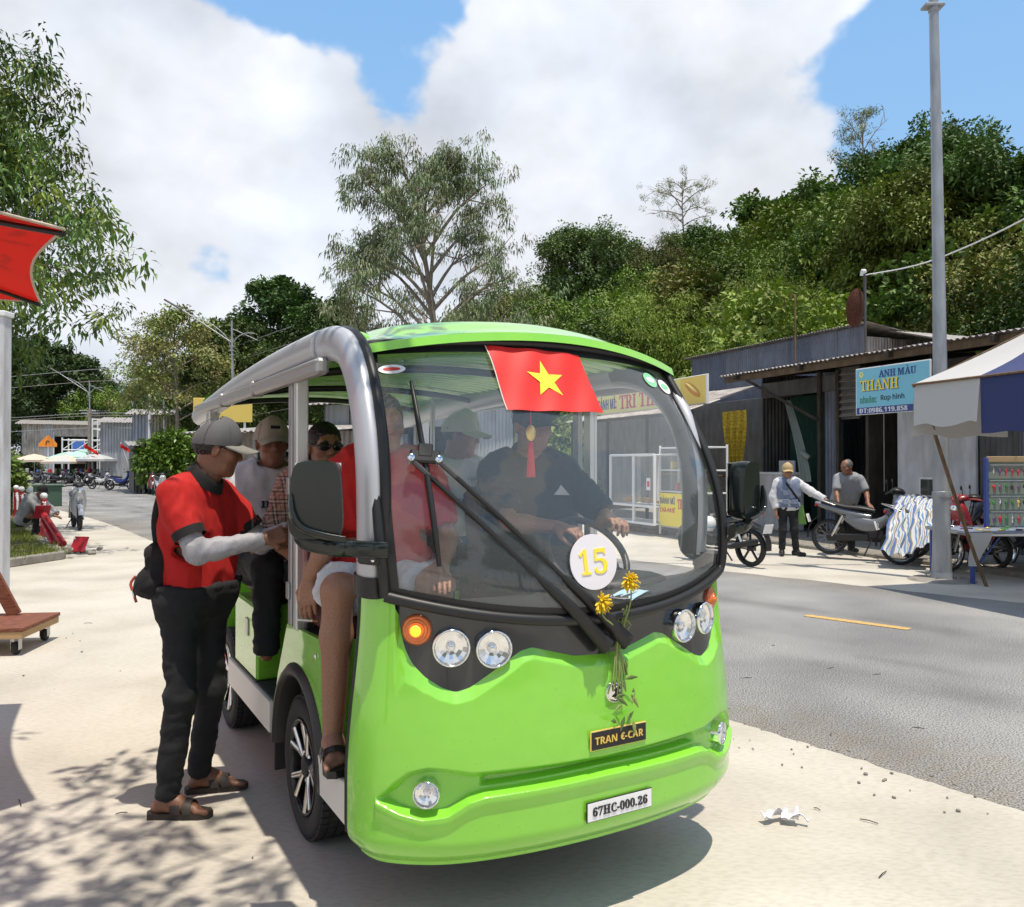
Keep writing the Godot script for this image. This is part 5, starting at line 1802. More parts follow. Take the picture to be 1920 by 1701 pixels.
	for k in 18:
		var y := r.randf_range(0.66, 1.06)
		var p := on_front(0.055 + r.randf_range(-0.03, 0.055) * (1.0 if y < 0.9 else 0.6), minf(y, 0.93), 0.018 + r.randf() * 0.012).origin
		if y > 0.93: p += V(0.02, y - 0.93, 0.0)
		var d := V(r.randf_range(-0.5, 0.5), r.randf_range(-1, 0.2), r.randf_range(0, 0.3)).normalized()
		mb = MB.new()
		mb.tube(PackedVector3Array([p, p + d * 0.02, p + d * 0.045 + V(0, -0.006, 0)]), PackedFloat32Array([0.002, 0.009, 0.002]), 5, true, 0.25)
		part("leaf", mb, M.leaf_dull if k % 3 else M.stem_green, o)
	# charm with tassel under the inner mirror
	o = thing("hanging_charm", "gold charm with red tassel hanging inside the windscreen", "ornament")
	o.transform = BX
	mat("tassel_red", C3(0.72, 0.03, 0.05), 0.7)
	var hp := V(-0.035, 1.79, -0.44)
	mb = MB.new()
	mb.tube(PackedVector3Array([hp, hp - V(0, 0.10, 0)]), 0.002, 5)
	part("cord", mb, M.tassel_red, o)
	mb = MB.new()
	mb.ball(hp - V(0, 0.125, 0), V(0.022, 0.032, 0.006), 14)
	part("medallion", mb, M.gold, o)
	mb = MB.new()
	mb.lathe([Vector2(0.003, -0.155), Vector2(0.009, -0.165), Vector2(0.010, -0.185), Vector2(0.013, -0.21), Vector2(0.018, -0.295), Vector2(0.0005, -0.296)], 14, Transform3D(Basis.IDENTITY, hp))
	part("tassel", mb, M.tassel_red, o)
	# folded face mask on the dashboard
	o = thing("face_mask", "pale blue face mask lying on the dashboard behind the glass", "mask")
	o.transform = BX * Transform3D(Basis(Vector3.UP, 0.35), V(0.235, 1.062, -0.14))
	mat("mask_blue", C3(0.42, 0.62, 0.72), 0.9)
	mb = MB.new()
	var rows2 := []
	for i in 13:
		var row := PackedVector3Array()
		for j in 9: row.append(V((j / 8.0 - 0.5) * 0.17, 0.006 * sin(i * 1.6) + 0.012 * sin(j / 8.0 * PI), (i / 12.0 - 0.5) * 0.10))
		rows2.append(row)
	mb.grid(rows2)
	part("pleated_cloth", mb, M.mask_blue, o)
	for s in [-1.0, 1.0]:
		mb = MB.new()
		mb.tube(smooth_path([V(s * 0.085, 0.004, -0.045), V(s * 0.125, 0.004, -0.02), V(s * 0.12, 0.004, 0.03), V(s * 0.085, 0.004, 0.045)], 10), 0.0015, 5)
		part("ear_loop", mb, M.disc_white, o)

# ---------------------------------------------------------------- motorbikes
func bike_wheel(o: Node3D, x: float, r: float, w: float, spoked: bool) -> void:
	var n := Node3D.new()
	n.name = "wheel"
	o.add_child(n, true)
	n.position = V(x, r, 0)
	var X := Transform3D(Basis(Vector3.RIGHT, PI / 2), Vector3.ZERO)
	var mb := MB.new()
	mb.lathe([Vector2(r * 0.80, -w * 0.4), Vector2(r * 0.88, -w * 0.5), Vector2(r * 0.96, -w * 0.38), Vector2(r, 0), Vector2(r * 0.96, w * 0.38), Vector2(r * 0.88, w * 0.5), Vector2(r * 0.80, w * 0.4)], 32, X)
	part("tyre", mb, M.rubber, n)
	mb = MB.new()
	mb.lathe([Vector2(r * 0.83, -w * 0.42), Vector2(r * 0.76, -w * 0.36), Vector2(r * 0.76, w * 0.36), Vector2(r * 0.83, w * 0.42)], 32, X)
	var rm := part("rim", mb, M.polished if spoked else M.rim_black, n)
	mb = MB.new()
	mb.lathe([Vector2(0.001, -0.055), Vector2(0.045, -0.055), Vector2(0.055, 0.0), Vector2(0.045, 0.055), Vector2(0.001, 0.055)], 14, X)
	part("hub", mb, M.dark_metal, n)
	mb = MB.new()
	if spoked:
		for k in 24:
			var a := TAU * k / 24.0
			var b := a + (0.5 if k % 2 else -0.5)
			mb.tube(PackedVector3Array([V(cos(b) * 0.05, sin(b) * 0.05, 0.03 if k % 2 else -0.03), V(cos(a) * r * 0.78, sin(a) * r * 0.78, 0)]), 0.0022, 4, false)
	else:
		for k in 5:
			var a := TAU * k / 5.0 + 0.3
			mb.bar(V(cos(a) * 0.03, sin(a) * 0.03, 0), V(cos(a) * r * 0.79, sin(a) * r * 0.79, 0), 0.03, 0.032, Vector3.BACK, 0.006)
	part("spokes", mb, M.steel if spoked else M.rim_black, rm)
func loft(mb: MB, P: Array, steps: int, seg := 10, side := Vector3.BACK) -> void:   # P: [x, y, half width across, half height]
	var c := []
	var r := []
	for p in P:
		c.append(V(p[0], p[1], 0))
		r.append(V(p[2], p[3], 0))
	var rows := []
	var pts := smooth_path(c, steps)
	var rad := smooth_path(r, steps)
	for i in pts.size():
		var t := (pts[mini(i + 1, pts.size() - 1)] - pts[maxi(i - 1, 0)]).normalized()
		var up := t.cross(side).normalized()
		var row := PackedVector3Array()
		for j in seg + 1:
			var a := TAU * j / seg
			row.append(pts[i] + side * cos(a) * rad[i].x + up * sin(a) * rad[i].y)
		rows.append(row)
	mb.grid(rows, true)
	mb.fan(rows[0].slice(0, seg), (pts[0] - pts[1]).normalized())
	mb.fan(rows[rows.size() - 1].slice(0, seg), (pts[pts.size() - 1] - pts[pts.size() - 2]).normalized())
func loft_at(mb: MB, P: Array, steps: int, seg: int, z: float) -> void:
	var t := MB.new()
	loft(t, P, steps, seg)
	mb.add(t, Transform3D(Basis.IDENTITY, V(0, 0, z)))
func motorbike(called: String, label: String, at: Vector3, face: Vector3, body: Material, accent: Material, spoked := true, opt := {}) -> Node3D:
	var o := thing(called, label, opt.get("category", "motorbike"), at, atan2(-face.z, face.x), opt.get("group", ""))
	o.rotation.x = 0.0
	var r := 0.285
	bike_wheel(o, 0.60, r, 0.075, spoked)
	bike_wheel(o, -0.60, r, 0.085, spoked)
	var mb := MB.new()
	for s in [-1.0, 1.0]: mb.tube(PackedVector3Array([V(0.60, r, s * 0.065), V(0.44, 0.72, s * 0.065)]), 0.018, 6)
	mb.tube(PackedVector3Array([V(0.44, 0.72, 0), V(0.37, 0.98, 0)]), 0.03, 8)
	part("front_fork", mb, M.steel, o)
	mb = MB.new()
	var rows := []
	for i in 13:
		var a := lerpf(0.25, 2.5, i / 12.0)
		var row := PackedVector3Array()
		for q in [[-0.055, 0.0], [-0.045, 0.018], [0.0, 0.028], [0.045, 0.018], [0.055, 0.0]]: row.append(V(0.60 + cos(a) * (r + 0.008 + q[1]), r + sin(a) * (r + 0.008 + q[1]), q[0]))
		rows.append(row)
	mb.grid(rows)
	part("front_mudguard", mb, body, o)
	mb = MB.new()
	loft(mb, [[0.40, 1.02, 0.05, 0.05], [0.44, 0.92, 0.12, 0.10], [0.40, 0.78, 0.15, 0.08], [0.33, 0.60, 0.17, 0.055], [0.27, 0.40, 0.13, 0.04], [0.22, 0.30, 0.06, 0.03]], 12, 12)
	var fs := part("leg_shield", mb, body, o)
	mb = MB.new()
	mb.ball(V(0.495, 0.90, 0), V(0.05, 0.055, 0.075), 12)
	part("headlight", mb, M.reflector, fs)
	mb = MB.new()
	loft(mb, [[0.34, 0.72, 0.05, 0.06], [0.18, 0.56, 0.06, 0.06], [-0.02, 0.55, 0.07, 0.07], [-0.18, 0.60, 0.09, 0.07]], 8, 8)
	part("centre_frame", mb, accent, o)
	mb = MB.new()
	loft(mb, [[0.02, 0.62, 0.10, 0.06], [-0.20, 0.66, 0.13, 0.075], [-0.45, 0.72, 0.12, 0.07], [-0.68, 0.79, 0.08, 0.05], [-0.82, 0.83, 0.04, 0.025]], 10, 12)
	var tb := part("tail_body", mb, body, o)
	mb = MB.new()
	mb.box(V(-0.80, 0.80, 0), V(0.05, 0.05, 0.12), 0.015)
	part("tail_light", mb, M.bike_red_lamp, tb)
	mb = MB.new()
	loft(mb, [[0.08, 0.72, 0.07, 0.035], [-0.10, 0.755, 0.115, 0.045], [-0.35, 0.775, 0.125, 0.045], [-0.60, 0.835, 0.105, 0.045], [-0.72, 0.855, 0.07, 0.03]], 10, 12)
	part("saddle", mb, M.black_trim, o)
	mb = MB.new()
	mb.tube(smooth_path([V(-0.50, 0.80, 0.11), V(-0.72, 0.88, 0.10), V(-0.86, 0.92, 0.0), V(-0.72, 0.88, -0.10), V(-0.50, 0.80, -0.11)], 12), 0.011, 6)
	part("grab_rail", mb, M.steel, o)
	mb = MB.new()
	mb.tube(smooth_path([V(0.28, 1.0, 0.33), V(0.34, 1.03, 0.16), V(0.38, 1.0, 0.0), V(0.34, 1.03, -0.16), V(0.28, 1.0, -0.33)], 12), 0.014, 6)
	loft(mb, [[0.31, 1.02, 0.05, 0.03], [0.37, 1.05, 0.13, 0.05], [0.46, 1.03, 0.10, 0.05], [0.50, 0.99, 0.05, 0.03]], 6, 10)
	part("handlebar", mb, body if opt.get("bar_body", false) else M.black_trim, o)
	for s in [-1.0, 1.0]:
		mb = MB.new()
		mb.tube(PackedVector3Array([V(0.30, 1.02, s * 0.25), V(0.30, 1.17, s * 0.30)]), 0.006, 5)
		mb.ball(V(0.29, 1.19, s * 0.32), V(0.012, 0.035, 0.055), 10)
		part("mirror", mb, M.black_trim, o)
	mb = MB.new()
	mb.box(V(0.10, 0.36, 0), V(0.30, 0.20, 0.20), 0.04)
	mb.tube(PackedVector3Array([V(0.12, 0.38, 0), V(0.34, 0.44, 0)]), 0.06, 10)
	part("engine", mb, M.dark_metal, o)
	mb = MB.new()
	for s in [-1.0, 1.0]:
		loft_at(mb, [[0.30, 0.62, 0.02, 0.06], [0.10, 0.50, 0.03, 0.10], [-0.12, 0.52, 0.03, 0.11], [-0.34, 0.62, 0.02, 0.06]], 8, 8, s * 0.10)
	part("side_cover", mb, body, o)
	mb = MB.new()
	mb.bar(V(0.0, 0.31, 0.11), V(-0.62, 0.28, 0.105), 0.02, 0.11, Vector3.UP, 0.01)
	part("chain_case", mb, M.black_trim, o)
	mb = MB.new()
	mb.tube(smooth_path([V(0.26, 0.36, -0.06), V(0.20, 0.24, -0.12), V(-0.10, 0.24, -0.14), V(-0.35, 0.28, -0.145)], 10), 0.018, 6)
	mb.tube(PackedVector3Array([V(-0.32, 0.275, -0.145), V(-0.45, 0.31, -0.15), V(-0.85, 0.40, -0.155)]), PackedFloat32Array([0.03, 0.046, 0.040]), 10)
	part("exhaust", mb, M.dark_metal if not opt.get("chrome_pipe", false) else M.polished, o)
	mb = MB.new()
	for s in [-1.0, 1.0]:
		mb.bar(V(-0.02, 0.34, s * 0.085), V(-0.60, r, s * 0.075), 0.022, 0.035, Vector3.UP, 0.004)
	part("swing_arm", mb, M.steel, o)
	for s in [-1.0, 1.0]:
		mb = MB.new()
		mb.tube(PackedVector3Array([V(-0.55, r + 0.02, s * 0.095), V(-0.38, 0.64, s * 0.10)]), 0.024, 8)
		part("shock_absorber", mb, M.polished, o)
	mb = MB.new()
	rows = []
	for i in 9:
		var a := lerpf(1.2, 3.3, i / 8.0)
		var row := PackedVector3Array()
		for q in [-0.06, 0.0, 0.06]: row.append(V(-0.60 + cos(a) * (r + 0.06), r + sin(a) * (r + 0.06) + 0.03, q))
		rows.append(row)
	mb.grid(rows)
	part("rear_mudguard", mb, M.black_trim, o)
	mb = MB.new()
	mb.box(V(-0.93, 0.58, 0), V(0.008, 0.14, 0.19), 0.002, Basis(Vector3.BACK, 0.3))
	part("number_plate", mb, M.sticker_white, o)
	mb = MB.new()
	mb.tube(PackedVector3Array([V(0.05, 0.28, 0.10), V(-0.05, 0.02, 0.22)]), 0.012, 6)
	part("stand", mb, M.dark_metal, o)
	o.rotation.z = 0.0
	return o

# ---------------------------------------------------------------- shops and people across the road
const FO := Vector3(6.61, 0, -13.95)
const FT := -1.1875
func FX(p := Vector3.ZERO, turn := 0.0) -> Transform3D:
	return Transform3D(Basis(Vector3.UP, FT), FO) * Transform3D(Basis(Vector3.UP, turn), p)
func fthing(called: String, label: String, category: String, p: Vector3, turn := 0.0, group := "") -> Node3D:
	var o := thing(called, label, category, Vector3.ZERO, 0.0, group)
	o.transform = FX(p, turn)
	return o
# corrugated sheets set side by side, each a part; u across, v along the ribs
func sheets(parent: Node3D, called: String, a: Vector3, u: Vector3, v: Vector3, wide: float, mats: Array, period := 0.1, amp := 0.012, seed_ := 1) -> void:
	var r := RandomNumberGenerator.new()
	r.seed = seed_
	var L := u.length()
	var n := maxi(1, int(round(L / wide)))
	var uu := u / L
	var w := L / n
	var nn := v.cross(u).normalized()
	for k in n:
		var mb := MB.new()
		var ra := PackedVector3Array()
		var rb := PackedVector3Array()
		var m := int(w * 1.03 / period * 6.0)
		var off := nn * (0.004 * (k % 2) + r.randf() * 0.004)
		var sk := r.randf_range(-0.012, 0.012)
		for i in m + 1:
			var x := w * 1.03 * i / m
			var d := nn * amp * cos(TAU * x / period) + off
			ra.append(a + uu * (k * w + x) + d + v.normalized() * sk)
			rb.append(a + uu * (k * w + x) + d + v + v.normalized() * sk)
		mb.grid([ra, rb])
		part(called, mb, mats[r.randi() % mats.size()], parent)
func box_part(parent: Node3D, called: String, c: Vector3, size: Vector3, m: Material, bev := 0.01, B := Basis.IDENTITY) -> MeshInstance3D:
	var mb := MB.new()
	mb.box(c, size, bev, B)
	return part(called, mb, m, parent)
func pipe_part(parent: Node3D, called: String, P: Array, r: float, m: Material, seg := 8, steps := 0) -> MeshInstance3D:
	var mb := MB.new()
	mb.tube(smooth_path(P, steps) if steps > 0 else PackedVector3Array(P), r, seg)
	return part(called, mb, m, parent)
func cloth_sheet(parent: Node3D, called: String, m: Material, fn: Callable, nu: int, nv: int) -> MeshInstance3D:
	var mb := MB.new()
	for s in [0.0, 1.0]:
		var rows := []
		for i in nv + 1:
			var row := PackedVector3Array()
			for j in nu + 1: row.append(fn.call(j / float(nu), i / float(nv)) + V(0, 0.004 * s, 0))
			rows.append(row)
		if s > 0: rows.reverse()
		mb.grid(rows)
	return part(called, mb, m, parent)
func stained(key: String, c: Color, rough: float, metal: float, lo: Color, sd: int, scale := 0.6, stretch := Vector3(1, 0.25, 1)) -> StandardMaterial3D:
	var m := mat(key, c, rough, metal)
	m.uv1_triplanar = true
	m.uv1_world_triplanar = true
	m.uv1_scale = stretch * scale
	m.albedo_texture = ntex(512, 0.012, lo, Color(1, 1, 1), 5, sd)
	return m
func make_right() -> void:
	stained("tin_blue", C3(0.15, 0.175, 0.235), 0.55, 0.25, Color(0.72, 0.70, 0.70), 41)
	stained("tin_blue_b", C3(0.19, 0.215, 0.275), 0.55, 0.25, Color(0.75, 0.72, 0.70), 42)
	stained("tin_light", C3(0.46, 0.46, 0.47), 0.5, 0.35, Color(0.62, 0.54, 0.48), 43)
	stained("tin_light_b", C3(0.55, 0.55, 0.55), 0.5, 0.35, Color(0.66, 0.60, 0.55), 44)
	stained("tin_dark", C3(0.15, 0.15, 0.155), 0.6, 0.2, Color(0.6, 0.58, 0.56), 45)
	stained("panel_white", C3(0.62, 0.64, 0.68), 0.7, 0.0, Color(0.80, 0.78, 0.76), 46, 0.8)
	stained("timber_dark", C3(0.07, 0.055, 0.042), 0.85, 0.0, Color(0.6, 0.6, 0.6), 47, 1.5)
	stained("timber", C3(0.20, 0.14, 0.085), 0.85, 0.0, Color(0.6, 0.58, 0.55), 48, 1.5)
	stained("galvanised", C3(0.40, 0.42, 0.45), 0.45, 0.55, Color(0.80, 0.80, 0.80), 49, 1.2)
	stained("rust", C3(0.16, 0.055, 0.03), 0.9, 0.1, Color(0.45, 0.40, 0.38), 50, 3.0, Vector3.ONE)
	stained("bamboo", C3(0.26, 0.17, 0.09), 0.7, 0.0, Color(0.55, 0.5, 0.45), 51, 3.0)
	stained("cement", C3(0.34, 0.32, 0.29), 0.95, 0.0, Color(0.72, 0.70, 0.68), 52, 0.8, Vector3.ONE)
	stained("dark_room", C3(0.12, 0.105, 0.09), 0.95, 0.0, Color(0.5, 0.48, 0.45), 53, 0.7)  # wall colour kept dark, standing in for the shade inside shops and sheds
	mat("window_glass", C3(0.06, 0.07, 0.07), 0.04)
	mat("bike_red_lamp", C3(0.45, 0.02, 0.02), 0.2)
	mat("sign_cyan", C3(0.20, 0.52, 0.66), 0.5)
	mat("sign_navy", C3(0.03, 0.06, 0.25), 0.5)
	mat("sign_yellow", C3(0.86, 0.70, 0.05), 0.5)
	mat("sign_ochre", C3(0.78, 0.58, 0.14), 0.5)
	mat("sign_cream", C3(0.80, 0.72, 0.24), 0.5)
	mat("sign_red", C3(0.55, 0.03, 0.05), 0.5)
	mat("sign_green", C3(0.05, 0.22, 0.05), 0.5)
	mat("white_paint", C3(0.72, 0.73, 0.74), 0.5)
	mat("clear_glass", C3(0.9, 1, 0.98, 0.05), 0.02, 0.0, {"transparency": BaseMaterial3D.TRANSPARENCY_ALPHA})
	mat("bread", C3(0.62, 0.30, 0.09), 0.8)
	cloth("canvas_white", C3(0.62, 0.61, 0.60)); M.canvas_white.backlight_enabled = true; M.canvas_white.backlight = Color(0.5, 0.5, 0.5)
	cloth("canvas_blue", C3(0.035, 0.05, 0.16)); M.canvas_blue.backlight_enabled = true; M.canvas_blue.backlight = Color(0.06, 0.08, 0.25)
	mat("curtain_green", C3(0.04, 0.12, 0.095), 0.9)
	mat("curtain_pale", C3(0.22, 0.26, 0.24), 0.9)
	# --- hair-dye shop: "ANH MÀU"
	var o := fthing("shop_house", "low tin shop with corrugated eave behind the blue hanging sign", "shop", Vector3.ZERO)
	sheets(o, "roof_sheet", V(-5.2, 3.50, 0.0), V(8.6, 0, 0), V(0, 0.55, -5.2), 0.9, [M.tin_light, M.tin_light_b], 0.115, 0.016, 3)
	box_part(o, "eave_beam", V(-0.9, 3.41, -0.14), V(8.5, 0.13, 0.06), M.timber, 0.01)
	for x in [-4.6, -2.6, -0.4, 1.6, 3.0]: box_part(o, "rafter", V(x, 3.42 + 0.25, -2.4), V(0.06, 0.10, 4.9), M.timber_dark, 0.008, Basis(Vector3.RIGHT, 0.105))
	box_part(o, "lintel", V(-0.95, 3.20, -1.18), V(8.4, 0.34, 0.08), M.tin_dark, 0.01)
	sheets(o, "wall_sheet", V(-3.21, 0.0, -1.20), V(0.50, 0, 0), V(0, 3.05, 0), 0.5, [M.tin_blue], 0.09, 0.012, 5)
	box_part(o, "wall_panel", V(-0.455, 1.52, -1.20), V(1.65, 3.04, 0.07), M.panel_white, 0.012)
	var wd := box_part(o, "vent_frame", V(-0.60, 1.11, -1.155), V(0.33, 0.36, 0.03), M.white_paint, 0.006)
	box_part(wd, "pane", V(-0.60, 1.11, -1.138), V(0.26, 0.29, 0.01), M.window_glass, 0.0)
	sheets(o, "wall_sheet", V(0.38, 0.0, -1.22), V(3.0, 0, 0), V(0, 3.05, 0), 0.85, [M.tin_dark, M.tin_blue], 0.10, 0.014, 6)
	var lv := box_part(o, "louvre_frame", V(-2.46, 2.95, -1.16), V(0.56, 1.05, 0.03), M.tin_dark, 0.006)
	for k in 7: box_part(lv, "slat", V(-2.46, 2.52 + k * 0.14, -1.13), V(0.54, 0.10, 0.012), M.tin_light, 0.003, Basis(Vector3.RIGHT, -0.7))
	sheets(o, "side_wall_sheet", V(-5.15, 0.0, -5.2), V(0, 0, 4.0), V(0, 3.6, 0), 0.9, [M.tin_dark], 0.10, 0.012, 8)
	box_part(o, "side_wall", V(3.45, 1.8, -3.2), V(0.08, 3.6, 4.1), M.tin_dark, 0.01)
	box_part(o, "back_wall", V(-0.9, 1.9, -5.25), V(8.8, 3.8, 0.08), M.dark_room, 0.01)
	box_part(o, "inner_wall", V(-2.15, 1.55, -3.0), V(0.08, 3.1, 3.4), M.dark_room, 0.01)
	box_part(o, "floor_slab", V(-0.9, 0.02, -2.3), V(8.6, 0.10, 6.2), M.cement, 0.02)
	box_part(o, "post", V(-3.24, 1.75, -1.12), V(0.09, 3.4, 0.09), M.timber_dark, 0.01)
	box_part(o, "post", V(-2.72, 1.75, -1.12), V(0.09, 3.4, 0.09), M.timber_dark, 0.01)
	var st := MB.new()
	st.bar(V(-4.35, 3.35, -0.10), V(-3.25, 2.45, -1.05), 0.05, 0.06)
	part("strut", st, M.timber_dark, o)
	pipe_part(o, "wire_hanger", [V(-1.02, 3.24, 0.02), V(-1.02, 3.46, -0.05)], 0.004, M.dark_metal, 5)
	pipe_part(o, "wire_hanger", [V(0.5, 3.24, 0.02), V(0.5, 3.46, -0.05)], 0.004, M.dark_metal, 5)
	box_part(o, "door_stile", V(-1.33, 1.5, -1.35), V(0.05, 2.9, 0.05), M.tin_light, 0.005)
	pipe_part(o, "chain", [V(-1.72, 1.0, -1.3), V(-1.72, 2.6, -1.3)], 0.008, M.steel, 5)
	# things inside the doorway
	var sh := fthing("counter", "dark wooden counter inside the open shop doorway", "counter", V(-1.75, 0.07, -2.2))
	box_part(sh, "top", V(0, 0.80, 0), V(0.8, 0.05, 0.5), M.timber_dark)
	for q in [-0.35, 0.35]: box_part(sh, "leg", V(q, 0.39, 0), V(0.06, 0.78, 0.4), M.timber_dark)
	mat("cardboard", C3(0.36, 0.25, 0.14), 0.9)
	var cb := fthing("cardboard_box", "open cardboard box with bottles on the doorway counter", "box", V(-1.50, 0.90, -2.08))
	box_part(cb, "carton", V(0, 0.13, 0), V(0.34, 0.26, 0.25), M.cardboard, 0.004)
	for k in 4: pipe_part(cb, "bottle", [V(-0.12 + k * 0.08, 0.24, 0.02), V(-0.12 + k * 0.08, 0.36 + 0.02 * (k % 2), 0.02)], 0.022, [M.sign_cyan, M.white_paint, M.sign_red, M.sign_cyan][k], 8)
	# sign
	var sg := fthing("hanging_sign", "light blue hair dye sign hanging under the tin eave", "sign", V(-0.255, 2.815, 0.04))
	box_part(sg, "board", Vector3.ZERO, V(1.60, 0.83, 0.03), M.white_paint, 0.006)
	box_part(sg, "face", V(0, 0.055, 0.016), V(1.55, 0.68, 0.006), M.sign_cyan, 0.0)
	box_part(sg, "phone_strip", V(0, -0.345, 0.016), V(1.55, 0.115, 0.006), M.sign_navy, 0.0)
	text("ANH MÀU", 0.78, 0.155, M.sign_navy, sg, Transform3D(Basis.IDENTITY, V(0.13, 0.295, 0.02)), true, true, 0.006)
	text("THANH", 0.84, 0.185, M.sign_navy, sg, Transform3D(Basis.IDENTITY, V(-0.245, 0.085, 0.02)), true, true, 0.004)
	text("THANH", 0.84, 0.185, M.sign_yellow, sg, Transform3D(Basis.IDENTITY, V(-0.257, 0.095, 0.026)), true, true, 0.004)
	text("nhuôm:", 0.38, 0.12, M.sign_green, sg, Transform3D(Basis.IDENTITY, V(-0.50, -0.15, 0.02)), true, false, 0.005)
	text("Rup hình", 0.50, 0.12, M.ink, sg, Transform3D(Basis.IDENTITY, V(0.03, -0.15, 0.02)), false, false, 0.005)
	text("ĐT:0986.119.858", 1.05, 0.085, M.white_paint, sg, Transform3D(Basis.IDENTITY, V(-0.18, -0.345, 0.02)), false, true, 0.005)
	var fl := MB.new()
	for k in 6: fl.ball(V(-0.66 + 0.035 * cos(k * 1.05), 0.30 + 0.035 * sin(k * 1.05), 0.02), V(0.022, 0.022, 0.004), 8)
	part("flower_print", fl, M.sign_cream, sg)
	# --- grey-blue house behind
	o = fthing("tin_house", "tall shed of blue-grey corrugated sheets behind the shop roofs", "building", V(-7.3, 0, -3.0))
	sheets(o, "wall_sheet", V(-3.4, 0, 0), V(6.8, 0, 0), V(0, 4.66, 0), 0.85, [M.tin_blue, M.tin_blue_b], 0.085, 0.012, 11)
	sheets(o, "side_sheet", V(3.42, 0, 0), V(0, 0, -3.0), V(0, 4.40, 0), 0.85, [M.tin_light], 0.085, 0.012, 12)
	sheets(o, "roof_sheet", V(-3.6, 4.70, 0.15), V(7.2, 0, 0), V(0, -0.55, -4.0), 0.9, [M.tin_light, M.tin_light_b], 0.10, 0.014, 13)
	box_part(o, "fascia", V(0, 4.68, 0.03), V(6.9, 0.06, 0.04), M.tin_dark, 0.005)
	sheets(o, "lean_roof_sheet", V(3.45, 4.55, -0.6), V(0, 0, -3.0), V(2.0, -0.55, 0), 0.9, [M.tin_light_b], 0.14, 0.02, 14)
	var nails := MB.new()
	for i in 40:
		for y in [4.45, 4.05, 3.65, 3.25]: nails.ball(V(-3.3 + i * 0.168, y + 0.03 * sin(i * 7.0), 0.016), V(0.014, 0.014, 0.008), 5)
	var nl := part("screw_heads", nails, M.dark_metal, o)
	nl.set_meta("kind", "stuff")
	# --- bread shop
	o = fthing("bread_shop", "open bread stall with white tin awning seen through the windscreen", "shop", V(-7.9, 0, 0))
	sheets(o, "awning_sheet", V(-3.4, 2.72, 0.9), V(6.2, 0, 0), V(0, 0.62, -2.0), 0.9, [M.tin_light_b, M.tin_light], 0.10, 0.016, 21)
	box_part(o, "awning_beam", V(-0.3, 2.68, 0.75), V(6.1, 0.08, 0.05), M.timber_dark)
	for x in [-3.3, -1.2, 0.8, 2.7]: box_part(o, "post", V(x, 1.35, 0.72), V(0.07, 2.66, 0.07), M.timber_dark)
	box_part(o, "back_wall", V(-2.9, 1.6, -2.4), V(11.4, 3.2, 0.08), M.tin_dark)
	box_part(o, "floor_slab", V(-0.2, 0.09, -0.4), V(6.6, 0.18, 3.9), M.cement, 0.02)
	var step := RandomNumberGenerator.new()
	step.seed = 5
	mat("brick", C3(0.22, 0.12, 0.085), 0.95)
	mat("brick_b", C3(0.16, 0.10, 0.08), 0.95)
	for k in 28: box_part(o, "brick", V(-3.4 + k * 0.235, 0.045, 1.62 + step.randf() * 0.02), V(0.215, 0.085, 0.10), M.brick if step.randf() > 0.5 else M.brick_b, 0.008)
	box_part(o, "shelf", V(-1.5, 1.2, -2.1), V(2.6, 0.04, 0.4), M.timber)
	var bs := fthing("bread_sign", "long yellow bread shop signboard on top of the awning", "sign", V(-8.0, 3.20, 0.42))
	box_part(bs, "board", Vector3.ZERO, V(6.0, 0.66, 0.05), M.white_paint, 0.008)
	box_part(bs, "face", V(-0.5, 0, 0.026), V(4.9, 0.62, 0.008), M.sign_cream, 0.0)
	box_part(bs, "picture_face", V(2.45, 0, 0.026), V(0.98, 0.62, 0.008), M.sign_ochre, 0.0)
	text("BÁNH MÌ:", 1.05, 0.36, M.sign_navy, bs, Transform3D(Basis.IDENTITY, V(-1.62, -0.02, 0.03)), false, true, 0.008)
	text("TRÍ THINH", 2.75, 0.46, M.white_paint, bs, Transform3D(Basis.IDENTITY, V(0.475, -0.015, 0.03)), true, true, 0.006)
	text("TRÍ THINH", 2.75, 0.46, M.sign_red, bs, Transform3D(Basis.IDENTITY, V(0.455, 0.0, 0.037)), true, true, 0.006)
	for q in [[1.16, -0.285]]: box_part(bs, "dot_below", V(q[0], q[1], 0.04), V(0.07, 0.06, 0.01), M.sign_red, 0.0)
	var br := MB.new()
	br.ball(V(2.45, 0.02, 0.035), V(0.34, 0.10, 0.012), 14, Basis(Vector3.BACK, -0.5))
	part("bread_print", br, M.bread, bs)
	br = MB.new()
	br.ball(V(2.42, 0.06, 0.045), V(0.26, 0.03, 0.008), 12, Basis(Vector3.BACK, -0.5))
	part("bread_highlight", br, M.sign_cream, bs)
	# glass cabinet
	var gc := fthing("glass_cabinet", "white framed glass bread cabinet on legs in front of the stall", "cabinet", V(-5.55, 0.0, 1.75))
	for x in [-0.95, 0.1, 0.95]:
		for z in [-0.3, 0.3]: box_part(gc, "frame_post", V(x, 0.98, z), V(0.05, 1.50, 0.05), M.white_paint, 0.005)
	for y in [0.25, 0.62, 1.72]:
		for z in [-0.3, 0.3]: box_part(gc, "frame_rail", V(0, y, z), V(1.86, 0.05, 0.045), M.white_paint, 0.005)
		box_part(gc, "shelf", V(0, y, 0), V(1.84, 0.02, 0.54), M.white_paint, 0.003)
	for x in [-0.425, 0.525]: box_part(gc, "pane", V(x, 1.17, 0.3), V(0.98 if x < 0 else 0.80, 1.04, 0.006), M.clear_glass, 0.0)
	box_part(gc, "notice", V(0.72, 1.10, 0.31), V(0.16, 0.26, 0.004), M.white_paint, 0.0)
	box_part(gc, "notice_print", V(0.72, 1.10, 0.314), V(0.09, 0.12, 0.003), M.sign_red, 0.0)
	var rb := RandomNumberGenerator.new()
	rb.seed = 9
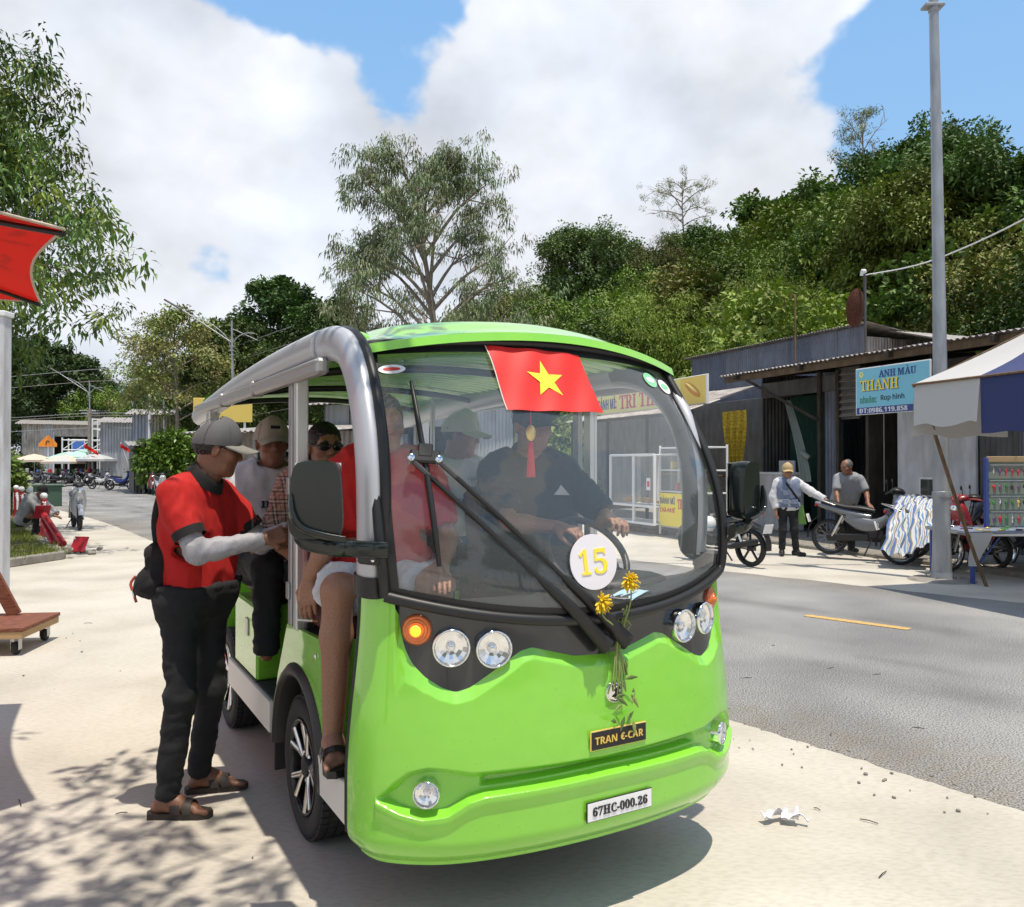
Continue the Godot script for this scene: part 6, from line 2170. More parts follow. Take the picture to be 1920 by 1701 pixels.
	for k in 9:
		var lo := fthing("bread_loaf", "golden brown bread loaf piled on the glass cabinet shelf", "bread", V(-6.2 + k * 0.15, 0.70 + 0.05 * (k % 2), 1.70 + rb.randf_range(-0.1, 0.1)), rb.randf_range(-0.5, 0.5), "bread loaves in the cabinet")
		var bm := MB.new()
		bm.ball(Vector3.ZERO, V(0.05, 0.04, 0.11), 10)
		part("crust", bm, M.bread, lo)
	var sc := fthing("bread_cart", "food cart with wire shelf top and yellow bread sign", "cart", V(-3.95, 0.0, 1.55))
	for x in [-0.75, 0.75]:
		for z in [-0.3, 0.3]: box_part(sc, "frame_post", V(x, 0.98, z), V(0.035, 1.86, 0.035), M.white_paint, 0.004)
	for y in [0.22, 0.95, 1.40, 1.86]: box_part(sc, "shelf", V(0, y, 0), V(1.5, 0.03, 0.6), M.white_paint if y > 0.9 else M.steel, 0.004)
	box_part(sc, "pane", V(0, 1.40, 0.30), V(1.46, 0.86, 0.006), M.clear_glass, 0.0)
	var ys := box_part(sc, "sign_panel", V(0, 0.58, 0.325), V(1.46, 0.68, 0.012), M.sign_yellow, 0.0)
	text("BÁNH MÌ", 0.55, 0.17, M.sign_navy, ys, Transform3D(Basis.IDENTITY, V(-0.42, 0.78, 0.332)), false, true, 0.004)
	text("TRÍ THINH", 0.68, 0.26, M.sign_red, ys, Transform3D(Basis.IDENTITY, V(0.30, 0.74, 0.332)), true, true, 0.004)
	text("CHÀ-PATÊ", 0.55, 0.11, M.sign_red, ys, Transform3D(Basis.IDENTITY, V(-0.42, 0.58, 0.332)), false, true, 0.004)
	for k in 8: box_part(sc, "jar", V(-0.62 + k * 0.175, 1.05 + (0.45 if k % 3 == 0 else 0.0), 0.05), V(0.11, 0.17, 0.11), [M.sign_ochre, M.sign_red, M.cardboard, M.leaf_dull][k % 4], 0.02)
	# --- in front of the shops
	var fr := fthing("metal_cabinet", "pale grey metal cabinet standing behind the old man", "cabinet", V(-4.62, 0.07, -0.95))
	box_part(fr, "body", V(0, 0.62, 0), V(1.5, 1.22, 0.6), M.panel_white, 0.015)
	box_part(fr, "door", V(-0.38, 0.42, 0.305), V(0.70, 0.74, 0.012), M.panel_white, 0.004)
	box_part(fr, "door", V(0.36, 0.42, 0.305), V(0.70, 0.74, 0.012), M.panel_white, 0.004)
	box_part(fr, "lid", V(0, 1.25, 0), V(1.54, 0.05, 0.64), M.white_paint, 0.01)
	box_part(fr, "upstand", V(0.45, 1.40, -0.1), V(0.5, 0.26, 0.04), M.panel_white, 0.006)
	mat("curtain_yellow", C3(0.42, 0.33, 0.03), 0.85)
	M.curtain_yellow.uv1_triplanar = true
	M.curtain_yellow.uv1_scale = Vector3.ONE * 1.6
	M.curtain_yellow.albedo_texture = ntex(512, 0.02, Color(0.45, 0.40, 0.2), Color(1, 1, 0.85), 3, 61, FastNoiseLite.TYPE_CELLULAR, Color(0.85, 0.8, 0.4))
	var cu := fthing("curtain", "yellow flowered curtain hanging at the bread stall's corner", "curtain", V(-4.45, 1.05, 0.15))
	cloth_sheet(cu, "drape", M.curtain_yellow, func(u, v): return V((u - 0.5) * lerpf(0.85, 0.30, smoothstep(0.1, 1.0, v)) + 0.12 * v, 1.62 * (1.0 - v), 0.05 * sin(u * 22.0) * (0.5 + v)), 36, 14)
	cu = fthing("curtain", "dark green curtain drawn across the shop's left opening", "curtain", V(-4.05, 0.3, -1.75))
	cloth_sheet(cu, "drape", M.curtain_green, func(u, v): return V((u - 0.5) * 1.7, 2.75 * (1.0 - v), 0.04 * sin(u * 34.0)), 60, 8)
	cu = fthing("curtain", "pale knotted mosquito net hanging in the dark opening", "curtain", V(-3.65, 1.15, -1.0))
	cloth_sheet(cu, "netting", M.curtain_pale, func(u, v): return V(-0.55 * pow(1.0 - v, 1.4) + (u - 0.5) * (0.14 + 0.16 * v) + 0.1, 1.75 * (1.0 - v), 0.04 * sin(u * 18.0)), 18, 16)
	pipe_part(cu, "knot", [V(0.02, 0.62, 0.0), V(0.14, 0.56, 0.03), V(0.22, 0.50, 0.0)], 0.06, M.curtain_pale, 8, 6)
	# lamp post
	lamp_post("grey galvanised street lamp post beside the trinket table", V(5.68, 0, -11.01), 0.0, true).scale = V(1, 1.13, 1)
	# dish, mast, cable and hooked pipe
	o = fthing("antenna_mast", "rusty dish on a dark mast above the shop roof", "antenna", V(-2.38, 3.55, -1.5))
	pipe_part(o, "mast", [V(0, 0, 0), V(0, 1.80, 0)], 0.028, M.tin_dark)
	var dm := MB.new()
	var pr := []
	for i in 7: pr.append(Vector2(maxf(0.32 * i / 6.0, 0.001), 0.10 * pow(i / 6.0, 2)))
	dm.lathe(pr, 20, Transform3D(Basis(V(0.9, 0, 0.5).normalized(), 0.3) * Basis(Vector3.BACK, 1.15) * Basis.from_scale(V(1.25, 1, 0.85)), V(-0.10, 1.12, 0.05)))
	part("dish", dm, M.rust, o)
	pipe_part(o, "insulator", [V(-0.06, 1.78, 0.02), V(-0.03, 1.88, 0.02), V(0.03, 1.84, 0.02)], 0.04, M.white_paint, 8, 4)
	var cab := fthing("overhead_cable", "sagging white cable running right from the rusty dish mast", "cable", V(-2.36, 5.33, -1.5))
	pipe_part(cab, "wire", [V(0, 0, 0), V(2.5, -0.28, 0.8), V(6.0, -0.10, 2.0), V(12.0, 0.9, 4.0)], 0.012, M.white_paint, 5, 24)
	o = fthing("hooked_pipe", "thin pale pipe with hooked top rising above the eave", "pipe", V(-4.42, 3.6, -1.5))
	pipe_part(o, "pipe", [V(0, 0, 0), V(0, 0.9, 0), V(0, 1.62, 0), V(-0.05, 1.72, 0), V(-0.12, 1.70, 0), V(-0.14, 1.62, 0)], 0.02, M.bamboo, 6, 20)
	o = fthing("chimney_block", "white concrete block standing on the roof at the right edge", "block", V(1.62, 3.62, -1.5))
	box_part(o, "shaft", V(0, 0.24, 0), V(0.55, 0.48, 0.4), M.white_paint, 0.01)
	box_part(o, "cap", V(0, 0.52, 0), V(0.66, 0.09, 0.5), M.white_paint, 0.01)
	make_stall()
	make_right_people()
func lamp_post(label: String, at: Vector3, turn: float, near: bool) -> Node3D:
	var o := thing("street_lamp", label, "street lamp", at, turn, "street lamps along the road")
	var mb := MB.new()
	var P := PackedVector3Array()
	var R := PackedFloat32Array()
	for i in 21:
		var t := i / 20.0
		P.append(V(-0.10 * t * t, 8.4 * t, 0))
		R.append(lerpf(0.128, 0.05, pow(t, 0.55)))
	mb.tube(P, R, 18 if near else 8)
	part("pole", mb, M.galvanised, o)
	if near:
		mb = MB.new()
		mb.lathe_flat([Vector2(0.14, 0.10), Vector2(0.155, 0.012), Vector2(0.24, 0.012), Vector2(0.24, -0.01)], 8)
		part("base_plate", mb, M.galvanised, o)
		mb = MB.new()
		mb.lathe_flat([Vector2(0.02, 0.03), Vector2(0.36, 0.025), Vector2(0.42, 0.0)], 20)
		part("footing", mb, M.cement, o)
		for k in 4:
			mb = MB.new()
			mb.tube(PackedVector3Array([V(cos(k * PI / 2 + 0.8) * 0.20, 0.0, sin(k * PI / 2 + 0.8) * 0.20), V(cos(k * PI / 2 + 0.8) * 0.20, 0.06, sin(k * PI / 2 + 0.8) * 0.20)]), 0.012, 6)
			part("anchor_bolt", mb, M.steel, o)
		for y in [1.0, 6.72]:
			mb = MB.new()
			mb.lathe([Vector2(lerpf(0.130, 0.052, pow(y / 8.4, 0.55)), -0.04), Vector2(lerpf(0.140, 0.060, pow(y / 8.4, 0.55)), -0.03), Vector2(lerpf(0.140, 0.060, pow(y / 8.4, 0.55)), 0.03), Vector2(lerpf(0.130, 0.052, pow(y / 8.4, 0.55)), 0.04)], 18, Transform3D(Basis.IDENTITY, V(-0.10 * pow(y / 8.4, 2), y, 0)))
			part("joint_band", mb, M.galvanised, o)
	for q in [[-1.0, 2.7, 1.75, 0.022], [1.0, 1.0, -0.75, 0.020]]:
		mb = MB.new()
		mb.tube(PackedVector3Array([V(0.02 * q[0] - 0.08, 7.35, 0), V(q[0] * q[1], 7.35 + q[2] * 0.98, 0)]) if q[0] < 0 else smooth_path([V(-0.06, 7.30, 0), V(0.2, 7.62, 0), V(0.6, 7.80, 0), V(1.0, 7.78, 0)], 8), q[3] * 1.3, 6)
		part("arm", mb, M.galvanised, o)
	mb = MB.new()
	mb.tube(smooth_path([V(-0.09, 6.9, 0), V(-0.35, 7.6, 0), V(-1.1, 8.25, 0), V(-2.0, 8.65, 0)], 8), 0.020, 6)
	mb.tube(PackedVector3Array([V(-0.05, 8.0, 0), V(1.15, 6.9 + 0.55, 0)]), 0.018, 6)
	part("brace", mb, M.galvanised, o)
	mb = MB.new()
	mb.bar(V(-2.5, 8.93, 0), V(-3.35, 9.42, 0), 0.22, 0.09, Vector3.UP, 0.03)
	part("lamp_head", mb, M.tin_dark, o)
	mb = MB.new()
	for y in [6.75, 6.95, 7.15]: mb.box(V(-0.075, y, 0), V(0.26, 0.035, 0.16), 0.008)
	part("bracket_clamp", mb, M.galvanised, o)
	return o
func make_stall() -> void:
	# market umbrella
	var ce := V(6.3, 0, -9.2)
	var o := thing("market_umbrella", "square white and navy market umbrella over the trinket table", "umbrella", ce)
	var A := V(4.82, 2.49, -10.0) - ce
	var B := V(5.5, 2.49, -7.72) - ce
	var D := V(7.1, 2.49, -10.68) - ce
	var E := V(7.78, 2.49, -8.4) - ce
	var ap := V(0, 3.32, 0)
	var sag := func(a: Vector3, b: Vector3, u: float, v: float) -> Vector3:
		var e := a.lerp(b, u)
		var p := ap.lerp(e, v)
		p.y -= 0.10 * sin(PI * v) * (0.4 + 0.6 * sin(PI * u)) - 0.012 * sin(u * 23.0) * v
		return p
	for side in [[A, B], [B, E], [E, D], [D, A]]:
		for k in 2:
			var m: Material = M.canvas_white if k == 0 else M.canvas_blue
			if side[0] == D: m = M.canvas_white if k == 1 else M.canvas_blue
			var u0 := 0.0 if k == 0 else 0.405
			var u1 := 0.405 if k == 0 else 1.0
			var sa: Vector3 = side[0]
			var sb: Vector3 = side[1]
			cloth_sheet(o, "canopy_panel", m, func(u, v): return sag.call(sa, sb, lerpf(u0, u1, u), v), 14, 12)
			var fl := 0.50 if k == 0 else 0.62
			cloth_sheet(o, "valance", m, func(u, v):
				var p: Vector3 = sag.call(sa, sb, lerpf(u0, u1, u), 1.0)
				return p + V(0.02 * sin(u * 11.0 + k) * v - p.x * 0.015 * (1.0 - v), -fl * v + 0.015 * sin(u * 9.0) * v, 0.02 * cos(u * 8.0) * v), 14, 6)
	mat("umbrella_pole", C3(0.5, 0.5, 0.5), 0.4, 0.6)
	pipe_part(o, "pole", [V(0, 0, 0), V(0, 3.34, 0)], 0.025, M.umbrella_pole)
	box_part(o, "base_block", V(0, 0.08, 0), V(0.45, 0.16, 0.45), M.cement, 0.02)
	for p in [A, B, D, E]: pipe_part(o, "rib", [ap - V(0, 0.03, 0), p - V(0, 0.03, 0)], 0.012, M.bamboo)
	pipe_part(o, "edge_batten", [A, B], 0.014, M.bamboo)
	o = thing("bamboo_prop", "brown bamboo stick leaning against the umbrella corner", "pole", V(5.95, 0, -10.45))
	pipe_part(o, "stick", [V(0, 0, 0), V(-0.35, 0.80, 0.13), V(-1.03, 2.42, 0.45)], 0.024, M.bamboo, 8, 10)
	# trinket table
	var t := thing("trinket_table", "low metal table covered with trinkets under the umbrella", "table", V(7.0, 0, -11.2))
	box_part(t, "tabletop", V(0.1, 0.63, 0), V(2.5, 0.04, 1.2), M.steel, 0.008)
	for x in [-1.1, 1.3]:
		for z in [-0.5, 0.53]: box_part(t, "leg", V(x, 0.305, z), V(0.05, 0.61, 0.05), M.sign_navy if x < 0 else M.dark_metal, 0.006)
	pipe_part(t, "brace", [V(-1.1, 0.15, 0.53), V(-0.75, 0.60, 0.53)], 0.012, M.sign_navy)
	cloth_sheet(t, "cloth_corner", M.canvas_white, func(u, v): return V(-1.17 - 0.03 * v + u * 0.28 * (1.0 - v * 0.6), 0.655 - 0.42 * v, 0.62 + 0.02 * sin(v * 6.0)), 6, 8)
	mat("foil_blue", C3(0.22, 0.26, 0.34), 0.4)
	box_part(t, "table_cover", V(0.1, 0.656, 0), V(2.46, 0.008, 1.18), M.foil_blue, 0.0)
	var r := RandomNumberGenerator.new()
	r.seed = 12
	mat("bead_dark", C3(0.05, 0.03, 0.03), 0.4)
	mat("bead_violet", C3(0.18, 0.07, 0.22), 0.4)
	var names := ["gold", "black", "red", "violet", "silver", "green", "dark brown"]
	var cols := [M.gold, M.bead_dark, M.sign_red, M.bead_violet, M.polished, M.sign_green, M.bead_dark]
	for k in 34:
		var p := V(7.0 - 1.05 + r.randf() * 2.2, 0.664, -11.2 + r.randf_range(-0.5, 0.52))
		var ci := r.randi() % cols.size()
		var br := thing("bracelet", "small %s bead bracelet lying on the trinket table's %s" % [names[ci], "left half" if p.x < 7.0 else "right half"], "bracelet", p, r.randf() * TAU, "bracelets laid out on the table")
		var mb := MB.new()
		var ring := PackedVector3Array()
		for i in 13: ring.append(V(cos(TAU * i / 12.0) * 0.045, 0.006, sin(TAU * i / 12.0) * 0.03))
		mb.tube(ring, 0.008, 5, false)
		part("beads", mb, cols[ci], br)
	# rack with hanging key rings
	var rk := thing("display_rack", "wire display rack hung with rows of key rings on table", "rack", V(7.15, 0.66, -11.5), 0.06)
	for x in [-0.62, 0.75]: box_part(rk, "upright", V(x, 0.48, 0), V(0.05, 0.96, 0.05), M.sign_navy, 0.006)
	mat("mesh_board", C3(0.20, 0.24, 0.20), 0.7)
	box_part(rk, "back_board", V(0.07, 0.47, -0.02), V(1.34, 0.90, 0.015), M.mesh_board, 0.0)
	box_part(rk, "header", V(0.07, 0.94, 0.0), V(1.36, 0.08, 0.03), M.cardboard, 0.006)
	for row in 4:
		pipe_part(rk, "hook_rail", [V(-0.58, 0.86 - row * 0.215, 0.03), V(0.72, 0.86 - row * 0.215, 0.03)], 0.006, M.steel, 6)
	for row in 4:
		for k in 15:
			var ci := r.randi() % cols.size()
			var kr := thing("key_ring", "small %s key ring hanging in the display rack's %s row" % [names[ci], ["top", "second", "third", "bottom"][row]], "key ring", Vector3.ZERO, 0.0, "key rings on the rack")
			kr.transform = rk.transform * Transform3D(Basis.IDENTITY, V(-0.54 + k * 0.088, 0.85 - row * 0.215, 0.035))
			var mb := MB.new()
			mb.tube(PackedVector3Array([V(0, 0, 0), V(0, -0.04, 0.004)]), 0.0035, 4)
			mb.ball(V(0, -0.065 - r.randf() * 0.02, 0.006), V(0.014 + r.randf() * 0.012, 0.026 + r.randf() * 0.015, 0.010), 8)
			if r.randf() > 0.4: mb.box(V(0, -0.12, 0.006), V(0.02, 0.045, 0.012), 0.004)
			part("pendant", mb, cols[ci], kr)
func make_right_people() -> void:
	mat("bike_dark", C3(0.022, 0.026, 0.04), 0.2, 0.0, {"clearcoat_enabled": true, "clearcoat": 1.0, "clearcoat_roughness": 0.05})
	mat("bike_grey", C3(0.16, 0.17, 0.19), 0.25, 0.3, {"clearcoat_enabled": true, "clearcoat": 1.0})
	mat("bike_silver", C3(0.50, 0.52, 0.55), 0.25, 0.4, {"clearcoat_enabled": true, "clearcoat": 1.0})
	mat("bike_red", C3(0.30, 0.015, 0.02), 0.2, 0.0, {"clearcoat_enabled": true, "clearcoat": 1.0})
	mat("bike_blue", C3(0.02, 0.04, 0.28), 0.2, 0.0, {"clearcoat_enabled": true, "clearcoat": 1.0})
	mat("bike_white", C3(0.6, 0.6, 0.6), 0.25, 0.0, {"clearcoat_enabled": true, "clearcoat": 1.0})
	var b1 := motorbike("motorbike", "black motorbike with cast wheels parked at the kerb behind the bus mirror", V(3.22, 0.004, -12.9), V(-0.63, 0, -0.96), M.bike_dark, M.bike_grey, false, {"group": "parked motorbikes"})
	var hm := thing("helmet", "white helmet with blue stripe hanging on the black motorbike", "helmet", V(3.05, 0.55, -12.90))
	var mb := MB.new()
	var pr := []
	for i in 9:
		var a := lerpf(-0.5, PI / 2, i / 8.0)
		pr.append(Vector2(maxf(0.125 * cos(a), 0.001), 0.125 * sin(a)))
	mb.lathe(pr, 18, Transform3D(Basis(Vector3.RIGHT, 0.5), V(0, 0.05, 0)))
	part("shell", mb, M.white_paint, hm)
	mb = MB.new()
	mb.lathe([Vector2(0.126, 0.012), Vector2(0.1275, 0.02), Vector2(0.126, 0.028)], 18, Transform3D(Basis(Vector3.RIGHT, 0.5), V(0, 0.05, 0)))
	part("stripe", mb, M.sign_cyan, hm)
	motorbike("motorbike", "grey motorbike whose seat the two men lean on", V(5.66, 0.07, -13.18), V(0.80, 0, 0.50), M.bike_grey, M.bike_dark, true, {"group": "parked motorbikes"})
	motorbike("motorbike", "dark motorbike under the striped sheet beside the lamp post", V(6.35, 0.004, -12.25), V(0.78, 0, 0.62), M.bike_dark, M.bike_dark, true, {"group": "parked motorbikes"})
	motorbike("motorbike", "red fronted motorbike standing behind the trinket table", V(6.78, 0.004, -12.10), V(-0.9, 0, 0.42), M.bike_red, M.bike_dark, true, {"group": "parked motorbikes", "bar_body": true})
	# striped sheet thrown over two bikes
	var im := Image.create(256, 64, false, Image.FORMAT_RGB8)
	for x in 256:
		var q := x % 64
		var c := Color(0.80, 0.80, 0.78)
		if q < 14: c = Color(0.33, 0.45, 0.66)
		elif q < 20: c = Color(0.55, 0.50, 0.42)
		elif q > 34 and q < 44: c = Color(0.42, 0.55, 0.72)
		elif q > 52 and q < 58: c = Color(0.62, 0.56, 0.46)
		for y in 64: im.set_pixel(x, y, c)
	var tm := mat("striped_tarp", C3(1, 1, 1), 0.75)
	tm.albedo_texture = ImageTexture.create_from_image(im)
	tm.uv1_scale = V(1.6, 1, 1)
	var tp := thing("striped_sheet", "blue and white striped plastic sheet draped over parked motorbikes", "sheet", V(6.05, 0, -12.40))
	var wn := noise(3.0, 3, 6)
	cloth_sheet(tp, "sheet", tm, func(u, v):
		var top := V(-0.10 + 0.50 * u, 1.06 - 0.16 * absf(u - 0.35), -0.40 + 0.12 * u)
		var bot := V(-0.62 + 0.62 * u, 0.30 - 0.10 * sin(u * 5.0), 0.22 + 0.30 * u)
		var p := top.lerp(bot, v)
		p.y += 0.20 * sin(PI * v) * (0.6 + 0.4 * u)
		return p + Vector3.ONE * wn.get_noise_2d(u * 1.3, v * 1.3) * 0.05 + V(0, 0.02 * sin(u * 30.0), 0.02 * sin(u * 26.0)) * v, 40, 24)
	cloth_sheet(tp, "back_fold", tm, func(u, v):
		var top := V(0.40 - 0.50 * u, 1.07 - 0.10 * absf(u - 0.5), -0.30 - 0.1 * u)
		return top + V(0.40 * v, -0.55 * v + 0.12 * sin(PI * v), -0.05 * v + 0.03 * sin(u * 20.0)), 24, 12)
	# old man in vest
	var base := V(4.61, 0.004, -13.92)
	var o := thing("person", "old man in tan cap and grey-blue vest standing by motorbike", "person", base)
	var f := V(-0.18, 0, 0.98)
	figure(o, {"hl": V(-0.085, 0.80, 0), "hr": V(0.085, 0.80, 0), "kl": V(-0.09, 0.43, 0.02), "kr": V(0.10, 0.43, 0.02), "al": V(-0.10, 0.08, 0), "ar": V(0.14, 0.08, 0.0), "sl": V(-0.165, 1.22, 0), "sr": V(0.165, 1.22, 0), "el": V(-0.235, 0.98, 0.0), "wl": V(-0.21, 0.76, 0.05), "er": V(0.36, 1.06, 0.10), "wr": V(0.56, 0.93, 0.25), "nb": V(0, 1.29, 0), "hd": V(-0.01, 1.41, 0.03), "F": look(f, 0.1), "fw": V(0, 0, 1),
		"skin": M.skin_tan, "hair": M.hair_grey, "top": M.shirt_white, "pants": M.trouser_black, "sleeve": 0.93, "cell": 0.018, "fine": 0.010, "leg": 1.95, "bulk": 0.88, "loose": 0.01, "collar": M.shirt_white, "hem": 0.05,
		"hands": [[V(-0.21, 0.76, 0.05), V(0, -1, 0.1), V(1, 0, 0), -1.0, 0.5], [V(0.56, 0.93, 0.25), V(0.8, -0.3, 0.3), V(0, -1, 0), 1.0, 0.5]]})
	cap_part(o, V(-0.01, 1.41, 0.03), look(f, 0.1), M.cap_tan, M.cap_tan)
	var vf := SN.new(V(-0.3, 0.7, -0.25), V(0.3, 1.35, 0.25), 0.016)
	for q in [[0.82, 0.090, 0.125], [1.0, 0.088, 0.130], [1.12, 0.105, 0.130], [1.20, 0.105, 0.112]]: vf.cap(V(-q[1], q[0], 0), V(q[1], q[0], 0), q[2], q[2], 0.05)
	vf.plane(V(0, 0.80, 0), Vector3.DOWN, V(0, 0.9, 0), 0.4)
	vf.cap(V(0, 1.30, 0.13), V(0, 1.10, 0.14), 0.06, 0.015, 0.01, true)
	mb = MB.new()
	vf.into(mb, noise(9.0, 3, 3), 0.01)
	var vs := part("vest", mb, M.vest_blue, o)
	for q in [[-0.075, 0.90], [0.075, 0.90], [-0.075, 1.05]]: box_part(vs, "pocket", V(q[0], q[1], 0.135), V(0.10, 0.09, 0.02), M.vest_blue, 0.006)
	mb = MB.new()
	mb.tube(smooth_path([V(-0.12, 1.27, 0.02), V(-0.05, 1.18, 0.140), V(0.06, 1.03, 0.150), V(0.16, 0.90, 0.11)], 10), 0.02, 6, true, 0.25)
	part("strap", mb, M.cloth_black, o)
	shoe(o, V(-0.10, 0.08, 0), V(-0.3, 0, 1), M.shoe_black)
	shoe(o, V(0.14, 0.08, 0.0), V(0.6, 0, 0.8), M.shoe_black)
	mat("bag_green", C3(0.25, 0.5, 0.12), 0.5)
	var bg := thing("plastic_bag", "green plastic bag hanging beside the old man's leg", "bag", V(4.86, 0.62, -13.98))
	cloth_sheet(bg, "bag", M.bag_green, func(u, v): return V((u - 0.5) * 0.12 * (0.4 + v), 0.32 * (1.0 - v) - 0.1, 0.03 * sin(u * PI) * v), 8, 8)
	# leaning man
	base = V(5.62, 0.06, -13.98)
	o = thing("person", "bareheaded man in grey polo shirt leaning on a motorbike seat", "person", base)
	f = V(-0.85, 0, 0.45)
	figure(o, {"hl": V(-0.085, 0.86, -0.12), "hr": V(0.085, 0.86, -0.12), "kl": V(-0.09, 0.46, -0.05), "kr": V(0.10, 0.46, -0.05), "al": V(-0.10, 0.08, -0.1), "ar": V(0.12, 0.08, -0.1), "sl": V(-0.19, 1.24, 0.10), "sr": V(0.19, 1.22, 0.10), "el": V(-0.25, 1.0, 0.20), "wl": V(-0.28, 0.83, 0.36), "er": V(0.25, 0.99, 0.20), "wr": V(0.20, 0.82, 0.38), "nb": V(-0.03, 1.31, 0.12), "hd": V(-0.07, 1.42, 0.18), "F": look(f, 0.25), "fw": V(0, -0.2, 1),
		"skin": M.skin_brown, "hair": M.hair_grey, "bald": true, "top": M.shirt_grey, "collar": M.shirt_grey, "pants": M.trouser_black, "sleeve": 0.42, "cell": 0.018, "fine": 0.010, "belly": 0.05, "loose": 0.01,
		"hands": [[V(-0.28, 0.83, 0.36), V(-0.2, -0.4, 0.8), V(0, -1, -0.2), -1.0, 0.3], [V(0.20, 0.82, 0.38), V(0.1, -0.4, 0.8), V(0, -1, -0.2), 1.0, 0.3]]})
	shoe(o, V(-0.10, 0.08, -0.1), V(0, 0, 1), M.shoe_black)
	shoe(o, V(0.12, 0.08, -0.1), V(0.2, 0, 1), M.shoe_black)

# ---------------------------------------------------------------- verge, stalls and market on the left
func parasol(label: String, at: Vector3, R: float, h: float, m: Material, m2: Material) -> void:
	var o := thing("parasol", label, "parasol", at, 0.0, "market parasols")
	for k in 8:
		var a := TAU * k / 8.0
		var b := TAU * (k + 1) / 8.0
		var mb := MB.new()
		var ap := V(0, h, 0)
		var rows := []
		for i in 4:
			var row := PackedVector3Array()
			for j in 4:
				var e := V(cos(a), 0, sin(a)).lerp(V(cos(b), 0, sin(b)), j / 3.0) * R
				var t := (i + 0.02) / 3.02
				row.append(ap + e * t - V(0, 0.42 * R * 0.75 * pow(t, 1.35), 0))
			rows.append(row)
		mb.grid(rows)
		var e0 := V(cos(a), 0, sin(a)) * R
		var e1 := V(cos(b), 0, sin(b)) * R
		var dy := V(0, h - 0.42 * R * 0.75, 0)
		mb.quad(e0 + dy, e1 + dy, e1 + dy - V(0, 0.16, 0), e0 + dy - V(0, 0.16, 0), e0 + e1)
		part("panel", mb, m if k % 2 == 0 else m2, o)
	pipe_part(o, "pole", [V(0, 0, 0), V(0, h, 0)], 0.022, M.umbrella_pole, 6)
func shed(label: String, at: Vector3, turn: float, w: float, h: float, d: float, wall: Array, roof: Array, open: float, sd: int) -> Node3D:
	var o := thing("market_shed", label, "shed", at, turn)
	if open < 0.95: sheets(o, "wall_sheet", V(-w * 0.5, 0, d * 0.5), V(w * (1.0 - open), 0, 0), V(0, h * 0.93, 0), 0.9, wall, 0.2, 0.02, sd)
	if open > 0.05:
		box_part(o, "front_fascia", V(w * 0.5 - w * open * 0.5, h * 0.83, d * 0.5), V(w * open, h * 0.2, 0.06), wall[0])
		for k in 3: box_part(o, "post", V(w * 0.5 - w * open * (k / 2.0), h * 0.4, d * 0.5 - 0.06), V(0.10, h * 0.8, 0.10), M.white_paint)
	sheets(o, "side_sheet", V(w * 0.5, 0, d * 0.5), V(0, 0, -d), V(0, h * 0.93, 0), 0.9, wall, 0.2, 0.02, sd + 1)
	sheets(o, "side_sheet", V(-w * 0.5, 0, -d * 0.5), V(0, 0, d), V(0, h * 0.93, 0), 0.9, wall, 0.2, 0.02, sd + 2)
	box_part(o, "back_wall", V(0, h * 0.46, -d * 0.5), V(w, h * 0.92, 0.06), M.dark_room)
	sheets(o, "roof_sheet", V(-w * 0.56, h * 0.93, d * 0.5 + 0.5), V(w * 1.12, 0, 0), V(0, h * 0.12, -d - 0.6), 0.9, roof, 0.2, 0.025, sd + 3)
	return o
func bollard(label: String, at: Vector3) -> void:
	var o := thing("bollard", label, "bollard", at, 0.0, "red bollards along the verge")
	var mb := MB.new()
	mb.lathe([Vector2(0.10, 0.0), Vector2(0.085, 0.06), Vector2(0.062, 0.10), Vector2(0.055, 0.72), Vector2(0.065, 0.74), Vector2(0.001, 0.745)], 14)
	part("post", mb, M.bollard_red, o)
	mb = MB.new()
	mb.ball(V(0, 0.80, 0), V(0.07, 0.065, 0.07), 12)
	part("ball_top", mb, M.white_paint, o)
	mb = MB.new()
	for a in [0.6, 2.7, 4.8]: mb.bar(V(cos(a) * 0.06, 0.22, sin(a) * 0.06), V(cos(a) * 0.06, 0.68, sin(a) * 0.06), 0.035, 0.012, V(cos(a), 0, sin(a)))
	part("white_stripe", mb, M.white_paint, o)
func chain(label: String, a: Vector3, b: Vector3, sag: float, m: Material) -> void:
	var o := thing("chain", label, "chain", a)
	var n := int(a.distance_to(b) / 0.075)
	for k in n:
		var t := (k + 0.5) / n
		var p := (b - a) * t + V(0, -sag * sin(PI * t), 0)
		var d := ((b - a) + V(0, -sag * PI * cos(PI * t), 0)).normalized()
		var F := frame_to(d) * Basis(Vector3.BACK, (k % 2) * PI / 2)
		var mb := MB.new()
		var ring := PackedVector3Array()
		for i in 11: ring.append(p + F * V(cos(TAU * i / 10.0) * 0.024, 0, sin(TAU * i / 10.0) * 0.045))
		mb.tube(ring, 0.0085, 5, false)
		part("link", mb, m, o)
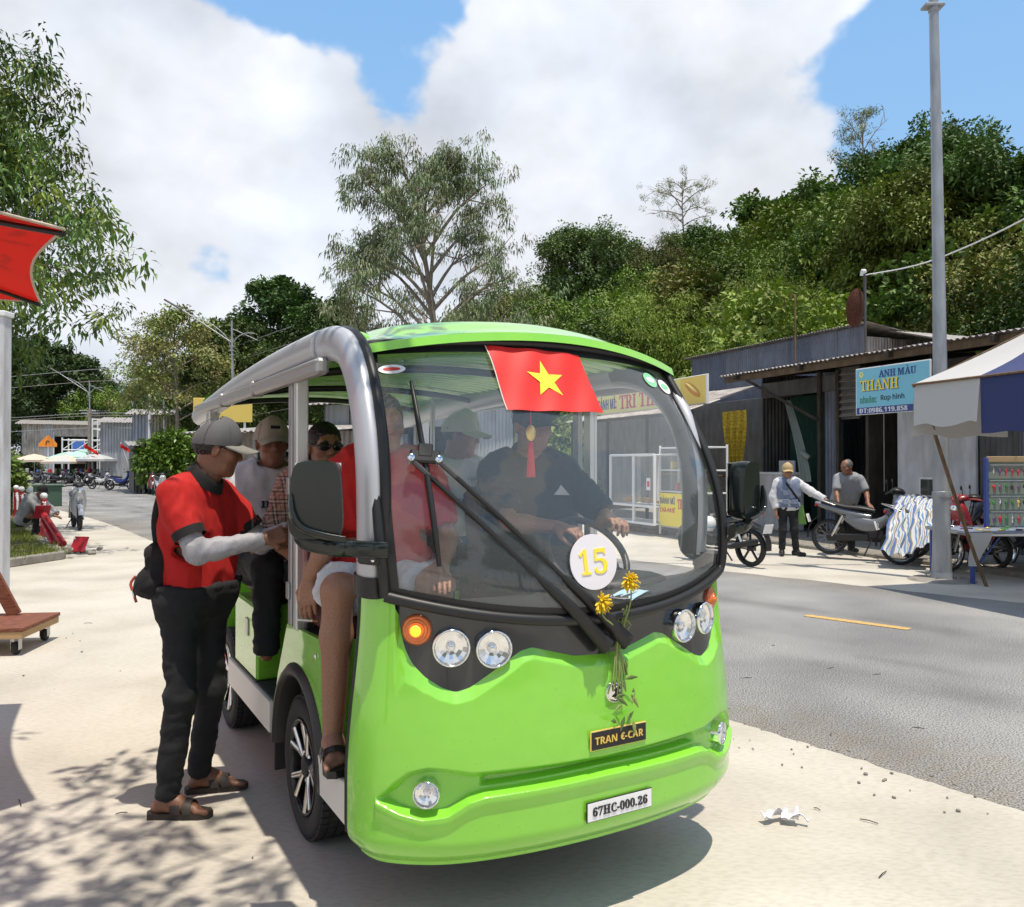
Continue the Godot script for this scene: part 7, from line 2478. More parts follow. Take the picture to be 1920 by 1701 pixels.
func make_left() -> void:
	mat("bollard_red", C3(0.36, 0.012, 0.02), 0.45)
	cloth("canvas_red", C3(0.88, 0.035, 0.014)); M.canvas_red.backlight_enabled = true; M.canvas_red.backlight = Color(0.95, 0.16, 0.08)
	for q in [["canvas_mint", C3(0.40, 0.62, 0.52)], ["canvas_beige", C3(0.60, 0.50, 0.40)], ["canvas_grey", C3(0.44, 0.46, 0.48)], ["canvas_sky", C3(0.07, 0.18, 0.55)]]:
		mat(q[0], q[1], 0.8, 0.0, {"backlight_enabled": true, "backlight": Color(0.4, 0.4, 0.4)})
	stained("tin_beige", C3(0.40, 0.385, 0.34), 0.6, 0.15, Color(0.62, 0.60, 0.50), 81, 0.3)
	stained("tin_pale", C3(0.46, 0.49, 0.53), 0.6, 0.2, Color(0.75, 0.75, 0.75), 82, 0.3)
	# --- grass verge
	var gm := stained("verge_soil", C3(0.20, 0.17, 0.10), 1.0, 0.0, Color(0.5, 0.5, 0.45), 83, 0.9, Vector3.ONE)
	var poly := PackedVector2Array([Vector2(-7.5, -12.3), Vector2(-7.25, -13.4), Vector2(-8.7, -15.4), Vector2(-11.3, -19.3), Vector2(-14.6, -24.0), Vector2(-22, -27), Vector2(-26, -16), Vector2(-18, -11.2)])
	var mb := MB.new()
	mb.prism(poly, 0.10, Transform3D(Basis(V(1, 0, 0), V(0, 0, 1), V(0, 1, 0)), Vector3.ZERO))
	structure("grass_verge", mb, gm)
	for k in 5:
		var a := poly[k]
		var b := poly[k + 1]
		mb = MB.new()
		mb.bar(V(a.x, 0.065, a.y), V(b.x, 0.065, b.y), 0.14, 0.13, Vector3.UP, 0.015)
		structure("kerb", mb, M.cement)
	var blade := MB.new()
	var r := RandomNumberGenerator.new()
	r.seed = 31
	for k in 26:
		var p := V(r.randfn() * 0.09, 0, r.randfn() * 0.09)
		var d := V(r.randfn() * 0.4, 1, r.randfn() * 0.4).normalized() * r.randf_range(0.05, 0.13)
		var s := V(r.randfn(), 0, r.randfn()).normalized() * 0.007
		var sh := r.randf_range(0.75, 1.25)
		blade.col = Color(sh, sh, sh)
		blade.tri(p - s, p + d, p + s)
	var X := []
	var C := []
	var gn := noise(0.6, 3, 3)
	for k in 9000:
		var p := Vector2(r.randf_range(-26, -7.2), r.randf_range(-27, -11.2))
		if not Geometry2D.is_point_in_polygon(p, poly): continue
		var g := gn.get_noise_2d(p.x, p.y)
		if g < -0.22: continue
		X.append(Transform3D(spin(r, 0.1), V(p.x, 0.10, p.y)))
		C.append(C3(0.15, 0.20, 0.03).lerp(C3(0.24, 0.23, 0.06), r.randf() * 0.6) * r.randf_range(0.8, 1.2))
	leaf_mat("grass_blade", 0.7, 0.4)
	var gr := crown(self, X, C, blade.mesh(M.grass_blade), "grass")
	gr.set_meta("kind", "stuff"); gr.set_meta("label", "short sunlit grass on the roadside verge"); gr.set_meta("category", "grass")
	# --- bollards, chains, the knocked-over post
	var bp := [V(-13.9, 0.1, -23.1), V(-13.05, 0.1, -21.9), V(-12.2, 0.1, -20.7), V(-11.25, 0.1, -19.4), V(-9.2, 0.1, -16.35)]
	var bl := ["farthest upright red bollard with white ball beside the bush", "second red bollard from the bush along the verge", "third red bollard from the bush along the verge", "red bollard just left of the crouching person's back", "nearest red bollard, holding the top of the white chain"]
	for k in 5: bollard(bl[k], bp[k])
	for k in 3: chain(["white chain between the two farthest red bollards", "white chain between the second and third red bollards", "white chain sagging behind the crouching person"][k], bp[k] + V(0, 0.66, 0), bp[k + 1] + V(0, 0.66, 0), 0.18, M.white_paint)
	chain("white chain hanging from the nearest bollard down to the rubble", bp[4] + V(0.02, 0.70, 0.02), V(-8.30, 0.12, -14.9), 0.05, M.white_paint)
	var o := thing("fallen_bollard", "knocked-over red bollard lying aslant on the kerb", "bollard", V(-8.15, 0.1, -14.75))
	mb = MB.new()
	mb.tube(PackedVector3Array([V(0.36, 0.04, 0.30), V(-0.35, 0.52, -0.35)]), PackedFloat32Array([0.062, 0.056]), 14)
	part("post", mb, M.bollard_red, o)
	box_part(o, "base_plate", V(-0.40, 0.56, -0.40), V(0.26, 0.02, 0.26), M.bollard_red, 0.004, frame_to(V(0.71, -0.48, 0.65)) * Basis(Vector3.RIGHT, PI / 2))
	o = thing("fallen_bollard", "broken red post stump lying under the fallen bollard", "bollard", V(-8.45, 0.1, -14.85))
	mb = MB.new()
	mb.tube(PackedVector3Array([V(0.40, 0.03, 0.22), V(-0.05, 0.38, -0.25)]), 0.06, 12)
	part("post", mb, M.bollard_red, o)
	o = thing("steel_plate", "loose square red base plate standing in the rubble", "plate", V(-7.35, 0.02, -14.15))
	box_part(o, "plate", V(0, 0.15, 0), V(0.30, 0.27, 0.018), M.bollard_red, 0.004, Basis(Vector3.UP, -0.3) * Basis(Vector3.RIGHT, -0.45))
	for k in 4: box_part(o, "bolt", V(-0.11 + 0.22 * (k % 2), 0.06 + 0.18 * (k / 2), 0.03 - 0.08 * (k / 2)), V(0.03, 0.03, 0.03), M.white_paint, 0.006)
	mb = MB.new()
	for k in 34: mb.box(V(-7.7 + r.randfn() * 0.28, 0.03 + r.randf() * 0.05, -14.25 + r.randfn() * 0.16), V(r.randf_range(0.04, 0.16), r.randf_range(0.03, 0.09), r.randf_range(0.04, 0.14)), 0.012, spin(r, 0.6))
	var rub := part(numbered("rubble"), mb, M.cement, self)
	rub.set_meta("kind", "stuff"); rub.set_meta("label", "broken concrete rubble at the end of the verge"); rub.set_meta("category", "rubble")
	# --- crouching person in grey
	var base := V(-9.75, 0.1, -16.6)
	o = thing("person", "person in grey long-sleeved shirt and dark cap crouching by bollards", "person", base)
	figure(o, {"hl": V(0, 0.30, -0.09), "hr": V(0, 0.30, 0.09), "kl": V(0.40, 0.50, -0.12), "kr": V(0.40, 0.48, 0.14), "al": V(0.30, 0.08, -0.12), "ar": V(0.32, 0.08, 0.14), "sl": V(0.22, 0.74, -0.17), "sr": V(0.22, 0.74, 0.17), "el": V(0.42, 0.52, -0.2), "er": V(0.44, 0.52, 0.2), "wl": V(0.64, 0.42, -0.1), "wr": V(0.68, 0.40, 0.1), "nb": V(0.29, 0.80, 0), "hd": V(0.40, 0.88, 0.03), "F": look(V(0.9, 0, 0.35), 0.35), "fw": V(0.85, -0.4, 0),
		"skin": M.skin_brown, "hair": M.hair_black, "top": M.shirt_grey, "pants": M.trouser_black, "sleeve": 0.94, "cell": 0.02, "fine": 0.012, "capped": true, "loose": 0.02, "hands": [[V(0.68, 0.40, 0.1), V(1, -0.2, 0), V(0, -1, 0), 1.0, 0.5]]})
	cap_part(o, V(0.40, 0.88, 0.03), look(V(0.9, 0, 0.35), 0.35), M.cloth_black, M.cloth_black)
	shoe(o, V(0.30, 0.08, -0.12), V(1, 0, 0), M.shoe_black)
	shoe(o, V(0.32, 0.08, 0.14), V(1, 0, 0), M.shoe_black)
	mb = MB.new()
	mb.tube(smooth_path([V(0.30, 0.78, -0.14), V(0.02, 0.68, 0.02), V(0.0, 0.46, 0.16)], 8), 0.02, 5, true, 0.3)
	part("strap", mb, M.cloth_black, o)
	motorbike("scooter", "silver and black scooter parked at the road edge beside bollards", V(-10.25, 0.0, -19.6), V(0.55, 0, 0.83), M.bike_silver, M.bike_dark, false, {"category": "scooter"})
	shrub("planter_bush", "leafy green bush at the left edge behind the bollards", V(-14.6, 0.1, -22.6), V(1.1, 0.95, 0.9), 420, C3(0.13, 0.20, 0.035), M.shrub_leaf, 1.25, 4)
	shrub("planter_bush", "dark lower bush in the verge under the leafy bush", V(-15.6, 0.1, -21.8), V(1.3, 0.6, 1.0), 320, C3(0.05, 0.09, 0.022), M.shrub_leaf, 1.25, 5)
	mat("bin_green", C3(0.05, 0.10, 0.07), 0.6)
	o = thing("planter_wall", "low dark green planter wall behind the bollards", "planter", V(-16.4, 0, -29.8), 0.5)
	box_part(o, "wall", V(-0.2, 0.36, 0), V(0.9, 0.72, 0.5), M.bin_green, 0.02)
	box_part(o, "coping", V(-0.2, 0.75, 0), V(1.0, 0.08, 0.6), M.bin_green, 0.02)
	# --- red parasol and trolley at the left edge
	o = thing("red_parasol", "large red parasol reaching in at the photo's left edge", "parasol", V(-3.62, 0, -3.30))
	var ap := V(0, 2.95, 0)
	var cor := []
	for k in 6: cor.append(V(cos(TAU * k / 6.0 - 0.04) * 1.80, 2.50, sin(TAU * k / 6.0 - 0.04) * 1.80))
	for k in 6:
		var a: Vector3 = cor[k]
		var b: Vector3 = cor[(k + 1) % 6]
		cloth_sheet(o, "canopy_panel", M.canvas_red, func(u, v):
			var e := a.lerp(b, u)
			e *= 1.0 - 0.05 * sin(PI * u) * v
			e.y = 2.50 + 0.02 * sin(PI * u)
			return ap.lerp(e, v) - V(0, 0.05 * sin(PI * v), 0), 10, 10)
		pipe_part(o, "rib", [ap - V(0, 0.02, 0), ap.lerp(a, 0.5) - V(0, 0.075, 0), a - V(0, 0.02, 0)], 0.012, M.black_trim, 6, 8)
		var hem := PackedVector3Array()
		for i in 11:
			var e := a.lerp(b, i / 10.0)
			e *= 1.0 - 0.05 * sin(PI * i / 10.0)
			e.y = 2.50 + 0.02 * sin(PI * i / 10.0)
			hem.append(e)
		mb = MB.new()
		mb.tube(hem, 0.007, 5)
		part("hem", mb, M.canvas_beige, o)
	pipe_part(o, "pole", [V(0, 0, 0), V(0, 2.97, 0)], 0.028, M.umbrella_pole)
	box_part(o, "base", V(0, 0.06, 0), V(0.5, 0.12, 0.5), M.cement, 0.02)
	o = thing("gate_post", "plain white square post at the left edge under the parasol", "post", V(-5.92, 0, -9.62))
	box_part(o, "shaft", V(0, 1.62, 0), V(0.16, 3.24, 0.16), M.panel_white, 0.01)
	box_part(o, "cap", V(0, 3.27, 0), V(0.20, 0.06, 0.20), M.white_paint, 0.01)
	mat("plank_red", C3(0.30, 0.105, 0.06), 0.7)
	M.plank_red.uv1_triplanar = true
	M.plank_red.uv1_scale = V(1, 6, 6)
	M.plank_red.albedo_texture = ntex(256, 0.03, Color(0.6, 0.55, 0.5), Color(1, 1, 1), 4, 91)
	mat("plywood", C3(0.42, 0.27, 0.13), 0.7)
	o = thing("wooden_trolley", "low red-brown wooden trolley on castors at the left edge", "trolley", V(-4.30, 0, -6.98), 0.12)
	for k in 4: box_part(o, "plank", V(-0.12, 0.215, -0.27 + k * 0.18), V(0.94, 0.03, 0.172), M.plank_red, 0.004)
	box_part(o, "frame", V(-0.12, 0.17, 0), V(0.92, 0.06, 0.70), M.plywood, 0.006)
	for x in [-0.48, 0.26]:
		for z in [-0.26, 0.27]:
			var ca := Node3D.new()
			ca.name = "castor"
			o.add_child(ca, true)
			mb = MB.new()
			mb.lathe([Vector2(0.001, -0.02), Vector2(0.048, -0.02), Vector2(0.052, 0.0), Vector2(0.048, 0.02), Vector2(0.001, 0.02)], 14, Transform3D(Basis(Vector3.BACK, PI / 2), V(x, 0.054, z)))
			part("wheel", mb, M.rubber, ca)
			mb = MB.new()
			for s in [-1, 1]: mb.box(V(x + s * 0.03, 0.09, z), V(0.006, 0.10, 0.06), 0.002)
			mb.box(V(x, 0.138, z), V(0.08, 0.008, 0.08), 0.002)
			part("fork", mb, M.steel, ca)
	mb = MB.new()
	mb.bar(V(0.02, 0.23, 0.25), V(-0.32, 0.95, 0.2), 0.05, 0.10)
	mb.bar(V(0.02, 0.23, -0.25), V(-0.32, 0.95, -0.2), 0.05, 0.10)
	part("back_support", mb, M.plank_red, o)
	# --- litter
	o = thing("plastic_litter", "crumpled white plastic scrap on the concrete right of the bus", "litter", V(1.16, 0.0, -3.62), 0.4)
	var wn := noise(5.0, 1, 44)
	for q in [[-0.03, 0.0, 0.12, 0.04, 0.0], [0.02, 0.04, 0.07, 0.06, 0.7], [0.055, 0.075, 0.06, 0.02, 0.9]]:
		cloth_sheet(o, "crumpled_piece", M.disc_white, func(u, v):
			var p := V((u - 0.5) * q[2], 0, (v - 0.5) * q[3]).rotated(Vector3.UP, -q[4]) + V(q[0], 0.010, q[1])
			p.y += 0.012 + 0.045 * absf(wn.get_noise_2d(p.x * 2.2 + q[0] * 40.0, p.z * 2.2))
			return p, 14, 8)
	# loose stones and twigs
	mb = MB.new()
	for k in 230:
		var t := 1.9 + 3.4 * pow(r.randf(), 1.5)
		var e := edge(NEAR_EDGE, t)
		var p := e + V(r.randfn() * 0.22, 0, r.randfn() * 0.22)
		if k > 190: p = V(r.randf_range(-4.0, 3.0), 0, r.randf_range(-9.0, -2.2))
		var sz := r.randf_range(0.003, 0.009) * (1.0 if k > 14 else 1.8)
		mb.ball(p + V(0, 0.006, 0), V(sz * r.randf_range(0.8, 1.6), sz * 0.7, sz), 6, spin(r, 0.3))
	var peb := part(numbered("pebbles"), mb, M.cement, self)
	peb.set_meta("kind", "stuff"); peb.set_meta("label", "loose small stones scattered along the road edge"); peb.set_meta("category", "stones")
	mb = MB.new()
	for k in 60:
		var p := V(r.randf_range(-4.5, 2.8), 0.006, r.randf_range(-9.0, -2.6))
		var d := V(r.randfn(), 0, r.randfn()).normalized() * r.randf_range(0.02, 0.09)
		mb.tube(PackedVector3Array([p, p + d * 0.5 + V(0, 0.004, 0), p + d]), 0.0022, 4)
	var tw := part(numbered("twigs"), mb, M.bark_dark, self)
	tw.set_meta("kind", "stuff"); tw.set_meta("label", "tiny dry twigs and leaf bits lying on the concrete"); tw.set_meta("category", "twigs")
	make_market()
func make_market() -> void:
	var t := 0.32
	shed("weathered corrugated shed wall behind the guide's head", V(-21.2, 0, -56.5), t, 8.0, 5.0, 4.0, [M.tin_beige, M.tin_pale], [M.tin_light_b], 0.0, 101)
	shed("grey tin shed with dark upper wall above weathered shed", V(-21.5, 0, -62.5), t, 7.0, 6.6, 3.0, [M.tin_dark], [M.tin_light], 0.0, 111)
	shed("open-fronted grey shed with a red flag in its opening", V(-28.2, 0, -64.5), t, 6.2, 4.9, 4.0, [M.tin_pale, M.tin_light], [M.tin_light_b], 0.62, 121)
	shed("long white-roofed open shed left of the scaffold frame", V(-40.5, 0, -79.0), 0.45, 10.0, 5.4, 6.0, [M.tin_light_b, M.tin_pale], [M.tin_light_b], 0.75, 131)
	shed("white gabled shed rising behind the long open shed", V(-41.0, 0, -90.0), 0.4, 9.0, 7.4, 5.0, [M.tin_light_b], [M.tin_pale], 0.0, 141)
	shed("low awning roofed stall right of the blue parasol", V(-17.6, 0, -44.0), 0.5, 4.6, 2.6, 3.0, [M.tin_dark], [M.tin_light_b], 0.9, 151)
	# hut with yellow board
	var o := thing("food_hut", "small pale blue tin hut with a yellow food board", "hut", V(-30.4, 0, -63.6), 0.15)
	sheets(o, "wall_sheet", V(-0.9, 0, 0), V(2.6, 0, 0), V(0, 2.15, 0), 0.8, [M.tin_pale], 0.14, 0.02, 161)
	box_part(o, "back_wall", V(0.05, 1.05, -2.4), V(3.3, 2.1, 0.05), M.tin_pale)
	box_part(o, "door_post", V(-1.6, 1.08, 0), V(0.08, 2.16, 0.08), M.white_paint)
	sheets(o, "side_sheet", V(1.7, 0, 0), V(0, 0, -2.4), V(0, 2.15, 0), 0.8, [M.tin_pale], 0.14, 0.02, 162)
	sheets(o, "roof_sheet", V(-1.9, 2.2, 0.3), V(2.0, 0.32, 0), V(0, 0, -3.0), 0.9, [M.tin_light_b], 0.14, 0.02, 163)
	sheets(o, "roof_sheet", V(0.1, 2.52, 0.3), V(1.9, -0.32, 0), V(0, 0, -3.0), 0.9, [M.tin_light_b], 0.14, 0.02, 164)
	var sb := box_part(o, "food_board", V(0.75, 1.35, 0.06), V(1.75, 1.15, 0.04), M.sign_yellow, 0.0)
	text("CƠM - MÌ", 1.5, 0.24, M.ink, sb, Transform3D(Basis.IDENTITY, V(0.75, 0.96, 0.085)), true, true, 0.01)
	box_part(sb, "print_band", V(0.75, 1.40, 0.083), V(1.5, 0.40, 0.006), M.sign_ochre, 0.0)
	# scaffold frame
	o = thing("scaffold_frame", "bare steel frame structure standing above the parasols", "frame", V(-34.6, 0, -69.0), 0.3)
	for x in [-2.2, 0.0, 2.0]:
		for z in [-1.2, 1.2]: pipe_part(o, "upright", [V(x, 0, z), V(x, 5.2 if x > -1 else 3.6, z)], 0.06, M.white_paint, 6)
	for y in [2.6, 3.4, 4.3, 5.1]:
		for z in [-1.2, 1.2]: pipe_part(o, "rail", [V(-2.2 if y < 3.5 else 0.0, y, z), V(2.0, y, z)], 0.045, M.white_paint, 6)
	for k in 4: pipe_part(o, "diagonal", [V(-2.2 + k * 1.05, 2.6, 1.2), V(-1.15 + k * 1.05, 3.4, 1.2)], 0.035, M.white_paint, 6)
	# parasols
	parasol("beige parasol at the left end of the market row", V(-37.2, 0, -64.8), 1.5, 2.25, M.canvas_beige, M.canvas_beige)
	parasol("pale mint parasol with white panels above red stall cloth", V(-34.9, 0, -65.6), 1.7, 2.45, M.canvas_mint, M.canvas_white)
	parasol("large mint green parasol in the middle of the market", V(-32.9, 0, -64.2), 1.9, 2.6, M.canvas_mint, M.canvas_mint)
	parasol("peach coloured parasol in front of the mint one", V(-33.6, 0, -62.4), 1.6, 2.15, M.canvas_beige, M.canvas_white)
	parasol("grey parasol beside the pale blue hut", V(-30.9, 0, -62.0), 1.5, 2.3, M.canvas_grey, M.canvas_white)
	parasol("bright blue parasol under the leafy bush", V(-22.2, 0, -51.6), 1.35, 2.15, M.canvas_sky, M.canvas_sky)
	parasol("closed-looking pale parasol behind the far lamp", V(-39.0, 0, -67.5), 1.3, 2.2, M.canvas_white, M.canvas_beige)
	# stalls of goods below them
	var r := RandomNumberGenerator.new()
	r.seed = 55
	var gm := [M.sign_red, M.canvas_sky, M.cardboard, M.sign_green, M.canvas_white]
	for k in 6:
		var st := thing("goods_table", ["red cloth market table under the beige parasol", "blue goods table between the bikes and parasols", "cardboard laden table under the mint parasol", "green goods table behind the parked bikes", "white cloth table beside the grey parasol", "red crate table at the hut's left"][k], "table", V(-37.0 + k * 1.35, 0, -63.6 + r.randf() * 1.2), 0.2)
		box_part(st, "tabletop", V(0, 0.78, 0), V(1.1, 0.05, 0.7), M.timber)
		for x in [-0.5, 0.5]: box_part(st, "leg", V(x, 0.38, 0), V(0.06, 0.76, 0.6), M.timber_dark)
		for j in 5: box_part(st, "goods", V(-0.4 + j * 0.2, 0.9 + r.randf() * 0.1, r.randf_range(-0.2, 0.2)), V(0.17, 0.15 + r.randf() * 0.2, 0.3), gm[(k + j) % 5], 0.02)
	# motorbikes across the road
	var proto := motorbike("motorbike", "white motorbike parked left of the blue one by the hut", V(-24.0, 0, -48.6), V(0.98, 0, 0.2), M.bike_white, M.bike_dark, false, {"group": "parked motorbikes"})
	motorbike("motorbike", "blue motorbike parked in front of the yellow food board", V(-22.3, 0, -47.4), V(0.99, 0, -0.1), M.bike_blue, M.bike_blue, false, {"group": "parked motorbikes"})
	motorbike("motorbike", "red motorbike under the blue parasol's edge", V(-17.6, 0, -40.6), V(0.5, 0, 0.85), M.bike_red, M.bike_dark, false, {"group": "parked motorbikes"})
	var bk := motorbike("motorbike", "black motorbike at the left end of the market row", V(-34.6, 0, -60.8), V(0.9, 0, 0.4), M.bike_dark, M.bike_dark, true, {"group": "parked motorbikes"})
	var spots := [[V(-33.2, 0, -60.6), 0.5, "second black motorbike in the market row"], [V(-31.9, 0, -60.2), -0.3, "third dark motorbike in the market row"], [V(-30.6, 0, -60.6), 0.2, "dark motorbike parked before the grey parasol"], [V(-20.4, 0, -48.6), 0.9, "black motorbike nearest the blue parasol pole"], [V(-19.2, 0, -46.0), 0.4, "black motorbike between the hut and the leafy bush"]]
	for q in spots: copy_of(bk, "motorbike", q[2], Transform3D(Basis(Vector3.UP, q[1]), q[0]))
	copy_of(proto, "motorbike", "white motorbike closest to the guide's shoulder", Transform3D(Basis(Vector3.UP, -0.9), V(-16.5, 0, -39.0)))
	shrub("leafy_bush", "big bright green bush left of the guide's cap", V(-17.0, 0, -42.2), V(1.9, 1.6, 1.4), 700, C3(0.12, 0.20, 0.03), M.shrub_leaf, 1.6, 6)
	shrub("leafy_bush", "dark rounded bush below the far left lamps", V(-39.8, 0, -66.5), V(1.9, 1.0, 1.4), 300, C3(0.06, 0.09, 0.03), M.far_spray, 0.7, 7)
	shrub("leafy_bush", "pale flowering bush at the bend of the road", V(-44.6, 0, -72.5), V(1.9, 1.3, 1.4), 300, C3(0.2, 0.22, 0.1), M.far_spray, 0.7, 8)
	# street lamps of the far side
	lamp_post("street lamp with two arms rising behind the bus's rear roof", V(-13.4, 0, -40.0), 0.0, false)
	lamp_post("street lamp in front of the slender pale tree", V(-21.6, 0, -51.7), 0.0, false)
	lamp_post("street lamp in the middle of the market stalls", V(-35.0, 0, -69.0), 0.0, false)
	lamp_post("second farthest street lamp at the road's bend", V(-51.0, 0, -89.0), 0.0, false)
	lamp_post("farthest street lamp at the left end of the road", V(-60.2, 0, -102.0), 0.0, false)
	# concrete pole and wires
	o = thing("utility_pole", "thick concrete utility pole among the market stalls", "pole", V(-31.9, 0, -62.8))
	pipe_part(o, "pole", [V(0, 0, 0), V(0, 5.6, 0)], 0.14, M.cement, 8)
	box_part(o, "cross_arm", V(0, 5.3, 0), V(1.3, 0.08, 0.08), M.steel)
	o = thing("utility_pole", "slim white pole standing in the weathered shed's front", "pole", V(-22.9, 0, -52.5))
	pipe_part(o, "pole", [V(0, 0, 0), V(0, 5.9, 0)], 0.09, M.white_paint, 8)
	for k in 5:
		o = thing("power_line", ["upper overhead wire crossing behind the slender tree", "second overhead wire behind the slender tree", "thin wire from concrete pole to the left trees", "lower wire above the white-roofed shed", "lowest wire sagging over the market parasols"][k], "wire", V(-31.9, [8.6, 7.7, 5.3, 5.1, 4.2][k], -62.8))
		pipe_part(o, "wire", [V(-32, 0.4, -14), V(-14, -0.2, -6), V(0, 0, 0), V(9, -0.25, 6), V(20, 0.3, 18)], 0.018, M.tin_light if k % 2 else M.steel, 4, 20)
	# signs and flags
	mat("sign_orange", C3(0.80, 0.25, 0.02), 0.5)
	o = thing("warning_sign", "orange arrow-shaped warning sign above the market parasols", "sign", V(-36.2, 0, -64.9), 0.2)
	pipe_part(o, "pole", [V(0, 0, 0), V(0, 2.9, 0)], 0.03, M.white_paint, 6)
	mb_sign(o)
	o = thing("blue_signboard", "blue and white signboard on the long shed's front", "sign", V(-39.0, 3.05, -74.8), 0.45)
	box_part(o, "board", V(0, 0, 0), V(1.1, 1.25, 0.06), M.white_paint)
	box_part(o, "face", V(0, 0.02, 0.035), V(0.95, 1.05, 0.01), M.canvas_sky, 0.0)
	for q in [["red flag drooping in the grey shed's dark opening", V(-28.0, 2.5, -60.6)], ["red flag on a thin staff left of the grey shed", V(-30.8, 2.5, -60.9)]]:
		o = thing("red_flag", q[0], "flag", q[1], 0.2)
		pipe_part(o, "staff", [V(-0.5, 0.55, 0), V(0.0, -0.9, 0)], 0.02, M.white_paint, 5)
		cloth_sheet(o, "cloth", M.canvas_red, func(u, v): return V(-0.48 + u * 0.95, 0.45 - u * 0.65 - v * 0.30 * (1.0 - 0.3 * u), 0.08 * sin(u * 8.0 + v * 2.0)), 12, 6)
	# rider far up the road
	var rd := copy_of(proto, "motorbike", "motorbike ridden away far up the road at left", Transform3D(Basis(Vector3.UP, 2.2), V(-45.6, 0, -75.5)))
	o = thing("person", "distant rider in blue on the motorbike far up the road", "person", V(-45.6, 0.42, -75.5), 3.4)
	sit(o, 2.0, 0, 0.1, {"skin": M.skin_brown, "hair": M.hair_black, "top": M.canvas_sky, "pants": M.trouser_black, "cell": 0.03, "fine": 0.02, "face": false, "kl": V(-0.15, 0.15, 0.35), "kr": V(0.15, 0.15, 0.35), "al": V(-0.15, -0.2, 0.3), "ar": V(0.15, -0.2, 0.3), "hl": V(-0.09, 0.38, 0.05), "hr": V(0.09, 0.38, 0.05), "sl": V(-0.18, 0.85, 0.1), "sr": V(0.18, 0.85, 0.1), "el": V(-0.25, 0.62, 0.2), "er": V(0.25, 0.62, 0.2), "wl": V(-0.25, 0.6, 0.42), "wr": V(0.25, 0.6, 0.42), "nb": V(0, 0.92, 0.1), "hd": V(0, 1.04, 0.12)})
	# yellow shop sign seen between the bus posts
	o = thing("shop_sign", "yellow shop sign glimpsed between the bus roof and passengers", "sign", V(-9.6, 3.3, -27.6), 0.1)
	box_part(o, "board", Vector3.ZERO, V(1.9, 0.8, 0.05), M.sign_ochre)
	text("NHÀ", 0.75, 0.30, M.sign_navy, o, Transform3D(Basis.IDENTITY, V(-0.45, 0.0, 0.03)), false, true, 0.01)
	for x in [-0.7, 0.7]: pipe_part(o, "post", [V(x, -3.3, -0.04), V(x, 0.3, -0.04)], 0.04, M.white_paint, 6)
	for q in [["low tin stall roofed in white seen between bus posts", V(-5.4, 0, -22.0), 4.4, 2.5], ["pale tin shop front behind the bus passengers", V(-2.6, 0, -23.5), 4.4, 3.4]]:
		shed(q[0], q[1], -0.5, q[2], q[3], 3.0, [M.tin_pale, M.tin_light], [M.tin_light_b], 0.6, 170 + int(q[2] * 10.0))
func mb_sign(o: Node3D) -> void:
	var mb := MB.new()
	mb.prism(PackedVector2Array([Vector2(-0.65, 0.0), Vector2(0.65, 0.0), Vector2(0.65, 0.25), Vector2(0.0, 0.95), Vector2(-0.65, 0.25)]), 0.04, Transform3D(Basis.IDENTITY, V(0, 2.8, 0.03)))
	part("board", mb, M.sign_orange, o)
	mb = MB.new()
	mb.tube(smooth_path([V(-0.12, 2.95, 0.08), V(-0.12, 3.15, 0.08), V(0.0, 3.28, 0.08), V(0.12, 3.15, 0.08)], 8), 0.035, 5)
	part("arrow", mb, M.ink, o)

# ---------------------------------------------------------------- trees and bushes
func leaf_mat(key: String, rough := 0.55, trans := 0.45) -> StandardMaterial3D:
	var m := mat(key, C3(1, 1, 1), rough, 0.0, {"vertex_color_use_as_albedo": true, "backlight_enabled": true, "metallic_specular": 0.4})
	m.backlight = Color(0.75, 0.95, 0.35) * trans
	return m
# a spray of n leaves of length L and width W, spread through a ball of radius R; droop pulls the tips down
func spray(n: int, L: float, W: float, R: float, droop: float, sd: int, m: Material, flat := 1.0) -> ArrayMesh:
	var r := RandomNumberGenerator.new()
	r.seed = sd
	var mb := MB.new()
	for k in n:
		var d := V(r.randfn(), r.randfn() * 0.8, r.randfn()).normalized()
		var p := d * R * pow(r.randf(), 0.5) * V(1, flat, 1)
		var t := (d + V(r.randfn(), r.randfn(), r.randfn()) * 0.6 + V(0, -droop, 0)).normalized()
		var s := t.cross(V(r.randfn() * 0.4, 1, r.randfn() * 0.4)).normalized()
		var up := s.cross(t)
		var l := L * r.randf_range(0.7, 1.25)
		var w := W * r.randf_range(0.8, 1.2)
		var sh := r.randf_range(0.78, 1.22)
		mb.col = Color(sh * r.randf_range(0.9, 1.15), sh, sh * r.randf_range(0.75, 1.1))
		var a := p
		var b := p + t * l * 0.45 + s * w + up * w * 0.35
		var c := p + t * l * 0.45 - s * w + up * w * 0.35
		var q := p + t * l * 0.5
		var e := p + t * l + V(0, -droop * l * 0.3, 0)
		mb.tri(a, b, q); mb.tri(b, e, q); mb.tri(a, q, c); mb.tri(c, q, e)
	return mb.mesh(m)
func crown(o: Node3D, X: Array, cols: Array, mesh: Mesh, called := "crown") -> MultiMeshInstance3D:
	var mm := MultiMesh.new()
	mm.transform_format = MultiMesh.TRANSFORM_3D
	mm.use_colors = true
	mm.mesh = mesh
	mm.instance_count = X.size()
	for i in X.size():
		mm.set_instance_transform(i, X[i])
		mm.set_instance_color(i, cols[i])
	var n := MultiMeshInstance3D.new()
	n.multimesh = mm
	n.name = called
	o.add_child(n, true)
	n.set_meta("kind", "stuff")
	return n
func spin(r: RandomNumberGenerator, lean := 0.5) -> Basis:
	return Basis(Vector3.UP, r.randf() * TAU) * Basis(Vector3.RIGHT, r.randfn() * lean)
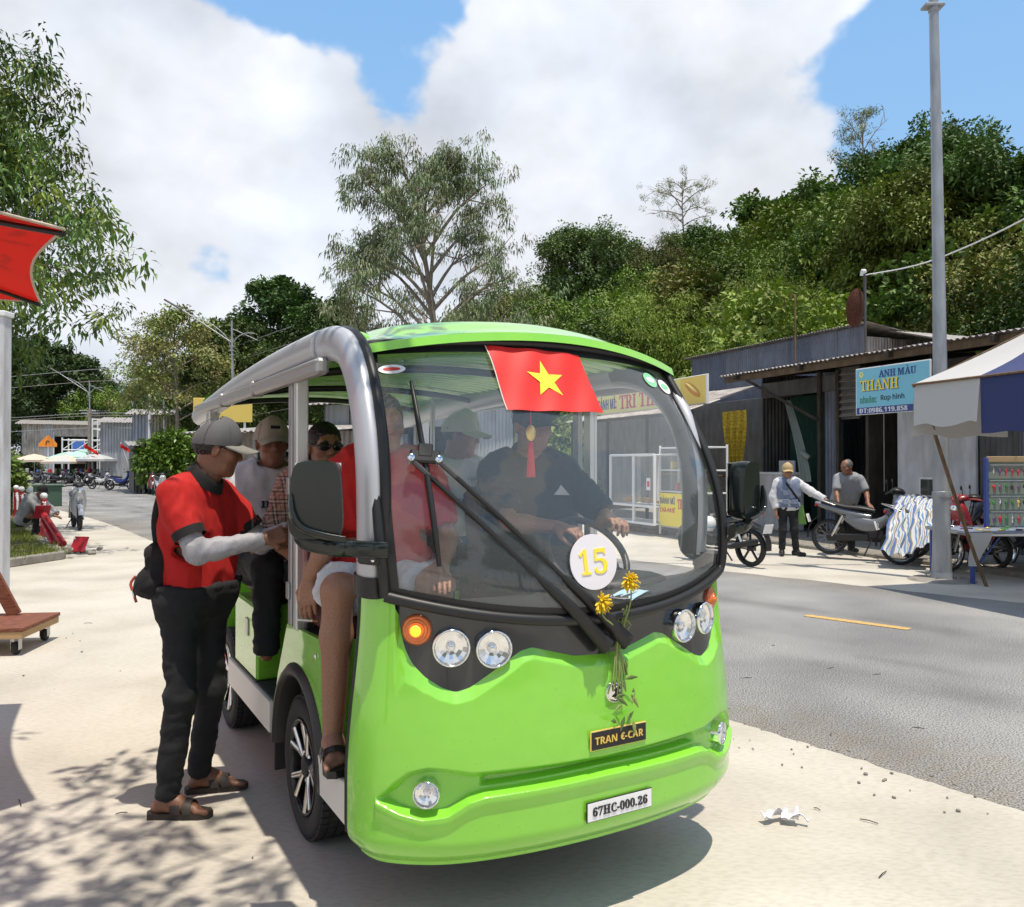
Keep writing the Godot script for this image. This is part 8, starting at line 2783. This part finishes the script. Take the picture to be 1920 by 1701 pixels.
# s: h height, base (bare trunk share), R crown radius, tr trunk radius, lobes, clumps, mesh, col (linear), vary, bark, seed, gap, round
func tree(called: String, label: String, at: Vector3, s: Dictionary, group := "") -> Node3D:
	var o := thing(called, label, "tree", at, 0.0, group)
	var r := RandomNumberGenerator.new()
	r.seed = s.get("seed", 1)
	var h: float = s.h
	var R: float = s.R
	var b0: float = h * s.get("base", 0.35)
	var sx: float = s.get("stretch", 1.0)
	var lean: Vector3 = s.get("lean", Vector3.ZERO)
	var mb := MB.new()
	var P := PackedVector3Array()
	var Q := PackedFloat32Array()
	for i in 9:
		var t := i / 8.0
		P.append(V(0, h * 0.9 * t, 0) + lean * t * t + V(sin(t * 5.0 + r.randf()) * 0.02 * h, 0, cos(t * 4.0 + r.randf()) * 0.02 * h) * t)
		Q.append(s.tr * lerpf(1.0, 0.16, t) * (1.25 if i == 0 else 1.0))
	mb.tube(P, Q, 8)
	var tips := []
	var n: int = s.get("lobes", 12)
	var lr := PackedFloat32Array()
	for q in [0.34, 0.30, 0.26, 0.21, 0.16, 0.11, 0.06]: lr.append(s.tr * q * s.get("limb", 1.0))
	for k in n:
		var f := (k + 0.5) / n
		var y := lerpf(b0, h * 0.86, f)
		var ti := y / (h * 0.9) * 8.0
		var st := P[clampi(int(ti), 0, 8)].lerp(P[clampi(int(ti) + 1, 0, 8)], fmod(ti, 1.0))
		var a := k * 2.4 + r.randf() * 0.7
		var env := sin(PI * clampf(lerpf(s.get("env0", 0.22), s.get("env1", 0.93), f), 0.0, 1.0))
		var len := R * env * r.randf_range(0.75, 1.08)
		var rise: float = s.get("rise", 0.5)
		var d := V(cos(a) * sx, rise * lerpf(0.7, 1.6, f), sin(a)).normalized()
		var e := st + d * len + V(0, -len * s.get("sag", 0.0), 0)
		var mid := st.lerp(e, 0.5) + V(0, len * 0.10, 0)
		mb.tube(smooth_path([st, mid, e], 6), lr, 5, false)
		tips.append([st.lerp(e, 0.55), len * 0.42]); tips.append([e, maxf(len * 0.46, R * 0.22)]); tips.append([st.lerp(e, 0.8) + V(0, len * 0.1, 0), len * 0.40])
		for q in s.get("twigs", 3):
			var w := smooth_path([st, mid, e], 6)[3 + q % 3]
			var tw := w + (d + V(r.randfn(), r.randfn() * 0.7, r.randfn()) * 0.7).normalized() * len * 0.42
			mb.tube(PackedVector3Array([w, w.lerp(tw, 0.5) + V(0, 0.05, 0), tw]), PackedFloat32Array([s.tr * 0.14, s.tr * 0.09, s.tr * 0.03]), 4, false)
			tips.append([tw, len * 0.30])
	part("trunk", mb, s.bark, o)
	if not s.has("mesh"): return o
	var X := []
	var C := []
	var cnt: int = s.get("clumps", 300)
	var base: Color = (s.col as Color) * 1.3
	var sq: float = s.get("flat", 0.75)
	var tone := []
	for t in tips: tone.append(r.randf_range(1.0 - s.get("vary", 0.25), 1.0 + s.get("vary", 0.25)))
	for i in cnt:
		var k := r.randi() % tips.size()
		if s.get("outer", false) and k % (3 + s.get("twigs", 3)) == 0: continue
		var dd: Vector3 = V(r.randfn(), r.randfn(), r.randfn()).normalized() * pow(r.randf(), 0.45) * maxf(tips[k][1], 0.15) * s.get("tight", 1.0)
		var p: Vector3 = tips[k][0] + dd * V(1, sq, 1)
		var sc: float = r.randf_range(0.75, 1.25) * s.get("size", 1.0)
		X.append(Transform3D(spin(r, s.get("tip", 0.5)).scaled(Vector3.ONE * sc), p))
		var v: float = tone[k] * r.randf_range(0.86, 1.14)
		var c := Color(base.r * v * r.randf_range(0.9, 1.15), base.g * v, base.b * v)
		if s.has("col2") and r.randf() < s.get("mix", 0.2): c = (s.col2 as Color) * v
		C.append(c)
	crown(o, X, C, s.mesh)
	return o
func make_trees() -> void:
	var lm := leaf_mat("leaf")
	var lm2 := leaf_mat("leaf_glossy", 0.38, 0.35)
	stained("bark_grey", C3(0.20, 0.17, 0.14), 0.95, 0.0, Color(0.55, 0.5, 0.45), 71, 1.2)
	stained("bark_pale", C3(0.42, 0.38, 0.33), 0.9, 0.0, Color(0.6, 0.55, 0.5), 72, 1.2)
	stained("bark_dark", C3(0.09, 0.07, 0.055), 0.95, 0.0, Color(0.6, 0.55, 0.5), 73, 1.2)
	M.far_spray = spray(46, 0.30, 0.075, 0.62, 0.35, 1, lm)
	M.far_fine = spray(60, 0.24, 0.040, 0.62, 0.9, 2, lm)
	M.far_big = spray(30, 0.46, 0.13, 0.75, 0.3, 3, lm)
	M.droop = spray(48, 0.26, 0.030, 0.46, 1.5, 4, lm, 1.1)
	M.feather = spray(70, 0.36, 0.028, 0.75, 0.7, 5, lm, 0.8)
	M.near_leaf = spray(30, 0.135, 0.024, 0.25, 0.9, 6, lm2)
	M.shrub_leaf = spray(26, 0.16, 0.045, 0.22, 0.3, 7, lm2)
	# --- the tree at the left edge
	tree("roadside_tree", "tall leafy tree with long drooping leaves at left edge", V(-12.8, 0, -13.9), {"h": 12.0, "R": 4.2, "base": 0.26, "tr": 0.20, "lobes": 40, "clumps": 6200, "twigs": 5, "mesh": M.near_leaf, "col": C3(0.065, 0.118, 0.026), "col2": C3(0.19, 0.25, 0.045), "mix": 0.25, "vary": 0.35, "bark": M.bark_grey, "seed": 5, "env0": 0.38, "env1": 0.9, "rise": 0.34, "sag": 0.06, "flat": 0.9, "tip": 0.35, "size": 1.15})
	# --- a tree behind the camera whose branches reach over the left foreground and dapple it
	var o := thing("overhanging_tree", "leafy branches of a tree overhead that dapple the left foreground", "tree", V(-4.4, 0, 2.6))
	var r := RandomNumberGenerator.new()
	r.seed = 21
	var mb := MB.new()
	mb.tube(smooth_path([V(0, 0, 0), V(0.1, 2.0, -0.1), V(0.3, 4.0, -0.6), V(0.6, 5.6, -1.2)], 12), PackedFloat32Array([0.24, 0.21, 0.2, 0.19, 0.18, 0.17, 0.16, 0.15, 0.14, 0.13, 0.12, 0.10, 0.08]), 10)
	var X := []
	var C := []
	for k in 15:
		var e := V(1.6 + 2.6 * r.randf(), 4.9 + 1.3 * r.randf(), -3.6 - 2.1 * r.randf())
		var st := V(0.3 + r.randf() * 0.3, 4.0 + r.randf() * 1.5, -0.6 - r.randf() * 0.6)
		var path := smooth_path([st, st.lerp(e, 0.5) + V(0, 0.5, 0), e], 10)
		var rad := PackedFloat32Array()
		for i in 11: rad.append(lerpf(0.045, 0.008, i / 10.0))
		mb.tube(path, rad, 6, false)
		for i in 15:
			var w := path[5 + r.randi() % 6]
			var t := w + V(r.randfn() * 0.45, r.randfn() * 0.25, r.randfn() * 0.45)
			mb.tube(PackedVector3Array([w, t]), 0.006, 4, false)
			X.append(Transform3D(spin(r, 0.4), t))
			C.append(C3(0.08, 0.15, 0.03) * r.randf_range(0.8, 1.2))
	part("trunk", mb, M.bark_grey, o)
	crown(o, X, C, M.near_leaf)
	# --- trees behind the photographer, mirrored in the windscreen
	var behind := [["leafy tree across the square behind the photographer", V(-6.5, 0, 15.0), 51], ["broad tree behind the photographer mirrored in the glass", V(3.5, 0, 18.0), 52], ["tree at the far right behind the photographer", V(12.5, 0, 14.0), 53]]
	for q in behind: tree("roadside_tree", q[0], q[1], {"h": 8.5, "R": 3.6, "base": 0.25, "tr": 0.22, "lobes": 16, "clumps": 700, "mesh": M.far_spray, "col": C3(0.08, 0.14, 0.03), "vary": 0.3, "bark": M.bark_dark, "seed": q[2], "rise": 0.4, "size": 0.8})
	# --- tall thin-crowned tree behind the bus
	tree("eucalyptus_tree", "tall grey-green tree with drooping sparse foliage above the bus roof", V(-4.0, hill_height(-4.0, -46.0), -46.0), {"h": 18.4, "R": 6.0, "base": 0.24, "tr": 0.32, "lobes": 30, "clumps": 760, "twigs": 5, "mesh": M.droop, "col": C3(0.115, 0.155, 0.075), "col2": C3(0.19, 0.21, 0.12), "mix": 0.3, "vary": 0.3, "bark": M.bark_pale, "seed": 8, "env0": 0.42, "env1": 0.80, "rise": 0.85, "flat": 1.0, "tip": 0.2, "size": 1.0, "lean": V(-1.0, 0, 0), "sag": 0.0, "tight": 0.66, "limb": 1.15, "outer": true, "stretch": 1.2})
	# --- slender tree at the stalls
	tree("slender_tree", "slender pale-green young tree behind the guide's cap", V(-18.6, 0, -46.0), {"h": 10.3, "R": 2.9, "base": 0.36, "tr": 0.16, "lobes": 18, "clumps": 360, "twigs": 3, "mesh": M.far_spray, "col": C3(0.19, 0.22, 0.075), "col2": C3(0.26, 0.24, 0.10), "mix": 0.3, "vary": 0.25, "bark": M.bark_pale, "seed": 12, "rise": 0.35, "size": 0.62, "env0": 0.35, "env1": 0.85})
	# --- single trees of the hillside and the far side of the road
	var dk := C3(0.06, 0.11, 0.026)
	var md := C3(0.085, 0.145, 0.032)
	var br := C3(0.145, 0.22, 0.04)
	var list := [   # label, position x, depth, top height, radius, colour, mesh, clumps, seed, base
		["round pale-topped tree on the skyline right of the tall sparse tree", 5.4, 62.0, 19.6, 3.0, C3(0.115, 0.165, 0.065), "far_spray", 520, 31, 0.45],
		["dark rounded tree on the skyline right of the thin bare tree", 15.6, 64.0, 19.2, 3.6, dk, "far_spray", 620, 32, 0.35],
		["small dark tree low on the skyline left of the bare tree", 9.6, 66.0, 18.6, 3.2, C3(0.10, 0.14, 0.06), "far_spray", 420, 33, 0.4],
		["tall bright-crowned tree on the skyline near the hilltop's middle", 20.6, 58.0, 20.0, 3.9, md, "far_big", 560, 34, 0.4],
		["big dark tree at the hill's right with rusty lower leaves", 18.2, 37.0, 13.8, 3.5, C3(0.115, 0.145, 0.032), "far_spray", 1050, 35, 0.22],
		["dark tree whose dense crown stands right behind the lamp post", 20.0, 38.0, 15.6, 3.8, dk, "far_spray", 1050, 36, 0.30],
		["dark broad tree filling the photo's right edge above the roofs", 22.6, 36.0, 13.6, 4.0, C3(0.065, 0.12, 0.03), "far_spray", 1100, 37, 0.2],
		["highest dark tree top just right of the lamp post", 21.6, 44.0, 18.6, 3.4, C3(0.06, 0.11, 0.026), "far_spray", 700, 38, 0.4],
		["tall broad-leaved tree rising behind the bus roof's rear half", -15.6, 56.0, 15.2, 3.4, C3(0.055, 0.105, 0.032), "far_big", 480, 40, 0.35],
		["dark dense tree behind the double-armed lamp over the bus roof", -17.4, 52.0, 11.4, 3.6, C3(0.06, 0.09, 0.024), "far_spray", 640, 41, 0.15],
		["olive spreading tree with yellowish top left of the bus roof", -19.6, 56.0, 11.8, 3.0, C3(0.13, 0.15, 0.03), "far_spray", 420, 42, 0.2],
		["dark bushy tree between the tall sparse tree and bus roof", -11.4, 52.0, 12.8, 3.4, C3(0.05, 0.085, 0.025), "far_spray", 560, 43, 0.2],
		["dark green tree behind the tin sheds at left", -33.6, 80.0, 11.2, 3.8, C3(0.06, 0.11, 0.035), "far_spray", 460, 44, 0.2],
		["bright yellow-green tree far behind the market stalls", -42.5, 88.0, 9.4, 4.4, br, "far_spray", 460, 45, 0.15],
		["huge dark tree behind the far left lamps", -53.0, 92.0, 16.4, 6.6, C3(0.035, 0.062, 0.018), "far_big", 900, 46, 0.1],
		["dark tree with thinner edge right of the huge dark tree", -47.2, 90.0, 14.2, 4.8, C3(0.045, 0.075, 0.024), "far_big", 620, 47, 0.15],
		["dark tree at the far left edge behind the white post", -61.0, 96.0, 16.0, 6.0, C3(0.035, 0.065, 0.018), "far_big", 760, 48, 0.1],
		["light green low tree over the far left stalls", -20.2, 27.5, 5.9, 2.0, C3(0.16, 0.24, 0.04), "far_spray", 260, 49, 0.3]]
	for q in list:
		var at := V(q[1], 0, -q[2])
		at.y = hill_height(at.x, at.z)
		tree("hillside_tree" if q[1] > -14 else "broadleaf_tree", q[0], at, {"h": q[3] - at.y, "R": q[4], "base": q[9], "tr": 0.16 + 0.012 * q[3], "lobes": 16, "clumps": int(q[7] * 1.7), "mesh": M[q[6]], "col": q[5], "col2": q[5] * 1.5, "mix": 0.18, "vary": 0.32, "bark": M.bark_dark, "seed": q[8], "rise": 0.4, "size": 0.75, "twigs": 3}, "trees of the hillside and roadside")
	tree("bare_tree", "thin almost leafless tree against the sky on the hill", V(14.2, hill_height(14.2, -68.0), -68.0), {"h": 13.5, "R": 3.2, "base": 0.6, "tr": 0.16, "lobes": 16, "clumps": 70, "twigs": 6, "mesh": M.far_fine, "col": C3(0.16, 0.18, 0.08), "bark": M.bark_pale, "seed": 61, "rise": 0.25, "size": 0.5})
	tree("bare_tree", "wispy leafless twigs beside the big trees at right", V(18.9, hill_height(18.9, -44.0), -44.0), {"h": 11.5, "R": 2.2, "base": 0.5, "tr": 0.10, "lobes": 14, "clumps": 50, "twigs": 6, "mesh": M.far_fine, "col": C3(0.16, 0.17, 0.08), "bark": M.bark_pale, "seed": 62, "rise": 1.0, "size": 0.5})
	# --- the dense growth that covers the slope
	var wood := Node3D.new()
	wood.name = "hillside_growth"
	add_child(wood)
	wood.set_meta("kind", "stuff")
	wood.set_meta("label", "dense bushes and bamboo covering the hillside behind the shops")
	wood.set_meta("category", "undergrowth")
	r.seed = 77
	var X1 := []; var C1 := []; var X2 := []; var C2 := []; var X3 := []; var C3_ := []
	for k in 2000:
		var s := -16.0 + 96.0 * r.randf()
		var q := 10.5 + 62.0 * pow(r.randf(), 1.25)
		var p := V(5.6 + q * 0.819 - s * 0.573, 0, -11.0 - q * 0.573 - s * 0.819)
		if p.z > -18.0: continue
		p.y = hill_height(p.x, p.z)
		var bam := 1.0 - smoothstep(7.5, 12.0, absf(s - 0.75 * (q - 25.0) - 23.0))   # a grove of bamboo across the slope
		var bright := bam * (0.45 + 0.6 * r.randf()) > 0.55
		var tall := r.randf() < (0.18 if bright else 0.45) and q > 16.0
		var R := r.randf_range(1.1, 2.3) * (1.25 if bright else 1.1)
		if tall:
			R = r.randf_range(1.9, 3.1)
			p.y += r.randf_range(1.5, 4.0)
		var col := C3(0.17, 0.235, 0.036) if bright else (C3(0.075, 0.125, 0.028) if r.randf() < 0.55 else C3(0.125, 0.185, 0.034))
		if r.randf() < 0.04: col = C3(0.15, 0.15, 0.04)
		col *= r.randf_range(0.7, 1.55)
		var nn := int(R * R * 15.0)
		var kind := r.randf()
		for i in nn:
			var d := V(r.randfn(), (absf(r.randfn()) if not tall else r.randfn() * 0.8) * 1.15, r.randfn()).normalized() * R * pow(r.randf(), 0.35)
			var t := Transform3D(spin(r, 0.5).scaled(Vector3.ONE * r.randf_range(0.5, 0.85)), p + d + V(0, 0.2, 0))
			var c := col * r.randf_range(0.82, 1.2)
			if bright and kind < 0.7: X1.append(t); C1.append(c)
			elif kind < 0.55: X2.append(t); C2.append(c)
			else: X3.append(t); C3_.append(c)
	crown(wood, X1, C1, M.feather, "bamboo_growth").set_meta("kind", "stuff")
	crown(wood, X2, C2, M.far_spray, "bush_growth").set_meta("kind", "stuff")
	crown(wood, X3, C3_, M.far_big, "broadleaf_growth").set_meta("kind", "stuff")
func shrub(called: String, label: String, at: Vector3, R: Vector3, n: int, col: Color, mesh: Mesh, size: float, sd: int, stem := true) -> Node3D:
	var o := thing(called, label, "bush", at)
	var r := RandomNumberGenerator.new()
	r.seed = sd
	var X := []
	var C := []
	var mb := MB.new()
	for k in 7:
		var a := TAU * k / 7.0
		mb.tube(PackedVector3Array([V(0, 0, 0), V(cos(a) * R.x * 0.3, R.y * 0.6, sin(a) * R.z * 0.3), V(cos(a) * R.x * 0.6, R.y * 1.3, sin(a) * R.z * 0.6)]), PackedFloat32Array([0.03, 0.02, 0.006]), 5, false)
	part("stems", mb, M.bark_dark, o)
	for i in n:
		var d := V(r.randfn(), r.randfn(), r.randfn()).normalized() * pow(r.randf(), 0.4)
		X.append(Transform3D(spin(r, 0.5).scaled(Vector3.ONE * size * r.randf_range(0.8, 1.25)), V(d.x * R.x, R.y * 1.0 + d.y * R.y * 0.95, d.z * R.z)))
		C.append(col * r.randf_range(0.7, 1.3))
	crown(o, X, C, mesh, "foliage")
	return o

func _ready() -> void:
	rng.seed = 7
	make_camera()
	make_ground()
	make_bus()
	make_people()
	make_bus_things()
	make_right()
	make_trees()
	make_left()
